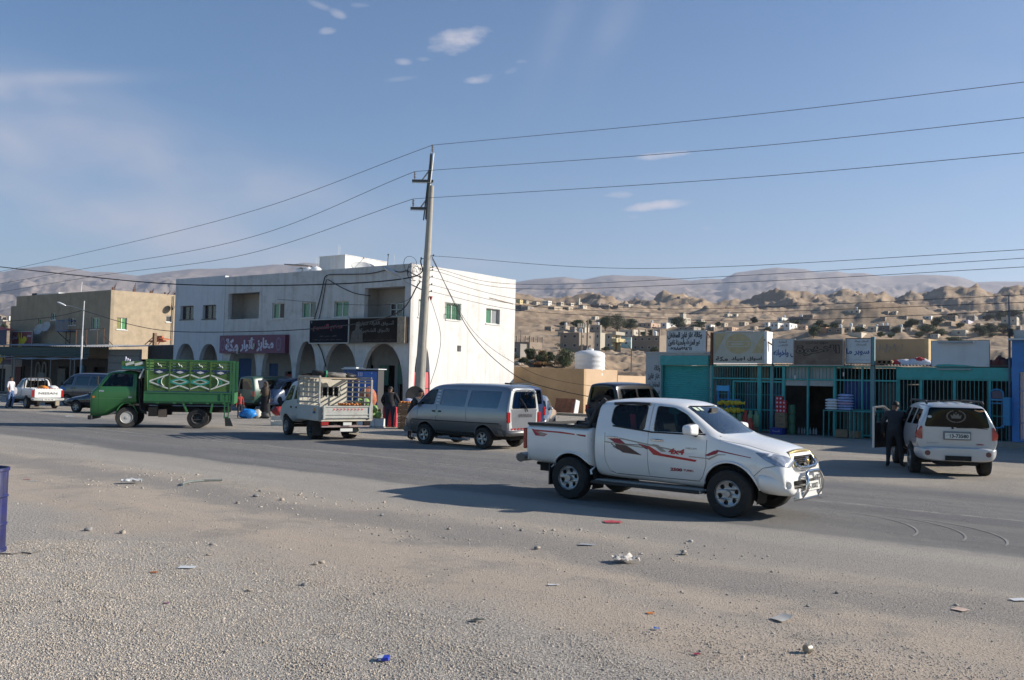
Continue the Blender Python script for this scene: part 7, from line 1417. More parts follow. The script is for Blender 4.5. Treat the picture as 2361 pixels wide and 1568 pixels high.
for x0,x1 in((.75,.55),(-.85,-.60)):q=MB(); q.box(((x0+x1)/2,.93,.82),(.10,.05,.45),ry=R(32 if x0>0 else -14)); q.build('mudguard_stay',g1,T)
q=MB(); q.b2(-1.62,-1.56,.93,.97,.40,1.38); q.b2(-1.42,-1.36,.93,.97,.40,1.38); [q.b2(-1.6,-1.38,.94,.96,.42+k*.24,.46+k*.24) for k in range(4)]; q.build('ladder',g3,T)
q=MB(); q.panel([[(-1.85,.10),(-1.45,.10),(-1.40,.42),(-1.68,.42)]],lambda u,v,d:Vector((u,.9-d,v)),.03); q.build('mud_flap',black_pl,T)
for i,x in enumerate((0,3.6)):
    for sd in(1,-1):
        wheel(T,x,sd*.76,.39,.20,sd,'truck' if i==0 else 'cap',R(9) if i else 0,M('rim_black',(.05,.05,.05),.6) if i==0 else M('rim_white',(.45,.44,.42),.5,.3),.56)
        if i==0:wheel(T,x,sd*.52,.39,.20,sd,'cap')
seats(T,[3.9],[-.4,.35],1.2,h=.6); q=MB(); q.b2(3.3,5.0,-.8,.8,1.0,1.25); q.b2(4.85,5.1,-.8,.8,1.2,1.5); q.build('cabin_floor',black_pl,T)
q=MB(); q.lathe([(.19,-.012),(.205,0),(.19,.012),(.175,0),(.19,-.012)],n=18,axis='Z'); o=q.build('steering_wheel',chrome,T,smooth=60); o.location=(4.55,.38,1.58); o.rotation_euler=(0,R(-25),0)
gt.t.scale=(0.712,1,1)
for o in kids(gt.t):
    if o.name.split('.')[0]=='wheel':o.scale=(1/0.712,1,1)
# ---------------------------------------------------------------- white crew cab truck with cage
fth=math.atan2(.82,-.57); fh=Vector((math.cos(fth),math.sin(fth),0)); fl_=Vector((-fh.y,fh.x,0)); fc=Vector((-6.64,30.64,0))-fl_*.74
wt=paint('dull_white',(.48,.49,.48),.45,.3,dirt=((.33,.30,.26),.4,1.6),var=.06); wr_m=M('cream_worn',(.55,.51,.42),.7,var=.1,vs=4,dirt=((.30,.22,.14),.5,3)); cgm2=M('cage_grey',(.36,.35,.32),.6,.2,var=.2,dirt=((.22,.13,.08),.5,6))
st=[(.98,.62,.90,1.20,1.86,.76,.82,.81,.66,.03),(1.02,.58,.90,1.21,1.92,.78,.84,.83,.68,.04),(1.5,.54,.88,1.22,1.96,.78,.85,.84,.69,.05),(2.0,.42,.84,1.21,1.93,.78,.85,.84,.68,.04),(2.25,.36,.80,1.18,1.80,.78,.85,.83,.67,.03),(2.72,.34,.76,1.05,1.22,.76,.84,.80,.66,.02),(2.88,.36,.70,.92,1.06,.72,.80,.76,.60,.01),(2.93,.40,.68,.86,.98,.68,.76,.72,.56,0)]
ft=Car('crew_cab_truck','white crew cab truck with a barred cargo cage and a tyre on top',(fc.x,fc.y,0),fth,'truck',st,wt,2); ft.arches([1.93+.25],.40,.36)
ft.win_side([(1.12,1.30),(1.12,1.76),(1.48,1.78),(1.50,1.28)],gl_dark,r=.04); ft.win_side([(1.66,1.26),(1.64,1.77),(1.98,1.74),(2.48,1.20)],gl_dark,r=.04); ft.win_end([(-.66,1.26),(.66,1.26),(.58,1.76),(-.58,1.76)],2.2,3.2,None,.05); ft.win_end([(-.60,1.42),(.60,1.42),(.60,1.72),(-.60,1.72)],.8,1.2,gl_dark,.02)
ft.slot([(1.57,1.8),(1.57,.6)]); ft.slot([(1.05,1.2),(1.05,.62)]); ft.finish(); T=ft.t
for sd in(1,-1):mirror(ft,2.55,1.22,sd,black_pl,.16,(.05,.09,.22)); q=MB(); y=ft.yat(1.62,1.0,sd); q.b2(1.60,1.72,y-.01*sd,y+sd*.02,.98,1.04); q.b2(1.12,1.22,y-.01*sd,y+sd*.02,.98,1.04); q.build('door_handle',black_pl,T)
fw_=.90; fx0,fx1=-1.12,.93
q=MB(); q.b2(fx0,fx1,-fw_,fw_,.64,.70); q.build('bed_floor',wr_m,T)
for sd in(1,-1):
    y=sd*fw_; q=MB(); q.b2(fx0+.12,fx1,y-.02,y+.02,.66,1.14); [q.b2(fx0+.12,fx1,y+sd*.02-.01,y+sd*.02+.01,z,z+.03) for z in(.68,.84,1.0,1.11)]; q.build('drop_side',wt,T)
    if sd>0:q=MB(); q.panel([circ(-.60,.96,.10,14,0,math.pi)],lambda u,v,d:Vector((u,y+.032,v))); q.build('painted_sun',M('sun_orange',(.55,.28,.05),.6),T,recalc=False); q=MB(); q.panel([[(-.72,.88),(-.45,.88),(-.52,.955),(-.66,.955)]],lambda u,v,d:Vector((u,y+.032,v))); q.build('painted_sea',M('sea_blue',(.04,.08,.2),.6),T,recalc=False)
    top=2.10 if sd>0 else 2.0; x_a,x_b=(-.92,.93) if sd>0 else(-1.05,.93)
    for k in range(6):q=MB(); z=1.22+k*.165; q.b2(x_a,x_b,y-.012,y+.012,z,z+.05); q.build('cage_slat',cgm2,T)
    for k in range(5):q=MB(); xx=x_a+(x_b-x_a)*k/4; q.b2(xx-.012,xx+.012,y-.018,y+.018,1.14,top); q.build('cage_bar',cgm2,T)
    q=MB(); q.b2(x_a-.03,x_b,y-.025,y+.025,top-.02,top+.02); q.build('cage_rail',M('rust_white',(.45,.36,.26),.6,dirt=((.25,.12,.05),.6,5)),T)
    q=MB(); q.b2(fx0+.02,fx0+.14,y-.05,y+.05,.66,1.22); q.b2(x_a-.04,x_a+.02,y-.03,y+.03,1.2,top); q.build('corner_post',cgm2,T)
q=MB(); q.panel([rect(-.86,.72,.86,2.02),rect(-.66,1.40,.10,1.74)],lambda u,v,d:Vector((.90-d,u,v)),.03); q.build('front_panel',wr_m,T)
for k in range(4):q=MB(); yy=.05-.21*k; q.b2(.84,.88,yy-.015,yy+.015,1.40,1.74); q.build('guard_bar',wr_m,T)
q=MB(); q.b2(fx0-.03,fx0+.01,-fw_+.05,fw_-.05,.72,1.14,0); [q.b2(fx0-.05,fx0-.02,-fw_+.06,fw_-.06,z,z+.035,0) for z in(.74,.84,1.10)]; q.b2(fx0-.06,fx0-.02,fw_-.12,fw_-.05,.72,1.15); q.b2(fx0-.06,fx0-.02,-fw_+.05,-fw_+.12,.72,1.15); q.build('tailgate',M('gate_white',(.42,.42,.39),.55,var=.12,dirt=((.2,.14,.09),.4,4)),T)
for k in range(9):q=MB(); u=.52-k*.125; f=lambda u_,v_,d:Vector((fx0-.045,u_,v_)); q.panel([[(u,1.0),(u-.06,1.03),(u,1.06),(u-.045,1.06),(u-.09,1.03),(u-.045,1.0)]],f); q.build('reflector',M('chevron_red',(.55,.03,.03),.5),T,recalc=False)
q=MB(); q.b2(fx0+.05,fx0+.12,-.85,.85,.44,.50,0); q.b2(fx0+.1,fx0+.15,-.9,.9,.62,.70,0); q.build('rear_bar',M('bar_pink',(.30,.22,.21),.6),T)
for sd in(1,-1):q=MB(); q.b2(fx0+.02,fx0+.1,sd*.62,sd*.88,.50,.64); q.build('tail_light',lamp_red if sd>0 else M('lamp_black',(.03,.02,.02),.3),T,bevel=.015)
q=MB(); q.b2(fx0+.0,fx0+.02,-.22,.22,.30,.40); q.b2(fx0,fx0+.02,-.18,.12,.50,.60); q.build('number_plate',plate_m,T); q=MB(); q.box((fx0+.3,-.42,.30),(.02,.34,.24),rx=R(8)); q.build('mud_flap',M('flap_tan',(.30,.26,.20),.8),T); q=MB(); q.b2(-.45,-.42,.60,.90,.14,.62); q.build('mud_flap',black_pl,T)
q=MB(); q.b2(-1.0,2.8,-.4,-.28,.42,.62); q.b2(-1.0,2.8,.28,.4,.42,.62); q.tube([(0,-.7,.33),(0,.7,.33)],.07,8); q.tube([(2.18,-.7,.33),(2.18,.7,.33)],.05,8); q.b2(.3,.9,-.75,-.4,.3,.6); q.build('chassis',under_m,T)
for sd in(1,-1):wheel(T,0,sd*.72,.33,.18,sd,'truck',0,M('rim_black',(1,1,1))); wheel(T,0,sd*.52,.33,.18,sd,'cap'); wheel(T,2.18,sd*.72,.33,.19,sd,'truck')
q=MB(); q.b2(1.05,2.6,-.76,.76,.7,.95); q.build('cabin_floor',black_pl,T); seats(T,[1.4,2.1],[-.4,.4],.9,h=.6)
def fw(x,y,z):return fc+fh*x+fl_*y+Vector((0,0,z))
for k,(x) in enumerate((.88,.40,-.05)):q=MB(); q.b2(x-.02,x+.02,-.9,.9,2.02,2.06); q.build('roof_bar',M('rust_white',(1,1,1)),T)
t=thing('spare_tyre','old tyre with a green strap lying on top of the truck cage','tyre',fw(.42,.25,2.08),fth); t.rotation_euler=(R(6),R(-4),fth)
q=MB(); q.lathe([(.20,.02),(.33,0),(.38,.05),(.38,.15),(.33,.2),(.20,.18),(.18,.1),(.20,.02)],n=28); q.build('tyre',tyre_m,t,smooth=40)
q=MB(); q.tube([(-.36,.03,.0),(-.40,.03,.12),(-.36,.03,.22),(-.2,.05,.19),(-.19,.03,.03)],.035,5); q.build('strap',M('strap_green',(.02,.22,.10),.6),t)
q=MB(); r9=random.Random(5)
def blob(c,rx,ry,rz,seed,m=0,n=16,k=9,amp=.35,q=None):
    vs=[]
    for i in range(k+1):
        ph=-math.pi/2+math.pi*i/k
        for j in range(n):
            t=2*math.pi*j/n; d=Vector((math.cos(ph)*math.cos(t),math.cos(ph)*math.sin(t),math.sin(ph))); g=1+amp*mnoise.noise(d*1.7+Vector((seed,0,0)))+amp*.5*mnoise.noise(d*4+Vector((seed,5,0))); vs.append((c[0]+rx*d.x*g,c[1]+ry*d.y*g,c[2]+rz*d.z*g))
    return q.add(vs,[(i*n+j,i*n+(j+1)%n,(i+1)*n+(j+1)%n,(i+1)*n+j) for i in range(k) for j in range(n)],m)
q=MB(); blob((0,0,.08),.30,.50,.12,3,q=q); o=q.build('tarpaulin',M('tarp_grey',(.17,.155,.14),.85,var=.3,vs=8,bump=.5,bs=14),smooth=True,loc=fw(.3,-.22,2.04)); o.rotation_euler=(0,0,fth); tag(o,'grey folded tarpaulin on the cage next to the tyre','tarpaulin')
q=MB(); blob((0,0,.08),.25,.28,.10,9,q=q); o=q.build('black_bag',M('bag_black',(.02,.02,.02),.5),smooth=True,loc=fw(.3,-.62,2.06)); o.rotation_euler=(0,0,fth); tag(o,'black bundle at the right end of the cage top','bundle')
orange_m=M('orange_fruit',(.62,.20,.03),.5,var=.12)
for k in range(16):
    q=MB(); q.ell((0,0,0),.05,.05,.045,8,6); tag(q.build('orange',orange_m,loc=fw(-.55+.22*(k%2)+.1*r9.random(),-.05-.80*(k/16),1.16+.02*r9.random()),smooth=True),'orange in the heap showing above the tailgate of the caged truck','fruit','oranges in the caged truck')
q=MB(); q.b2(-.8,.1,-.85,.05,.70,1.12); o=q.build('fruit_crate',wood_old,loc=(fc.x,fc.y,0)); o.rotation_euler=(0,0,fth); tag(o,'wooden crate of oranges inside the truck cage','crate')
# ---------------------------------------------------------------- NISSAN pickup
nth=R(135); nh=Vector((math.cos(nth),math.sin(nth),0)); nl=Vector((-nh.y,nh.x,0)); nc=Vector((-26.4,49.9,0))-nl*.70
wn=paint('nissan_white',(.56,.56,.57),.4,.5,dirt=((.40,.36,.32),.3,2))
st=[(.75,.52,.80,1.10,1.55,.70,.80,.79,.60,.03),(.79,.50,.80,1.10,1.62,.72,.81,.80,.62,.03),(1.2,.48,.79,1.10,1.67,.72,.82,.80,.62,.04),(1.6,.46,.78,1.08,1.60,.72,.82,.80,.61,.03),(2.15,.44,.76,1.04,1.12,.72,.82,.79,.64,.03),(2.7,.44,.74,.98,1.05,.72,.82,.78,.62,.03),(3.3,.44,.70,.88,.96,.70,.80,.74,.58,.02),(3.45,.46,.66,.80,.88,.64,.74,.70,.5,0)]
nt_=Car('pickup_truck','old white single cab pickup with NISSAN on its tailgate at the far left',(nc.x,nc.y,0),nth,'pickup truck',st,wn,2); nt_.arches([2.9],.40,.34); nt_.gm=gl_car
nt_.win_side([(.90,1.14),(.90,1.54),(1.40,1.56),(1.95,1.12)],gl_car,r=.04); nt_.win_end([(-.62,1.14),(.62,1.14),(.52,1.56),(-.52,1.56)],1.6,2.8,None,.05); nt_.win_end([(-.58,1.14),(.58,1.14),(.50,1.54),(-.50,1.54)],.5,.95,gl_car,.04)
nt_.slot([(.86,1.1),(.86,.52)]); nt_.slot([(2.05,1.05),(2.05,.5)]); nt_.finish(); T=nt_.t
bst=[(-1.02,.58,.80,1.04,1.12,.74,.80,.80,.77,0),(-.98,.56,.80,1.05,1.13,.75,.81,.81,.78,0),(0,.52,.80,1.05,1.13,.75,.82,.82,.79,0),(.70,.50,.80,1.05,1.13,.75,.82,.82,.79,0),(.73,.50,.80,1.05,1.12,.75,.81,.81,.78,0)]
cav=MB(); cav.b2(-.97,.68,-.70,.70,.74,1.5); bme=boolean(hull_mesh(bst,2),[(cav,'DIFFERENCE'),(prism_xz(circ(0,.34,.40,26)),'DIFFERENCE')]); link_mesh('load_bed',bme,[wn],T,35)
q=MB(); q.b2(-1.05,-1.0,-.68,.68,.62,1.10); tg=q.build('tailgate',M('gate_bright',(.66,.66,.64),.45),T,bevel=.015); lettering('NISSAN',lambda u,v,d:Vector((-1.054,-u,v)),-.48,.48,.80,.92,ink,tg,bold=.02)
for k in range(8):q=MB(); u=.50-k*.14; q.panel([[(u,1.115),(u-.07,1.115),(u-.05,1.14),(u+.02,1.14)]],lambda a,b,d:Vector((-1.04,a,b))); q.build('reflector',lamp_red,T,recalc=False)
for sd in(1,-1):q=MB(); q.b2(-1.06,-1.0,sd*.69,sd*.80,.66,1.04); q.build('tail_light',lamp_red,T,bevel=.01); q=MB(); y=sd; q.tube([(.62,sd*.70,1.12),(.66,sd*.64,1.58),(.66,sd*.5,1.68)],.035,6); q.build('roll_bar',black_pl,T)
q=MB(); q.tube([(.66,-.52,1.68),(.66,.52,1.68)],.035,6); [q.tube([(.66,y,1.12),(.66,y,1.68)],.03,6) for y in(-.36,0,.36)]; q.build('roll_bar',black_pl,T)
q=MB(); q.tube([(-1.02,-.80,.55),(-1.12,-.74,.53),(-1.13,0,.50),(-1.12,.74,.53),(-1.02,.80,.55)],.07,6); q.build('rear_bumper',M('bent_white',(.5,.5,.48),.5,.3),T,smooth=50); q=MB(); q.b2(-1.21,-1.19,-.30,.30,.47,.58); pl=q.build('number_plate',plate_m,T); lettering('35-4178',lambda u,v,d:Vector((-1.213,-u,v)),-.22,.22,.49,.56,ink,pl,bold=.02)
wheels(nt_,[0,2.9],.34,.20,1.42,'steel'); tub(T,-.8,3.3,.9,.36,.55); liner(T,2.9,.39,1.5,.34); liner(T,0,.39,1.5,.34); seats(T,[1.15],[-.36,.36],.8,h=.6)
q=MB(); q.b2(-.6,-.57,-.76,-.56,.18,.55); q.build('mud_flap',M('flap_tan',(1,1,1)),T)
def nw(x,y,z):return nc+nh*x+nl*y+Vector((0,0,z))
q=MB(); blob((0,0,0),.45,.25,.14,4,q=q); o=q.build('cloth_heap',M('orange_cloth',(.65,.22,.03),.7,var=.2),smooth=True,loc=nw(-.5,.05,1.12)); o.rotation_euler=(0,0,nth); tag(o,'orange cloth heaped in the bed of the old white pickup','cloth')
q=MB(); blob((0,0,0),.35,.30,.16,6,q=q); o=q.build('sack',sheet_white,smooth=True,loc=nw(-.6,-.38,1.12)); o.rotation_euler=(0,0,nth); tag(o,'whitish sack beside the orange cloth in the old pickup bed','sack')
# ---------------------------------------------------------------- people
skin=M('skin',(.20,.105,.065),.6,var=.06); hair_m=M('hair_black',(.012,.010,.009),.7)
def person(label,loc,rz,J=None,top=(.5,.5,.5),legs=(.1,.1,.15),sleeve='long',sc=1.0,hair=True,robe=None,scarf=None,name='person',shoes=(.03,.025,.02),group=None,bulk=1.0):
    """one continuous body grown round a jointed skeleton; x forward, y left; joints in metres"""
    P=dict(pel=(0,0,.95),wst=(0,0,1.12),cst=(0,0,1.32),nck=(.0,0,1.50),jaw=(.015,0,1.58),crn=(.01,0,1.70),shl=(0,.17,1.43),shr=(0,-.17,1.43),ell=(-.01,.23,1.15),elr=(-.01,-.23,1.15),wrl=(.05,.25,.90),wrr=(.05,-.25,.90),
             hpl=(0,.095,.90),hpr=(0,-.095,.90),knl=(.03,.105,.50),knr=(.03,-.105,.50),anl=(-.01,.11,.09),anr=(-.01,-.11,.09),tol=(.17,.12,.035),tor=(.17,-.12,.035))
    if J:P.update(J)
    Rr=dict(pel=.135,wst=.125,cst=.145,nck=.056,jaw=.082,crn=.078,shl=.068,shr=.068,ell=.046,elr=.046,wrl=.028,wrr=.028,hpl=.095,hpr=.095,knl=.062,knr=.062,anl=.042,anr=.042,tol=.035,tor=.035)
    E_=[('pel','wst'),('wst','cst'),('cst','nck'),('nck','jaw'),('jaw','crn'),('cst','shl'),('cst','shr'),('shl','ell'),('shr','elr'),('ell','wrl'),('elr','wrr'),('pel','hpl'),('pel','hpr'),('hpl','knl'),('hpr','knr'),('knl','anl'),('knr','anr'),('anl','tol'),('anr','tor')]
    for s_,w_,e_ in(('l','wrl','ell'),('r','wrr','elr')):
        d=(Vector(P[w_])-Vector(P[e_])).normalized(); side=Vector((1,0,0))-d*d.x; side=side.normalized() if side.length>.1 else Vector((0,1,0)); nn=d.cross(side)
        P['pm'+s_]=tuple(Vector(P[w_])+d*.07); Rr['pm'+s_]=.030; E_.append((w_,'pm'+s_))
        for k,(o_,L) in enumerate(((-.028,.055),(-.010,.068),(.010,.064),(.027,.05))):
            a=Vector(P['pm'+s_])+d*.035+side*(-o_); b=a+d*L+nn*.018*(1 if s_=='r' else -1); P['f%d%s'%(k,s_)]=tuple(a); P['g%d%s'%(k,s_)]=tuple(b); Rr['f%d%s'%(k,s_)]=.010; Rr['g%d%s'%(k,s_)]=.008; E_+=[('pm'+s_,'f%d%s'%(k,s_)),('f%d%s'%(k,s_),'g%d%s'%(k,s_))]
        P['th'+s_]=tuple(Vector(P[w_])+d*.06+side*.05); Rr['th'+s_]=.011; E_.append((w_,'th'+s_))
    K=list(P); me=bpy.data.meshes.new('sk'); me.from_pydata([P[k] for k in K],[(K.index(a),K.index(b)) for a,b in E_],[])
    o=bpy.data.objects.new('sk',me); COL.objects.link(o); m=o.modifiers.new('s','SKIN'); m.use_smooth_shade=True
    for i,k in enumerate(K):
        r_=Rr[k]*(bulk if k in('pel','wst','cst','shl','shr','hpl','hpr') else 1); me.skin_vertices[0].data[i].radius=(r_*(1.15 if k in('pel','wst','cst') else 1),r_*(.85 if k in('pel','wst','cst') else 1))
        me.skin_vertices[0].data[i].use_root=(k=='pel')
    sb=o.modifiers.new('b','SUBSURF'); sb.levels=1; sb.render_levels=1
    body=bpy.data.meshes.new_from_object(o.evaluated_get(bpy.context.evaluated_depsgraph_get())); bpy.data.objects.remove(o)
    seg=[(Vector(P[a]),Vector(P[b]),a,b) for a,b in E_]
    tm=M('top_%.2f_%.2f_%.2f'%top,top,.85,var=.12,vs=7,bump=.3,bs=12); lm_=M('leg_%.2f_%.2f_%.2f'%legs,legs,.85,var=.12,vs=7,bump=.3,bs=12); sm=M('shoe_%.2f'%shoes[0],shoes,.6)
    for q_ in(skin,tm,lm_,sm):body.materials.append(q_)
    for p in body.polygons:
        c=p.center; best=min(seg,key=lambda s_:(c-(s_[0]+(s_[1]-s_[0])*max(0,min(1,(c-s_[0]).dot(s_[1]-s_[0])/(s_[1]-s_[0]).length_squared)))).length); a,b=best[2],best[3]
        if b in('jaw','crn') or b[:2] in('pm','th') or b[0] in 'fg':mi=0
        elif a in('ell','elr'):mi=1 if sleeve=='long' else 0
        elif a in('shl','shr','wst','cst') or b in('wst','cst'):mi=1
        elif b[:2]=='to':mi=3
        else:mi=2
        if a=='pel' and c.z>P['pel'][2]+.02:mi=1
        p.material_index=mi; p.use_smooth=True
    t=thing(name,label,'person',loc,rz,group); t.scale=(sc,)*3
    bo_=bpy.data.objects.new('body',body); COL.objects.link(bo_); bo_.parent=t
    H=Vector(P['jaw'])*.5+Vector(P['crn'])*.5; up=(Vector(P['crn'])-Vector(P['jaw'])).normalized(); fwd=Vector((1,0,0)); ht=P.get('_turn',0)
    q=MB(); q.T=Matrix.Translation(H)@Matrix.Rotation(ht if not isinstance(ht,tuple) else 0,4,'Z')
    q.add([(.078,0,.03),(.112,0,-.015),(.082,.016,-.02),(.082,-.016,-.02)],[(0,1,2),(0,3,1),(1,3,2)],0)
    for s_ in(1,-1):q.ell((.0,s_*.082,.0),.018,.010,.03,6,5,0); q.ell((.077,s_*.032,.022),.010,.014,.009,6,4,1); q.box((.083,s_*.032,.042),(.008,.035,.007),2)
    q.box((.080,0,-.052),(.008,.045,.010),3); q.build('face',[skin,M('eye',(.25,.24,.22),.3),hair_m,M('lips',(.20,.07,.06),.6)],t)
    if hair:
        q=MB(); vs=[]
        for i in range(8):
            ph=R(-5+i*13.5)
            for j in range(14):
                a=2*math.pi*j/14; d=Vector((math.cos(ph)*math.cos(a),math.cos(ph)*math.sin(a),math.sin(ph))); low=.0 if d.x<.35 else .045
                vs.append(H+Vector((d.x*.098-.006,d.y*.09,max(d.z*.115,low)+.012)))
        q.add(vs,[(i*14+j,i*14+(j+1)%14,(i+1)*14+(j+1)%14,(i+1)*14+j) for i in range(7) for j in range(14)]); q.build('hair',hair_m,t,smooth=True)
    if robe:
        rm=M('robe_%.2f'%robe[0],robe,.9,var=.15,vs=6,bump=.4,bs=9); q=MB(); pr=[(1.44,.10,.16),(1.36,.13,.20),(1.15,.15,.19),(.95,.17,.21),(.6,.19,.23),(.3,.22,.26),(.03,.25,.29)]; vs=[]; n=24
        for z,rx,ry in pr:
            for j in range(n):a=2*math.pi*j/n; f=1+.05*math.sin(a*7+z*3)*(1.5-z)/1.2; vs.append((rx*math.cos(a)*f,ry*math.sin(a)*f,z))
        q.add(vs,[(i*n+j,i*n+(j+1)%n,(i+1)*n+(j+1)%n,(i+1)*n+j) for i in range(len(pr)-1) for j in range(n)]); q.build('robe',rm,t,smooth=True)
    if scarf:
        smm=M('scarf_%.3f'%scarf[0],scarf,.85,var=.6,vs=22); q=MB(); vs=[]; n=16; pr=[(H.z+.13,.03),(H.z+.11,.085),(H.z+.03,.115),(H.z-.08,.11),(H.z-.14,.13),(H.z-.26,.20),(H.z-.50,.19),(H.z-.62,.17)]
        for k,(z,r_) in enumerate(pr):
            for j in range(n):
                a=2*math.pi*j/n; x=r_*math.cos(a)-.012;
                if 1<k<4 and math.cos(a)>.75:x-=.035
                vs.append((x,r_*1.02*math.sin(a),z))
        q.add(vs,[(i*n+j,i*n+(j+1)%n,(i+1)*n+(j+1)%n,(i+1)*n+j) for i in range(len(pr)-1) for j in range(n)]); q.build('headscarf',smm,t,smooth=True)
    return t
lean=lambda x:x
SIT=dict(pel=(0,0,.10),wst=(-.03,0,.27),cst=(-.05,0,.47),nck=(-.04,0,.66),jaw=(-.01,0,.745),crn=(-.015,0,.865),shl=(-.04,.18,.59),shr=(-.04,-.18,.59),ell=(.10,.24,.34),elr=(.10,-.24,.34),wrl=(.34,.16,.42),wrr=(.34,-.16,.42),
           hpl=(.02,.10,.08),hpr=(.02,-.10,.08),knl=(.42,.12,.14),knr=(.42,-.12,.14),anl=(.50,.12,-.22),anr=(.50,-.12,-.22),tol=(.62,.12,-.26),tor=(.62,-.12,-.26))
hw=lambda x,y,z:HC+UV*x-(-NV)*y*1.0+Vector((0,0,z))
p=HC+UV*1.86+NV*.36; person('driver in a grey shirt at the wheel of the white pickup',(p.x,p.y,.93),HH,SIT,(.16,.16,.17),(.05,.05,.06),sc=.93)
p=vc_-UV*2.05-NV*.40; person('driver at the open window of the silver minibus',(p.x,p.y,.92),R(180)-AX,SIT,(.22,.24,.26),(.05,.05,.06),sc=.9)
p=gc+gh*3.75*.725+gl_v*.38; person('truck driver with a dark red headcloth in the green truck cab',(p.x,p.y,1.20),gth,SIT,(.18,.08,.07),(.05,.05,.06),sc=.85,scarf=(.16,.02,.03))
person('man in dark grey clothes standing between the open door and the silver SUV',(10.22,24.30,0),R(62),dict(jaw=(.03,-.01,1.58),crn=(.04,-.02,1.70),elr=(.06,-.26,1.17),wrr=(.26,-.20,1.04),ell=(-.03,.26,1.15),wrl=(.06,.24,.92),knl=(.02,.13,.50),knr=(.05,-.12,.50),anl=(-.02,.14,.09),anr=(.03,-.15,.09),tol=(.14,.18,.035),tor=(.19,-.2,.035)),(.035,.036,.042),(.030,.030,.034),sc=1.0,bulk=1.3).scale=(1.2,1.15,1.0)
pd=person('young man in a white polo shirt and blue jeans walking at the left edge',(-27.0,49.3,0),R(-25),dict(knl=(.14,.09,.50),anl=(-.02,.09,.12),tol=(.14,.10,.05),knr=(-.03,-.09,.50),anr=(-.22,-.09,.11),tor=(-.08,-.09,.035),elr=(.05,-.24,1.16),wrr=(.16,-.22,.93),ell=(-.08,.24,1.16),wrl=(-.05,.26,.9)),(.55,.53,.56),(.07,.13,.27),'short',sc=.99)
q=MB(); blob((0,0,0),.09,.15,.22,3,amp=.15,q=q); q.build('bag',M('bag_grey',(.34,.33,.36),.8),pd,smooth=True,loc=(-.05,.27,.95))
person('heavy man in a black jacket seen from behind at the fruit crates',(-5.05,38.2,0),R(80),dict(elr=(.05,-.29,1.15),wrr=(.14,-.30,.90),ell=(.0,.29,1.15),wrl=(.1,.24,.95)),(.012,.012,.016),(.03,.035,.06),sc=.99,bulk=1.4).scale=(1.25,1.25,.99)
p=Vector((-3.42,31.2,0)); person('man in a dark shirt leaning on the front of the silver minibus',(p.x,p.y,0),R(-15),dict(wst=(.08,0,1.10),cst=(.2,0,1.27),nck=(.30,0,1.43),jaw=(.36,0,1.50),crn=(.37,0,1.62),shl=(.2,.18,1.37),shr=(.2,-.18,1.37),ell=(.42,.2,1.18),elr=(.42,-.2,1.18),wrl=(.58,.1,1.3),wrr=(.58,-.1,1.3)),(.035,.035,.045),(.04,.04,.05),sc=1.03)
person('woman in a long black robe and leopard print headscarf with a bag in hand',(-12.2,45.4,0),R(-100),dict(elr=(.12,-.2,1.2),wrr=(.26,-.14,1.22)),(.012,.012,.013),(.012,.012,.013),hair=False,robe=(.010,.010,.012),scarf=(.075,.05,.032),sc=1.0)
person('small child in a red and black top standing by the blue bag',(-12.95,43.7,0),R(-60),dict(),(.32,.035,.025),(.02,.02,.03),sc=.70)
def blobject(name,label,cat,loc,r3,m,seed,amp=.3,rz=0,group=None):
    q=MB(); blob((0,0,r3[2]*.85),*r3,seed,amp=amp,q=q); o=q.build(name,m,smooth=True,loc=loc); o.rotation_euler=(0,0,rz); return tag(o,label,cat,group)
blobject('blue_bag','bright blue plastic bag on the ground beside the woman in black','bag',(-12.62,43.9,0),(.42,.25,.26),M('bag_blue',(.02,.22,.62),.4,var=.2),2)
blobject('white_bag','off-white tied plastic bag right of the blue bag','bag',(-12.25,44.2,0),(.22,.2,.24),M('bag_cream',(.50,.47,.40),.5),5); blobject('dark_bundle','dark bundle on the ground at the feet of the woman','bundle',(-11.95,44.3,0),(.32,.2,.16),black_pl,6)
def slatted(name,label,cat,loc,d,m,rz,group=None,slats=3):
    t=thing(name,label,cat,loc,rz,group); w_,l_,h_=d
    for k in range(slats):
        for s_ in(1,-1):
            q=MB(); q.b2(-w_/2,w_/2,s_*l_/2-.01,s_*l_/2+.01,h_*(k+.12)/slats,h_*(k+.88)/slats); q.build('slat',m,t); q=MB(); q.b2(s_*w_/2-.01,s_*w_/2+.01,-l_/2,l_/2,h_*(k+.12)/slats,h_*(k+.88)/slats); q.build('slat',m,t)
    q=MB(); q.b2(-w_/2,w_/2,-l_/2,l_/2,0,.02); [q.box((i*w_/2*.97,j*l_/2*.96,h_/2),(.03,.03,h_)) for i in(1,-1) for j in(1,-1)]; q.build('crate_frame',m,t); return t
cr_w=M('crate_wood',(.30,.17,.09),.8,var=.3,vs=8); cr_white=M('crate_white',(.62,.62,.60),.6)
for c_ in range(2):
    for r_ in range(4):
        p=Vector((-4.42+.38*c_,37.9-.12*c_,.0)); slatted('fruit_crate','reddish wooden fruit crate, %s in the %s stack by the man in black'%(['bottom','second','third','top'][r_],['left','right'][c_]),'crate',(p.x,p.y,r_*.27),(.36,.5,.25),cr_w,R(-8),'fruit crates beside the minibus')
    for k in range(5):q=MB(); q.ell((0,0,0),.055,.055,.05,8,6); tag(q.build('orange',orange_m,loc=(-4.54+.38*c_+.07*k,37.75-.12*c_+.05*(k%2),1.10),smooth=True),'orange on the top crate of the %s stack beside the minibus'%['left','right'][c_],'fruit','oranges on the %s crate stack'%['left','right'][c_])
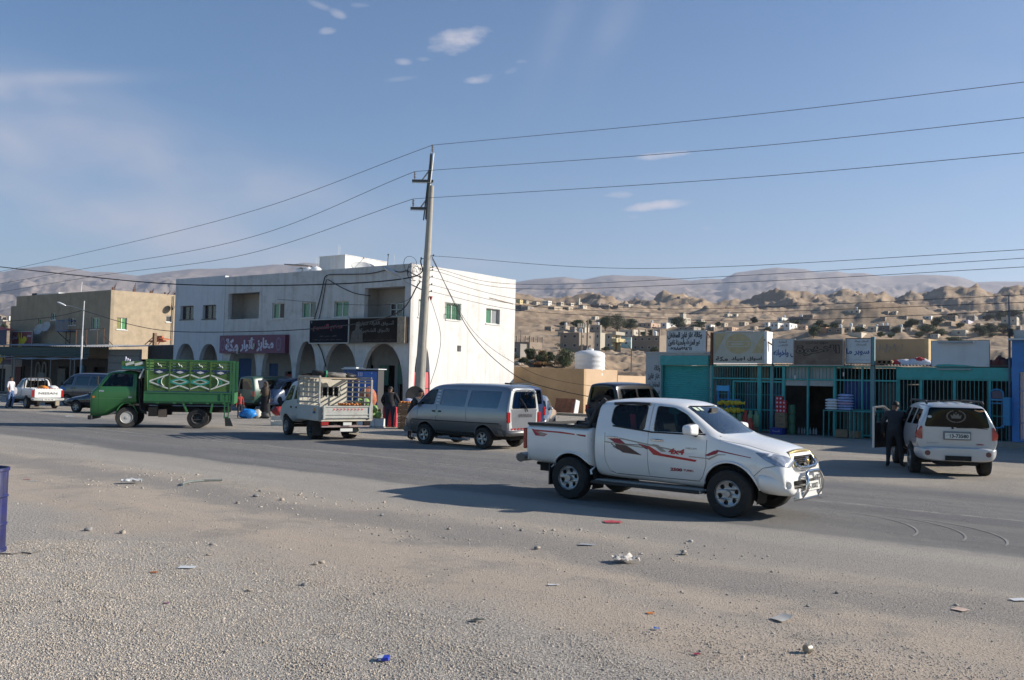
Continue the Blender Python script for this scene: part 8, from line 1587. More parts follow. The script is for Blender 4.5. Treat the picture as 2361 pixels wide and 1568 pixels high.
for k,x in enumerate((-6.35,-5.90,-5.5)):
    slatted('white_crate','white plastic crate on the ground under the cabbages, %s of three'%['left','middle','right'][k],'crate',(x,38.5,0),(.42,.4,.42),cr_white,R(-6),'white crates under the cabbages',1)
cabb=M('cabbage',(.20,.33,.09),.6,var=.35,vs=9,bump=.5,bs=12)
for k,(x,z) in enumerate(((-6.45,.42),(-6.15,.44),(-5.85,.42),(-5.6,.40),(-6.35,.68),(-6.05,.70),(-5.75,.66),(-6.4,.92),(-6.12,.94))):
    blobject('cabbage','green cabbage in the %s row of the pile behind the caged truck'%['lowest','middle','upper'][0 if k<4 else 1 if k<7 else 2],'cabbage',(x,38.5+.1*(k%2),z),(.17,.17,.15),cabb,k,.18,0,'piled cabbages')
blobject('orange_sack','orange net sack leaning behind the cabbages','sack',(-6.15,39.3,.75),(.36,.3,.5),M('net_orange',(.42,.13,.06),.8,var=.3,vs=14),7,.2)
q=MB(); q.b2(-.5,.5,-.4,.4,0,.75); tag(q.build('display_box',wood_old,loc=(-6.1,39.3,0)),'wooden stand carrying the orange net sack','stand')
q=MB(); q.b2(-.28,.28,-.2,.2,0,.85); tag(q.build('red_crate',M('crate_red',(.50,.02,.04),.5),loc=(-5.15,39.1,0)),'tall red plastic crate stack behind the man in black','crate'); blobject('white_cloth','white crumpled bag between the man in black and the minibus','bag',(-4.25,38.6,.95),(.3,.2,.16),M('bag_bluewhite',(.42,.45,.58),.6),9)
q=MB(); q.lathe([(.001,0),(.40,.02),(.42,.06),(.40,.08),(.001,.05)],n=24,axis='X'); o=q.build('round_lid',black_pl,smooth=40,loc=(-4.15,39.5,1.35)); o.rotation_euler=(0,0,R(-75)); tag(o,'round black lid behind the minibus windscreen','lid')
q=MB(); q.tube([(0,0,0),(0,0,1.35)],.03,5); tag(q.build('lid_post',black_pl,loc=(-4.15,39.6,0)),'post behind the round black lid','post')
cab_b=M('cabinet_blue',(.02,.12,.46),.45,var=.08,dirt=((.35,.38,.42),.12,6)); cb_=thing('blue_cabinet','tall bright blue double-door cabinet in front of the corner arch','cabinet',W(-40.55,36.4),-AX)
q=MB(); q.b2(-1.25,0,0,.5,0,2.55); q.build('cabinet_body',M('cabinet_side',(.018,.06,.20),.5),cb_)
for k in range(2):q=MB(); q.b2(.02,1.75,-.05,0,.06+k*1.22,1.22+k*1.22); q.build('door',cab_b,cb_,bevel=.01)
q=MB(); q.b2(-.05,1.85,0,.4,0,2.52); q.b2(1.78,1.86,-.08,0,0,2.5); q.build('cabinet_frame',M('cabinet_dark',(.03,.03,.035),.6),cb_); q=MB(); q.b2(-1.3,1.9,-.1,.55,2.55,2.60); q.b2(-1.2,-.1,0,.6,2.60,2.68); q.build('roof_sheet',sheet_white,cb_)
for k in range(4):q=MB(); q.b2(.15+.14*k+(.7 if k==3 else 0),.22+.14*k+(.7 if k==3 else 0),-.056,-.051,2.15 if k<3 else 2.3,2.38); q.build('sticker',let_w,cb_)
blobject('red_bag','red bag on a white crate just left of the caged truck','bag',(-9.75,38.4,.42),(.26,.22,.2),M('bag_red',(.30,.025,.025),.6),11); slatted('white_crate','white lettered crate under the red bag left of the caged truck','crate',(-9.65,38.3,0),(.62,.4,.42),cr_white,R(-10),None,2)
# ---------------------------------------------------------------- barrel, litter, stones
bl=thing('oil_barrel','scuffed dark blue oil barrel with white mark cut by the left edge','barrel',(-6.11,10.6,0)); bl.scale=(1,1,1.07); bmat=M('barrel_blue',(.010,.013,.10),.5,var=.3,vs=9,dirt=((.03,.03,.035),.9,3.5),streak=((.25,.26,.34),.35,9))
q=MB(); q.lathe([(.01,.01),(.28,.01),(.30,0),(.30,.03),(.285,.04),(.285,.28),(.30,.295),(.285,.31),(.285,.58),(.302,.595),(.285,.61),(.285,.86),(.30,.87),(.30,.90),(.28,.90),(.27,.87),(.01,.87)],n=36); q.build('barrel_body',bmat,bl,smooth=40)
fb2=lambda u,v,d:Vector((.292*math.sin(u/.285+.35),-.292*math.cos(u/.285+.35),v)); lettering('A',fb2,-.13,.07,.40,.52,let_w,bl,bold=.08)
for z,s_ in((.84,.10),(.12,.12)):
    q=MB(); q.panel([[(-.05,z-.04),(.06,z-.03),(.09,z),(.0,z+.04),(-.06,z+.02)]],lambda u,v,d:fb2(u,v,0)*1.0); q.build('paint_patch',M('patch_red',(.50,.05,.03),.6),bl,recalc=False)
def at(x,y):p=gnd(x,y); b=p.dot(NV); return Vector((p.x,p.y,gz(p.dot(UV),b)))
def sheet(name,label,cat,x,y,w_,l_,h_,m,seed,rz=0,n=8,curl=.0):
    vs=[((i/n-.5)*w_,(j/n-.5)*l_*(1+.3*mnoise.noise(Vector((i*.5,seed,0)))),.006+h_*(.5+.5*mnoise.noise(Vector((i*.55,j*.55,seed))))+curl*(i/n)**2) for j in range(n+1) for i in range(n+1)]
    q=MB(); q.add(vs,[(j*(n+1)+i,j*(n+1)+i+1,(j+1)*(n+1)+i+1,(j+1)*(n+1)+i) for j in range(n) for i in range(n)]); o=q.build(name,m,smooth=True,loc=at(x,y),recalc=False); o.rotation_euler=(0,0,rz); return tag(o,label,cat)
plw=M('litter_white',(.62,.62,.61),.5,var=.06)
sheet('plastic_bag','crumpled translucent white plastic bag on the sand at the left','litter',304,1115,.36,.22,.12,plw,2,.2,10); sheet('plastic_bag','crumpled whitish plastic bag on gravel below the pickup','litter',1443,1297,.27,.22,.10,M('litter_beige',(.55,.50,.44),.6,var=.1),5,.3,10)
sheet('paper','flat white folded paper on the left gravel','litter',432,1311,.18,.13,.01,plw,3,.1,3); sheet('paper','pale torn card lying on sand at the lower right','litter',1803,1428,.16,.14,.02,M('card_pale',(.50,.47,.42),.8),4,.5,3,.03); sheet('paper','thin white paper strip at the right edge','litter',2350,1385,.17,.10,.015,plw,6,.2,3); sheet('paper','pale pink square paper near the right edge','litter',2214,1407,.13,.12,.012,M('paper_pink',(.55,.40,.32),.8),7,.6,3)
sheet('red_rag','red checked rag lying in the shadow edge of the pickup','litter',1413,1205,.26,.20,.02,M('rag_check',(.42,.06,.08),.8,var=.5,vs=30),8,.1,6); sheet('paper','small white paper strip on the middle sand','litter',1277,1352,.12,.05,.01,plw,9,.1,3); sheet('plastic_strip','flat grey plastic strip on gravel under the pickup shadow','litter',1353,1257,.20,.10,.02,M('litter_grey',(.36,.37,.38),.5),10,0,4)
sheet('black_rag','small dark green-black rag on the lower gravel','litter',1101,1435,.12,.07,.03,M('rag_darkg',(.05,.06,.05),.8),11,.2,6); sheet('orange_peel','small orange scrap on the lower right sand','litter',1500,1416,.07,.05,.01,orange_m,12,.2,3); sheet('orange_peel','small rusty orange scrap on the left gravel','litter',355,1323,.08,.05,.01,M('scrap_rust',(.42,.14,.03),.8),13,.2,3)
sheet('red_scrap','tiny red scrap on the lower left gravel','litter',384,1391,.05,.04,.01,lamp_red,14,.2,3); sheet('red_scrap','small red scrap at the lower right gravel','litter',1607,1511,.05,.04,.01,dk_red,15,.2,3); sheet('paper','small white paper scrap on the road near the green truck','litter',162,961,.35,.3,.05,plw,16,.2,4); sheet('orange_peel','tiny red-orange scrap on sand beside the barrel','litter',62,1105,.12,.07,.01,rd2,17,.3,3); sheet('paper','small white scrap beside the red-orange one near the barrel','litter',78,1108,.14,.06,.01,plw,18,.1,3); sheet('blue_scrap','tiny blue scrap on the lower right sand','litter',1514,1454,.05,.04,.02,cab_b,19,.1,3)
q=MB(); q.b2(-.042,.042,-.03,.03,0,.022,0); q.b2(.0,.0425,-.0305,.0305,-.001,.0225,1); q.b2(-.0425,.0425,-.031,-.0302,.002,.02,1); q.b2(-.03,-.01,-.0315,-.0311,.006,.016,2); o=q.build('cigarette_packet',[plw,M('packet_blue',(.02,.05,.45),.4),plw],loc=at(884,1527)+Vector((0,0,.012))); o.rotation_euler=(R(4),R(-4),R(-6)); tag(o,'blue and white cigarette packet on the lower gravel','packet')
q=MB(); q.T=Matrix.Rotation(R(90),4,'Y'); q.lathe([(.001,0),(.033,0),(.035,.01),(.035,.045),(.033,.05),(.029,.05),(.029,.01)],n=18); o=q.build('tin_can',M('can_dull',(.30,.27,.22),.45,.6,var=.3,vs=20),smooth=40,loc=at(1857,1508)+Vector((0,0,.034))); o.rotation_euler=(0,0,R(30)); tag(o,'squashed open tin can at the lower right','can')
P0_=[at(420,1121),at(423,1117),at(440,1113),at(470,1110.5),at(512,1109.5)]; q=MB(); q.tube([p+Vector((0,0,.025)) for p in P0_],.022,6); tag(q.build('hose',M('hose_grey',(.16,.18,.17),.6)),'short curved grey hose lying at the edge of the sand','hose')
q=MB(); pts=[at(0,1280),at(25,1281),at(50,1277),at(72,1280),at(92,1274)]; q.tube([p+Vector((0,0,.012)) for p in pts],.008,5); tag(q.build('wire',M('wire_grey',(.12,.11,.10),.7)),'bent wire on the gravel at the foot of the blue barrel','wire')
stone_m=M('stone_pale',(.33,.285,.235),.9,var=.2,vs=12,bump=.5,bs=30); stone_g=M('stone_grey',(.27,.26,.25),.9,var=.25,vs=12,bump=.5,bs=30)
spots=[(205,1222,.10),(283,1228,.09),(548,1160,.075),(590,1145,.10),(650,1153,.09),(436,1117,.05),(488,1258,.06),(742,1298,.07),(728,1302,.06),(600,1133,.06),(1238,1265,.08),(1577,1279,.10),(1862,1400,.035),(1845,1498,.03),(690,1142,.06),(700,1350,.06),(575,1362,.055),(1290,1448,.03),(930,1530,.03),(330,1452,.045),(1780,1320,.04),(1930,1368,.045),(480,1283,.05),(1035,1220,.06),(880,1190,.07),(1700,1445,.03),(520,1500,.035),(140,1390,.04),(610,1480,.04)]
for k,(x,y,r_) in enumerate(spots):
    r_*=.55; q=MB(); blob((0,0,r_*.35),r_,r_*.75,r_*.5,k*3.1,amp=.6,n=10,k=6,q=q); o=q.build('stone',stone_m if k%3 else stone_g,smooth=70,loc=at(x,y)); o.rotation_euler=(0,0,k); LM=[((60,1230),'just right of the blue barrel'),((300,1115),'near the crumpled white bag'),((480,1115),'by the curved grey hose'),((600,1145),'past the free end of the grey hose'),((740,1300),'left of centre on the sand'),((432,1311),'near the flat white paper on the gravel'),((884,1527),'near the blue cigarette packet'),((900,1190),'off the tip of the pickup shadow'),((1250,1260),'below the front of the pickup shadow'),((1443,1297),'by the whitish bag under the pickup'),((1590,1285),'between the whitish bag and the tarmac'),((1857,1500),'beside the tin can'),((1850,1400),'by the pale torn card'),((1700,1445),'between the torn card and the red scrap'),((330,1452),'low on the left gravel'),((1290,1448),'right of the small black rag')]
    near=min(LM,key=lambda q_:(q_[0][0]-x)**2+(q_[0][1]-y)**2*4)[1]
    tag(o,'%s %s stone %s'%('larger' if r_>.045 else 'medium' if r_>.03 else 'small','pale' if k%3 else 'grey',near),'stone','loose stones on the open ground')
def gravel():
    ico=bmesh.new(); bmesh.ops.create_icosphere(ico,subdivisions=1,radius=1.0); bv=np.array([v.co[:] for v in ico.verts]); bf=np.array([[v.index for v in f.verts] for f in ico.faces]); ico.free()
    g=np.random.default_rng(5); pts=[]
    def add(n,x0,x1,y0,y1,s0,s1,keep):
        xs=g.uniform(x0,x1,n); ys=g.uniform(y0,y1,n)**1.0
        for x,y in zip(xs,ys):
            a=x*UV.x+y*UV.y; b=x*NV.x+y*NV.y
            if keep(a,b,x,y):pts.append((x,y,gz(a,b),g.uniform(s0,s1)*(1+.6*(g.random()>.93))))
    nz_=lambda a,b:1.6*mnoise.noise(Vector((a*.3,b*.3,2)))
    add(185000,-6,5,6.0,11.5,.004,.0095,lambda a,b,x,y:abs(x)<y*.6+.3 and g.random()<max(0,min(1,(7.2-(b+nz_(a,b)*1.3))/1.6)) and g.random()<min(1,(8.5/y)**2))
    add(9000,-9,9,7.0,19,.008,.016,lambda a,b,x,y:abs(x)<y*.6 and b<10.8 and g.random()<.30*(.5+.5*(nz_(a*2,b*2)>.1)))
    add(7000,-10,12,11.0,22,.012,.026,lambda a,b,x,y:abs(x)<y*.6 and 8.6<b+nz_(a,b)*.5<10.9 and mnoise.noise(Vector((a*.5,b,7)))>.0 and g.random()<.6)
    n=len(pts); P=np.array(pts); rot=g.uniform(0,6.28,n); sq=g.uniform(.55,1.1,(n,3)); V=bv[None]*sq[:,None,:]*(1+g.uniform(-.18,.18,(n,12,1)))
    c,s_=np.cos(rot)[:,None],np.sin(rot)[:,None]; X=V[:,:,0]*c-V[:,:,1]*s_; Y=V[:,:,0]*s_+V[:,:,1]*c; V=np.stack([X,Y,V[:,:,2]*.8],-1)*P[:,3][:,None,None]+P[:,None,:3]+np.array([0,0,.001])
    F=(bf[None]+np.arange(n)[:,None,None]*12).reshape(-1,3); me=bpy.data.meshes.new('gravel'); me.vertices.add(n*12); me.vertices.foreach_set('co',V.reshape(-1)); me.loops.add(F.size); me.loops.foreach_set('vertex_index',F.reshape(-1)); me.polygons.add(len(F)); me.polygons.foreach_set('loop_start',np.arange(len(F))*3); me.polygons.foreach_set('loop_total',np.full(len(F),3)); me.update(); me.validate()
    cols=[(.46,.39,.31),(.36,.32,.27),(.53,.47,.40),(.24,.225,.21),(.42,.345,.275)]
    for i,c3 in enumerate(cols):me.materials.append(M('grit_%d'%i,c3,.9,var=.1,vs=40))
    mi=np.repeat(g.choice(5,n,p=[.34,.26,.2,.12,.08]),20); me.polygons.foreach_set('material_index',mi.astype(np.int32))
    o=bpy.data.objects.new('gravel',me); COL.objects.link(o); o['kind']='stuff'; print('gravel',n)
gravel()
tmk=M('tyre_mark',(.225,.215,.20),.95,var=.3,vs=3)
for k,(x,y) in enumerate(((2010,1205),(2110,1215),(2195,1225))):
    c=gnd(x-95,y); q=MB(); pts=[(c.x+1.15*math.cos(t),c.y+1.5*math.sin(t)) for t in[R(d) for d in range(-48,60,6)]]; n=len(pts)
    q.add([(px,py,.006) for px,py in pts]+[(c.x+(px-c.x)*1.03,c.y+(py-c.y)*1.02,.006) for px,py in pts],[(i,i+1,i+1+n,i+n) for i in range(n-1)]); o=q.build('tyre_mark',tmk); o['kind']='structure'
# ---------------------------------------------------------------- town on the hills
HM={'grey':(.27,.245,.215),'brown':(.25,.20,.155),'tan':(.40,.33,.25),'cream':(.50,.45,.37),'white':(.66,.65,.62),'yellow':(.55,.45,.24),'pink':(.48,.34,.25),'orange':(.45,.26,.16),'teal':(.42,.56,.52),'lilac':(.50,.48,.54),'dark':(.14,.125,.11),'lime':(.42,.38,.31)}
wh_dark=M('house_opening',(.045,.04,.038),.7,var=.2); wh_fr=M('house_frame',(.50,.49,.46),.7)
LETG={}
def house(v,x0,xc,x1,yt,yb,col,label,floors=1,wn=(2,1),tank_=0,flat=False,extra=None,rz=None):
    """v: view; x0..xc shaded front, xc..x1 sunlit side, yt roof line, yb foot"""
    X0,Y1=v(x0,yb); XC,_=v(xc,yb); X1,_=v(x1,yb); _,Y0=v(x0,yt)
    p,s=on_land((X0*.5+X1*.5),Y1); Hh=max(2.2,(Y1-Y0)/s)
    az=math.atan2(p.x,p.y); rz=(R(-35)) if rz is None else rz; th=rz+0
    L=max(2.0,(XC-X0)/s/max(.3,math.cos(th+az))); D=max(1.8,(X1-XC)/s/max(.35,abs(math.sin(-th-az))))
    D=min(D,16); L=min(L,30)
    r=ray(XC,Y1); k=p.y/r.y; c=CAMP+r*k
    t=thing('house',label,'house',(c.x,c.y,p.z-.0),th); m=M('house_'+col,HM[col],.92,var=.10,vs=.7,dirt=(tuple(q*.72 for q in HM[col]),.4,.5))
    f=lambda u,vv,d:Vector((u,d,vv)); g_=lambda u,vv,d:Vector((-d,u,vv)); base=-3.0
    fh=Hh/floors; Wn=[]; Ws=[]; ww,wh=min(1.1,L/(wn[0]*2.4+.5)),min(1.2,fh*.36)
    for i in range(floors):
        for k in range(wn[0]):cx=-L*(k+.5)/wn[0]; Wn.append((cx-ww/2,i*fh+fh*.40,cx+ww/2,i*fh+fh*.40+wh))
        for k in range(wn[1]):cy=D*(k+.5)/max(1,wn[1]); w2=min(1.0,D/(wn[1]*2.4+.5)); Ws.append((cy-w2/2,i*fh+fh*.40,cy+w2/2,i*fh+fh*.40+wh))
    q=MB(); q.panel([rect(-L,base,0,Hh)]+[rect(*z) for z in Wn],f,.22); q.panel([rect(.22,base,D,Hh)]+[rect(*z) for z in Ws if z[0]>.3],g_,.22)
    q.panel([rect(-L,base,0,Hh)],lambda u,vv,d:Vector((u,D-d,vv)),.2); q.panel([rect(.22,base,D-.2,Hh)],lambda u,vv,d:Vector((-L+d,u,vv)),.2); q.build('wall',m,t)
    q=MB(); q.b2(-L+.1,-.1,.1,D-.1,Hh-.55,Hh-.35); q.build('roof',M('house_roof',(.33,.30,.25),.9),t)
    for z in Wn:q=MB(); q.panel([rect(z[0],z[1],z[2],z[3]),rect(z[0]+.09,z[1]+.09,z[2]-.09,z[3]-.09)],lambda u,vv,d:f(u,vv,.08+d),.05,0); q.poly([f(z[0],z[1],.18),f(z[2],z[1],.18),f(z[2],z[3],.18),f(z[0],z[3],.18)],1); q.build('window',[wh_fr,wh_dark],t)
    for z in Ws:
        if z[0]>.3:q=MB(); q.panel([rect(z[0],z[1],z[2],z[3]),rect(z[0]+.09,z[1]+.09,z[2]-.09,z[3]-.09)],lambda u,vv,d:g_(u,vv,.08+d),.05,0); q.poly([g_(z[0],z[1],.18),g_(z[2],z[1],.18),g_(z[2],z[3],.18),g_(z[0],z[3],.18)],1); q.build('window',[wh_fr,wh_dark],t)
    for k in range(tank_):
        q=MB(); q.lathe([(.01,0),(.55,0),(.58,.1),(.58,1.1),(.4,1.3),(.01,1.35)],c=(-L*(.3+.4*k),D*.5,Hh-.4+.5),n=10); q.b2(-L*(.3+.4*k)-.4,-L*(.3+.4*k)+.4,D*.5-.4,D*.5+.4,Hh-.4,Hh+.1,1); q.build('water_tank',[tank_w,wh_fr],t,smooth=40)
    if extra:extra(t,L,D,Hh,m,f,g_)
    return t
def frame_cols(t,L,D,Hh,m,f,g_):
    for i in range(5):
        for j in(0,1):q=MB(); q.box((-L*i/4,D*j,Hh+.9),(.28,.28,1.8)); q.build('column',m,t)
def balcony(t,L,D,Hh,m,f,g_):
    ym=M('house_yellow',HM['yellow'],.9); q=MB(); q.b2(0,1.3,.2,D+.2,Hh*.5-.1,Hh*.5+1.0); q.build('balcony',ym,t); q=MB(); q.b2(0,1.2,.1,D+.2,Hh-.3,Hh+.6); q.build('roof_edge',m,t); q=MB(); q.b2(.02,.1,.4,D-.2,.0,Hh*.42); q.build('ground_wall',ym,t); q=MB(); q.b2(.1,.16,D*.35,D*.55,0,2.0); q.build('door',M('door_orange',(.35,.15,.04),.7),t)
def scallop(t,L,D,Hh,m,f,g_):
    q=MB(); n=9
    q.panel([[(-.0,Hh*.62)]+[(-L*(i+.5*k)/n,Hh*.62-(.35 if k else 0)) for i in range(n) for k in(0,1)]+[(-L,Hh*.62),(-L,Hh*.78),(0,Hh*.78)]],lambda u,vv,d:f(u,vv,d-.06),.05); q.build('parapet_trim',M('trim_white',(.70,.72,.70),.8),t)
def tower(t,L,D,Hh,m,f,g_):q=MB(); q.b2(-L*.25,0,0,D*.4,Hh,Hh+2.2); q.b2(-L*.3,.3,-.3,D*.45,Hh+2.2,Hh+2.5); q.build('tower',m,t)
def domes(t,L,D,Hh,m,f,g_):
    for k in(-.8,-.15):q=MB(); q.ell((L*k,D*.5,Hh),.9,.9,.9,10,6); q.build('dome',M('house_white',HM['white'],.9),t,smooth=50)
H1=[(565,745,885,660,832,'brown','two storey brown block with a sunlit right side, beside twin street poles',2,(2,2),1,None),(890,945,1000,662,825,'lime','tall plain grey-cream house left of the yellow balcony house',2,(1,0),0,None),(990,1055,1140,672,826,'lime','house with a bright yellow balcony and orange doorway',2,(1,1),0,balcony),
 (1142,1236,1242,706,812,'teal','pale turquoise house with a white scalloped band',1,(1,0),0,scallop),(1243,1505,1578,688,845,'brown','wide brown house with two rows of four windows above the ravine',2,(4,0),1,frame_cols),(1130,1260,1385,632,705,'cream','long pale villa with a porch behind the turquoise house',1,(3,2),0,None),
 (1302,1425,1518,568,622,'pink','low salmon house left of the white one in the middle town',1,(3,2),1,None),(1518,1572,1662,568,625,'white','small white house with a tank beside the salmon one',1,(1,1),1,None),(1588,1730,1802,515,600,'lime','tall cream house with a roof tower among the middle trees',2,(2,2),0,tower),
 (658,705,732,610,660,'grey','small grey hut below the dark trees at left',1,(2,1),0,None),(735,800,845,612,662,'cream','unfinished house with bare columns over the brown block',1,(2,1),0,frame_cols),(845,945,960,590,662,'grey','grey block house with a wall end standing up behind the pole',1,(2,0),1,None),
 (115,280,402,758,818,'brown','concrete skeleton house with a row of bare columns at the white wall edge',1,(0,0),0,frame_cols),(105,190,196,800,905,'grey','grey flat house with one dark window next to the white wall edge',1,(1,0),0,None),(150,188,216,346,390,'yellow','yellow two storey house on the far left ridge',2,(2,1),0,None),
 (218,250,275,362,390,'lime','small pale house right of the yellow ridge house',1,(1,1),0,None),(300,345,375,376,402,'cream','cream house in the middle of the left ridge',1,(2,1),0,None),(400,455,490,360,408,'white','white two storey villa on the left ridge',2,(2,1),0,None),(143,200,246,406,440,'dark','dark grey house at the foot of the ridge row',1,(2,1),0,None),
 (200,262,320,420,450,'grey','long grey house under the dark one on the slope',1,(2,1),0,None),(455,512,592,418,452,'tan','beige cube house on the slope lip',1,(2,1),0,None),(594,648,692,418,453,'tan','small tan house right of the beige cube',1,(1,1),0,None),(712,745,772,376,402,'lime','small house with an upper room on the ridge',1,(1,1),0,tower),(740,785,822,398,437,'cream','cream house on the ridge edge',1,(1,1),0,None),
 (855,935,992,392,428,'brown','low brown house at the centre of the ridge',1,(2,2),1,None),(995,1030,1062,402,426,'tan','tiny tan house right of the brown ridge house',1,(1,1),0,None),(1065,1115,1162,408,432,'brown','unfinished ridge house with columns',1,(3,1),0,frame_cols),(1163,1215,1262,390,421,'lime','grey-white ridge house near the hillock',1,(2,1),0,None),
 (1672,1700,1738,320,341,'brown','lone ruined house on the skyline of the near ridge',1,(2,1),0,None),(2195,2235,2252,490,516,'cream','small cream house on top of the grey hill',1,(1,0),0,None),(2118,2150,2196,484,514,'lime','low house with a tank on the grey hill top',1,(1,1),1,None),(2086,2120,2154,578,610,'tan','little tan house with a wide roof behind the yellow sign',1,(1,1),0,None),
 (2110,2192,2252,612,652,'pink','pink house just above the faded yellow sign',1,(1,3),0,None),(1945,1990,2030,592,627,'white','low white walled house above the gas sign',1,(1,1),0,None),(1958,2020,2050,625,650,'brown','brown sheds between the gas sign and the yellow sign',1,(2,1),0,None),(862,900,935,516,545,'cream','tiny cream house in front of the big dark trees',1,(1,1),0,None),(560,620,660,600,640,'tan','low tan wall house with a white tank at the slope foot',1,(1,0),1,None),(1680,1830,1900,625,648,'grey','long low grey building behind the gas sign',1,(3,1),0,None)]
for a in H1:house(v1,*a[:7],floors=a[7],wn=a[8],tank_=a[9],extra=a[10])
H2=[(236,275,342,472,512,'white','white house with a light blue shaded side on the right slope',(1,2),1,None),(343,462,506,468,508,'dark','dark grey flat house right of the white slope house',(2,0),1,None),(176,240,292,518,575,'white','low white house left of the white cube house',(2,1),0,None),(292,340,414,520,578,'white','bright white cube house above the brown supermarket sign',(1,2),0,None),
 (414,480,502,546,582,'pink','reddish shed right of the white cube house',(2,1),0,None),(620,655,693,584,610,'orange','small orange house beside the green tree',(0,1),0,None),(662,790,868,564,616,'brown','brown house with a tank above the right script sign',(2,1),1,None),(815,870,916,572,606,'tan','tan house behind the brown one above the signs',(1,1),1,None),(848,960,1107,614,656,'cream','long low cream wall building above the tan block wall',(0,0),0,None),
 (1018,1088,1166,550,600,'lime','cream-sided house with a tank right of the tan block',(1,2),1,None),(1108,1203,1226,542,600,'dark','dark walled house in the right lower row',(1,1),2,None),(1262,1300,1354,555,602,'grey','grey house in the right lower row',(1,1),1,None),(1352,1385,1424,560,604,'tan','tan house end of the right lower row',(1,1),0,None),(822,940,980,404,450,'cream','large cream house alone on the round hill',(3,1),1,None),
 (1166,1190,1215,425,455,'grey','grey hut on the far right slope',(1,1),0,None),(1242,1262,1296,423,455,'cream','pale house with two windows on the far right slope',(1,2),0,None),(1502,1560,1658,462,498,'white','white wall house with two small domes',(1,1),0,domes),(1664,1770,1816,452,504,'brown','brown block house right of the domed one',(3,1),0,None),(1680,1735,1782,510,548,'brown','low brown house with an awning below the block house',(2,1),0,None),
 (1868,1935,2006,457,500,'grey','grey two-window house with roof clutter at upper right',(2,2),1,None),(1830,1880,2012,496,532,'lilac','lilac-white house with blue windows at upper right',(1,3),0,None),(1948,1985,2040,530,562,'brown','low brown house under the lilac one',(1,1),0,None),(1748,1858,1922,580,636,'cream','cream house with a sunlit window side near the right edge',(1,1),0,None),(2180,2298,2362,466,536,'lime','big tan house with a bright white end wall at the right edge',(2,3),0,None),
 (2292,2330,2365,545,595,'grey','grey shed low at the right edge',(1,1),0,None),(2064,2180,2232,410,450,'brown','long brown house high at the right edge behind the trees',(3,1),0,None),(0,40,72,548,586,'tan','tan house with an open porch above the yellow sign',(1,1),0,None),(138,158,178,534,553,'white','tiny white hut left of the low white house',(1,0),0,None),(460,540,600,460,486,'brown','long low brown wall house behind the dark flat one',(2,1),0,None),(1290,1350,1435,462,500,'grey','grey house half behind a tree on the right slope',(1,1),0,None)]
for a in H2:house(v2,*a[:7],wn=a[7],tank_=a[8],extra=a[9])
for k,(x0,xc,x1,yt,yb,cm,l) in enumerate(((0,22,60,585,640,'cream','cream house at the far left edge below the mountains'),(60,75,116,555,590,'white','bright white house between the left edge and the brown building'),(20,50,110,600,650,'brown','brown roofed house at the left edge above the red tarpaulin'),(0,10,45,560,590,'grey','grey house highest at the far left edge'))):
    house(v4,x0,xc,x1,yt,yb,cm,l)
fol=[M('leaf_olive',(.060,.078,.032),.7,var=.3,vs=2),M('leaf_dark',(.032,.052,.024),.7,var=.3,vs=2),M('leaf_light',(.10,.125,.045),.7,var=.3,vs=2),M('leaf_rust',(.22,.11,.04),.8,var=.3,vs=2)]; bark=M('bark',(.10,.075,.05),.9,var=.2)
def tree(v,x0,x1,yt,yb,label,mats=(0,1),dens=1.0,cat='tree',trunk_=.3,name='tree',group=None,droop=0,seed=None):
    X0,Y1=v(x0,yb); X1,_=v(x1,yb); _,Y0=v(x0,yt); p,s=on_land((X0+X1)/2,Y1); Wd=1.12*(X1-X0)/s; Ht=1.05*(Y1-Y0)/s; r_=random.Random(hash(label)&255 if seed is None else seed); r_=random.Random(int(x0*7+yt))
    t=thing(name,label,cat,p,0,group); q=MB(); limbs=[]
    th=Ht*trunk_*.6; q.tube([(0,0,-.5),(.05*Wd*.2,0,th*.6),(0,0,th)],[Wd*.03+.08,Wd*.022+.06,Wd*.018+.05],6)
    n=9 if Wd>3 else 6
    for k in range(n):
        a=2*math.pi*k/n+r_.random(); rr_=Wd*.5*r_.uniform(.15,.72); z=th+(Ht-th)*r_.uniform(.12,.8); c=Vector((rr_*math.cos(a),rr_*math.sin(a)*.9,z)); limbs.append(c); q.tube([(0,0,th*.8),c*.5+Vector((0,0,th*.3)),c],[Wd*.014+.04,Wd*.01+.03,.02],4)
    limbs.append(Vector((0,0,th+(Ht-th)*.8))); q.build('trunk',bark,t)
    g=np.random.default_rng(int(x0)+int(yt)); ls=max(.10,1.15/s); N=int(min(5200,max(600,12.0*dens*(Wd*Ht)/(ls*ls)))); cs=np.array([tuple(c) for c in limbs]); ci=g.integers(0,len(cs),N); d=g.normal(size=(N,3)); d/=np.linalg.norm(d,axis=1)[:,None]
    rad=(g.random(N)**.5)[:,None]*np.array([Wd*.29,Wd*.29,(Ht-th)*.30]); c=cs[ci]+d*rad; c[:,2]=np.minimum(c[:,2],Ht); c[:,2]=np.maximum(c[:,2],.1)
    u=g.normal(size=(N,3)); u[:,2]-=droop; u/=np.linalg.norm(u,axis=1)[:,None]; w_=np.cross(u,g.normal(size=(N,3))); w_/=np.linalg.norm(w_,axis=1)[:,None]; sz=ls*g.uniform(.5,1.2,N)[:,None]
    V=np.stack([c-u*sz,c+w_*sz*.45,c+u*sz,c-w_*sz*.45],1).reshape(-1,3); q=MB(); q.v=[tuple(z) for z in V]; q.f=[(4*i,4*i+1,4*i+2,4*i+3) for i in range(N)]; q.m=[int(k) for k in(ci+g.integers(0,3,N)//2)%len(mats)]; q.build('crown',[fol[k] for k in mats],t,recalc=False)
    return t
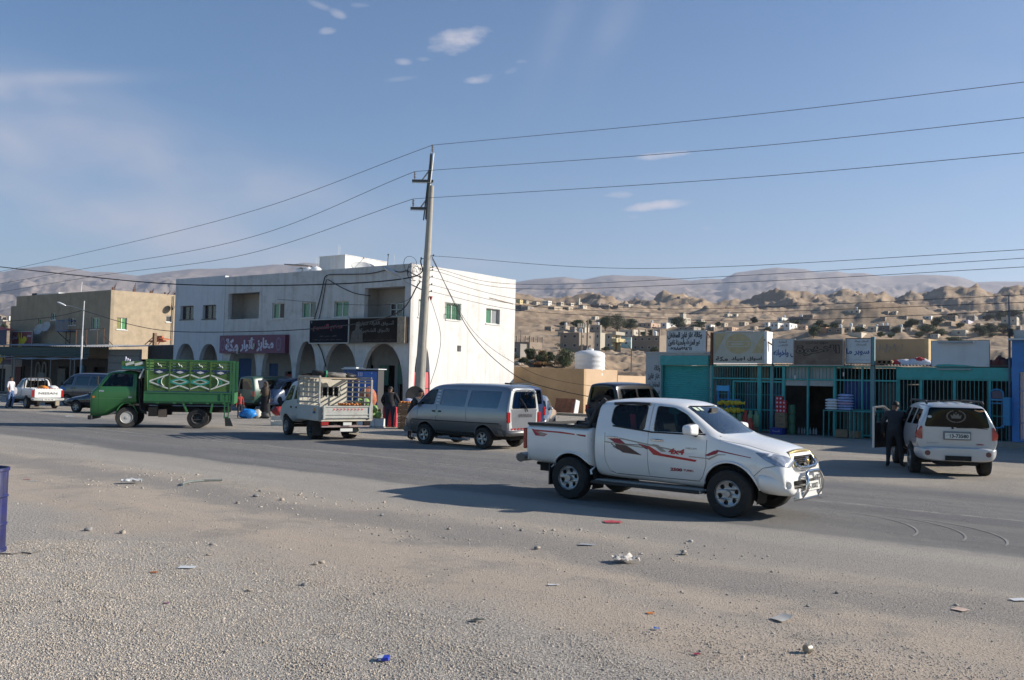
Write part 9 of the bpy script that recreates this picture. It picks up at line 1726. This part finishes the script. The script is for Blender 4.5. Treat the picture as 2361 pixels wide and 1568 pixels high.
T1=[(665,800,545,612,'round dark acacia at the foot of the sand slope'),(925,1060,520,650,'left crown of the big dark acacia clump'),(1010,1200,495,655,'tallest middle acacia of the dark clump'),(1160,1300,535,632,'right wispy acacia of the dark clump'),(1608,1765,518,628,'feathery green tree before the tower house'),(1770,1920,588,645,'low green bushes right of the tower house'),
 (545,742,768,825,'flat dark clipped trees before the brown block'),(1478,1580,716,830,'dark bushy tree touching the gas sign'),(820,870,545,600,'small dark tree by the tall street pole')]
for a in T1:tree(v1,*a,mats=(0,1))
tree(v1,515,700,822,992,'large feathery green bush behind the ochre wall',(0,2,0),2.2,'bush',.12,'bush'); tree(v1,235,345,820,915,'bright green bush next to the white wall edge',(2,0),1.6,'bush',.1,'bush'); tree(v1,330,470,838,945,'bush with rusty orange flowers behind the ochre wall',(3,0,2),1.8,'bush',.1,'bush'); tree(v1,420,520,850,950,'dark green bush between the orange and the feathery one',(0,1),1.6,'bush',.1,'bush'); tree(v1,180,270,900,965,'low dark bush at the white wall foot',(1,0),1.2,'bush',.1,'bush'); tree(v1,280,540,935,980,'low dry orange shrubs along the stone bank',(3,3,0),1.0,'bush',.1,'bush')
T2=[(500,592,548,645,'upright bright green tree above the right script sign',(0,2)),(598,685,532,582,'small dark tree behind the orange house',(1,0)),(1332,1442,488,562,'dark bare-topped tree on the right slope',(0,1)),(1548,1668,476,556,'round grey-green tree below the domed house',(0,1)),(1455,1605,540,612,'wide green tree left of the cream house',(0,2)),(1590,1702,575,632,'low green bushes beside the wide tree',(0,2)),
 (1918,2040,548,640,'left part of the wide dark grove near the right edge',(0,1)),(2010,2130,528,622,'middle of the wide dark grove near the right edge',(0,1)),(2090,2270,532,618,'right part of the wide dark grove near the right edge',(0,1)),(2118,2210,422,505,'tall dark tree at the upper right edge',(1,0)),(2190,2350,414,470,'broad dark tree at the upper right corner of the town',(1,0)),(1705,1828,642,690,'green bush top showing over the blank sign',(0,2)),(1185,1245,615,652,'small yellow-green shrub above the tan block wall',(2,0)),(2012,2110,450,498,'small dark tree above the lilac house',(0,1)),(10,70,470,520,'small green tree above the tan porch house',(0,1)),(2055,2120,610,645,'olive shrub on the bank near the right edge',(2,0)),(1095,1160,600,640,'low shrub below the cream-sided house',(0,2))]
for a in T2:tree(v2,*a[:5],mats=a[5])
for a in[(1305,1400,655,700,'low dark shrubs before the pale villa'),(1395,1470,640,690,'small dark tree above the wide brown house'),(1840,1945,560,600,'dark tree low on the slope left of the grey hill'),(2030,2090,560,600,'small tree behind the little tan house'),(560,640,560,600,'scrubby tree left of the round acacia'),(1420,1500,800,850,'scrub at the foot of the wide brown house'),(960,1040,800,832,'low shrub in the street before the cream house'),(100,170,870,915,'dusty shrub against the white wall edge')]:tree(v1,*a,mats=(0,1))
for a in[(330,420,500,545,'dark shrubs between the white houses and the dark flat one'),(690,780,520,565,'dusty tree behind the brown tank house'),(900,985,560,606,'dark shrub left of the cream-sided house'),(1225,1290,560,610,'dark tree in the gap of the right lower row'),(1425,1500,600,650,'olive bushes below the wide green tree'),(1780,1850,520,565,'small dark tree beside the low brown awning house'),(1700,1800,440,480,'dark tree row above the block house'),(2230,2330,590,640,'dark shrubs near the grey shed at the right edge'),(120,180,560,600,'small shrub above the yellow sign'),(560,640,500,540,'scrub on the slope over the green tree')]:tree(v2,*a,mats=(0,1))
for a in[(905,985,1030,545,575,'tan','low tan house hidden among the dark acacias'),(1205,1270,1300,660,690,'grey','grey wall house between the villa and the turquoise one'),(420,480,520,610,650,'brown','small brown house under the sand slope'),(545,600,640,660,700,'tan','small tan house left of the brown block'),(1850,1900,1935,540,575,'cream','small cream house below the tower house hill'),(2255,2310,2350,560,600,'tan','tan house on the slope above the white sign board'),(620,670,700,390,412,'cream','small cream house in the centre of the left ridge row'),(530,575,605,385,408,'lime','little grey-white house on the left ridge behind the beige cube')]:house(v1,*a)
for a in[(95,130,165,590,625,'brown','brown hut right above the yellow sign'),(505,560,600,600,632,'tan','low tan shed at the foot of the green tree'),(735,790,830,500,530,'tan','tan house on the slope behind the brown tank house'),(930,975,1005,540,572,'lime','pale hut up the slope left of the cream-sided house'),(1440,1490,1530,500,530,'tan','tan house above the wide green tree'),(1560,1620,1660,620,655,'cream','low cream house under the bushes at right'),(2080,2130,2170,560,600,'tan','tan house behind the wide dark grove'),(1120,1165,1200,480,508,'brown','brown house on the flank of the round hill'),(1610,1650,1690,400,425,'grey','grey hut high below the badland ridge')]:house(v2,*a)
tree(v4,0,60,620,680,'dark green tree at the left edge above the red tarpaulin')
def upole(v,x,yt,yb,r_,label,cat='pole',bend=0,name='utility_pole',m=None):
    X,Y1=v(x,yb); _,Y0=v(x,yt); p,s=on_land(X,Y1); h=(Y1-Y0)/s; q=MB(); pts=[(0,0,-.5),(0,0,h*.85),(-bend*h*.12,0,h)] if bend else[(0,0,-.5),(0,0,h)]; q.tube(pts,r_,6); return tag(q.build(name,m or M('pole_tan',(.24,.19,.14),.8),loc=p),label,cat)
upole(v1,822,545,850,.16,'taller of two tan street poles before the brown block'); upole(v1,770,622,850,.14,'shorter of two tan street poles before the brown block'); upole(v1,195,650,760,.12,'thin pole in front of the column skeleton house'); upole(v2,738,490,562,.1,'thin pole on the slope above the script sign'); upole(v2,45,540,600,.1,'thin pole above the yellow sign')
rp2=M('post_rust',(.10,.055,.035),.8)
for x,yt,yb,l in((325,795,985,'rusty fence post with a bent top left of the white tank'),(755,785,888,'rusty fence post with a bent top behind the white tank'),(1238,785,1036,'rusty bent-top fence post beside the gas shop wall')):upole(v1,x,yt,yb,.05,l,'fence post',1,'fence_post',rp2)
g9=random.Random(3)
for k in range(26):
    p,s=on_land(*v1(100+k*16+g9.uniform(-5,5),958+10*math.sin(k*.4))); q=MB(); blob((0,0,.1),.45*g9.uniform(.5,1.2),.4,.28*g9.uniform(.6,1.2),k,amp=.4,n=9,k=5,q=q); tag(q.build('boulder',M('boulder',(.38,.32,.25),.95,var=.2,vs=3),smooth=60,loc=p),'rough boulder in the stone bank behind the ochre wall','boulder','boulders of the stone bank')
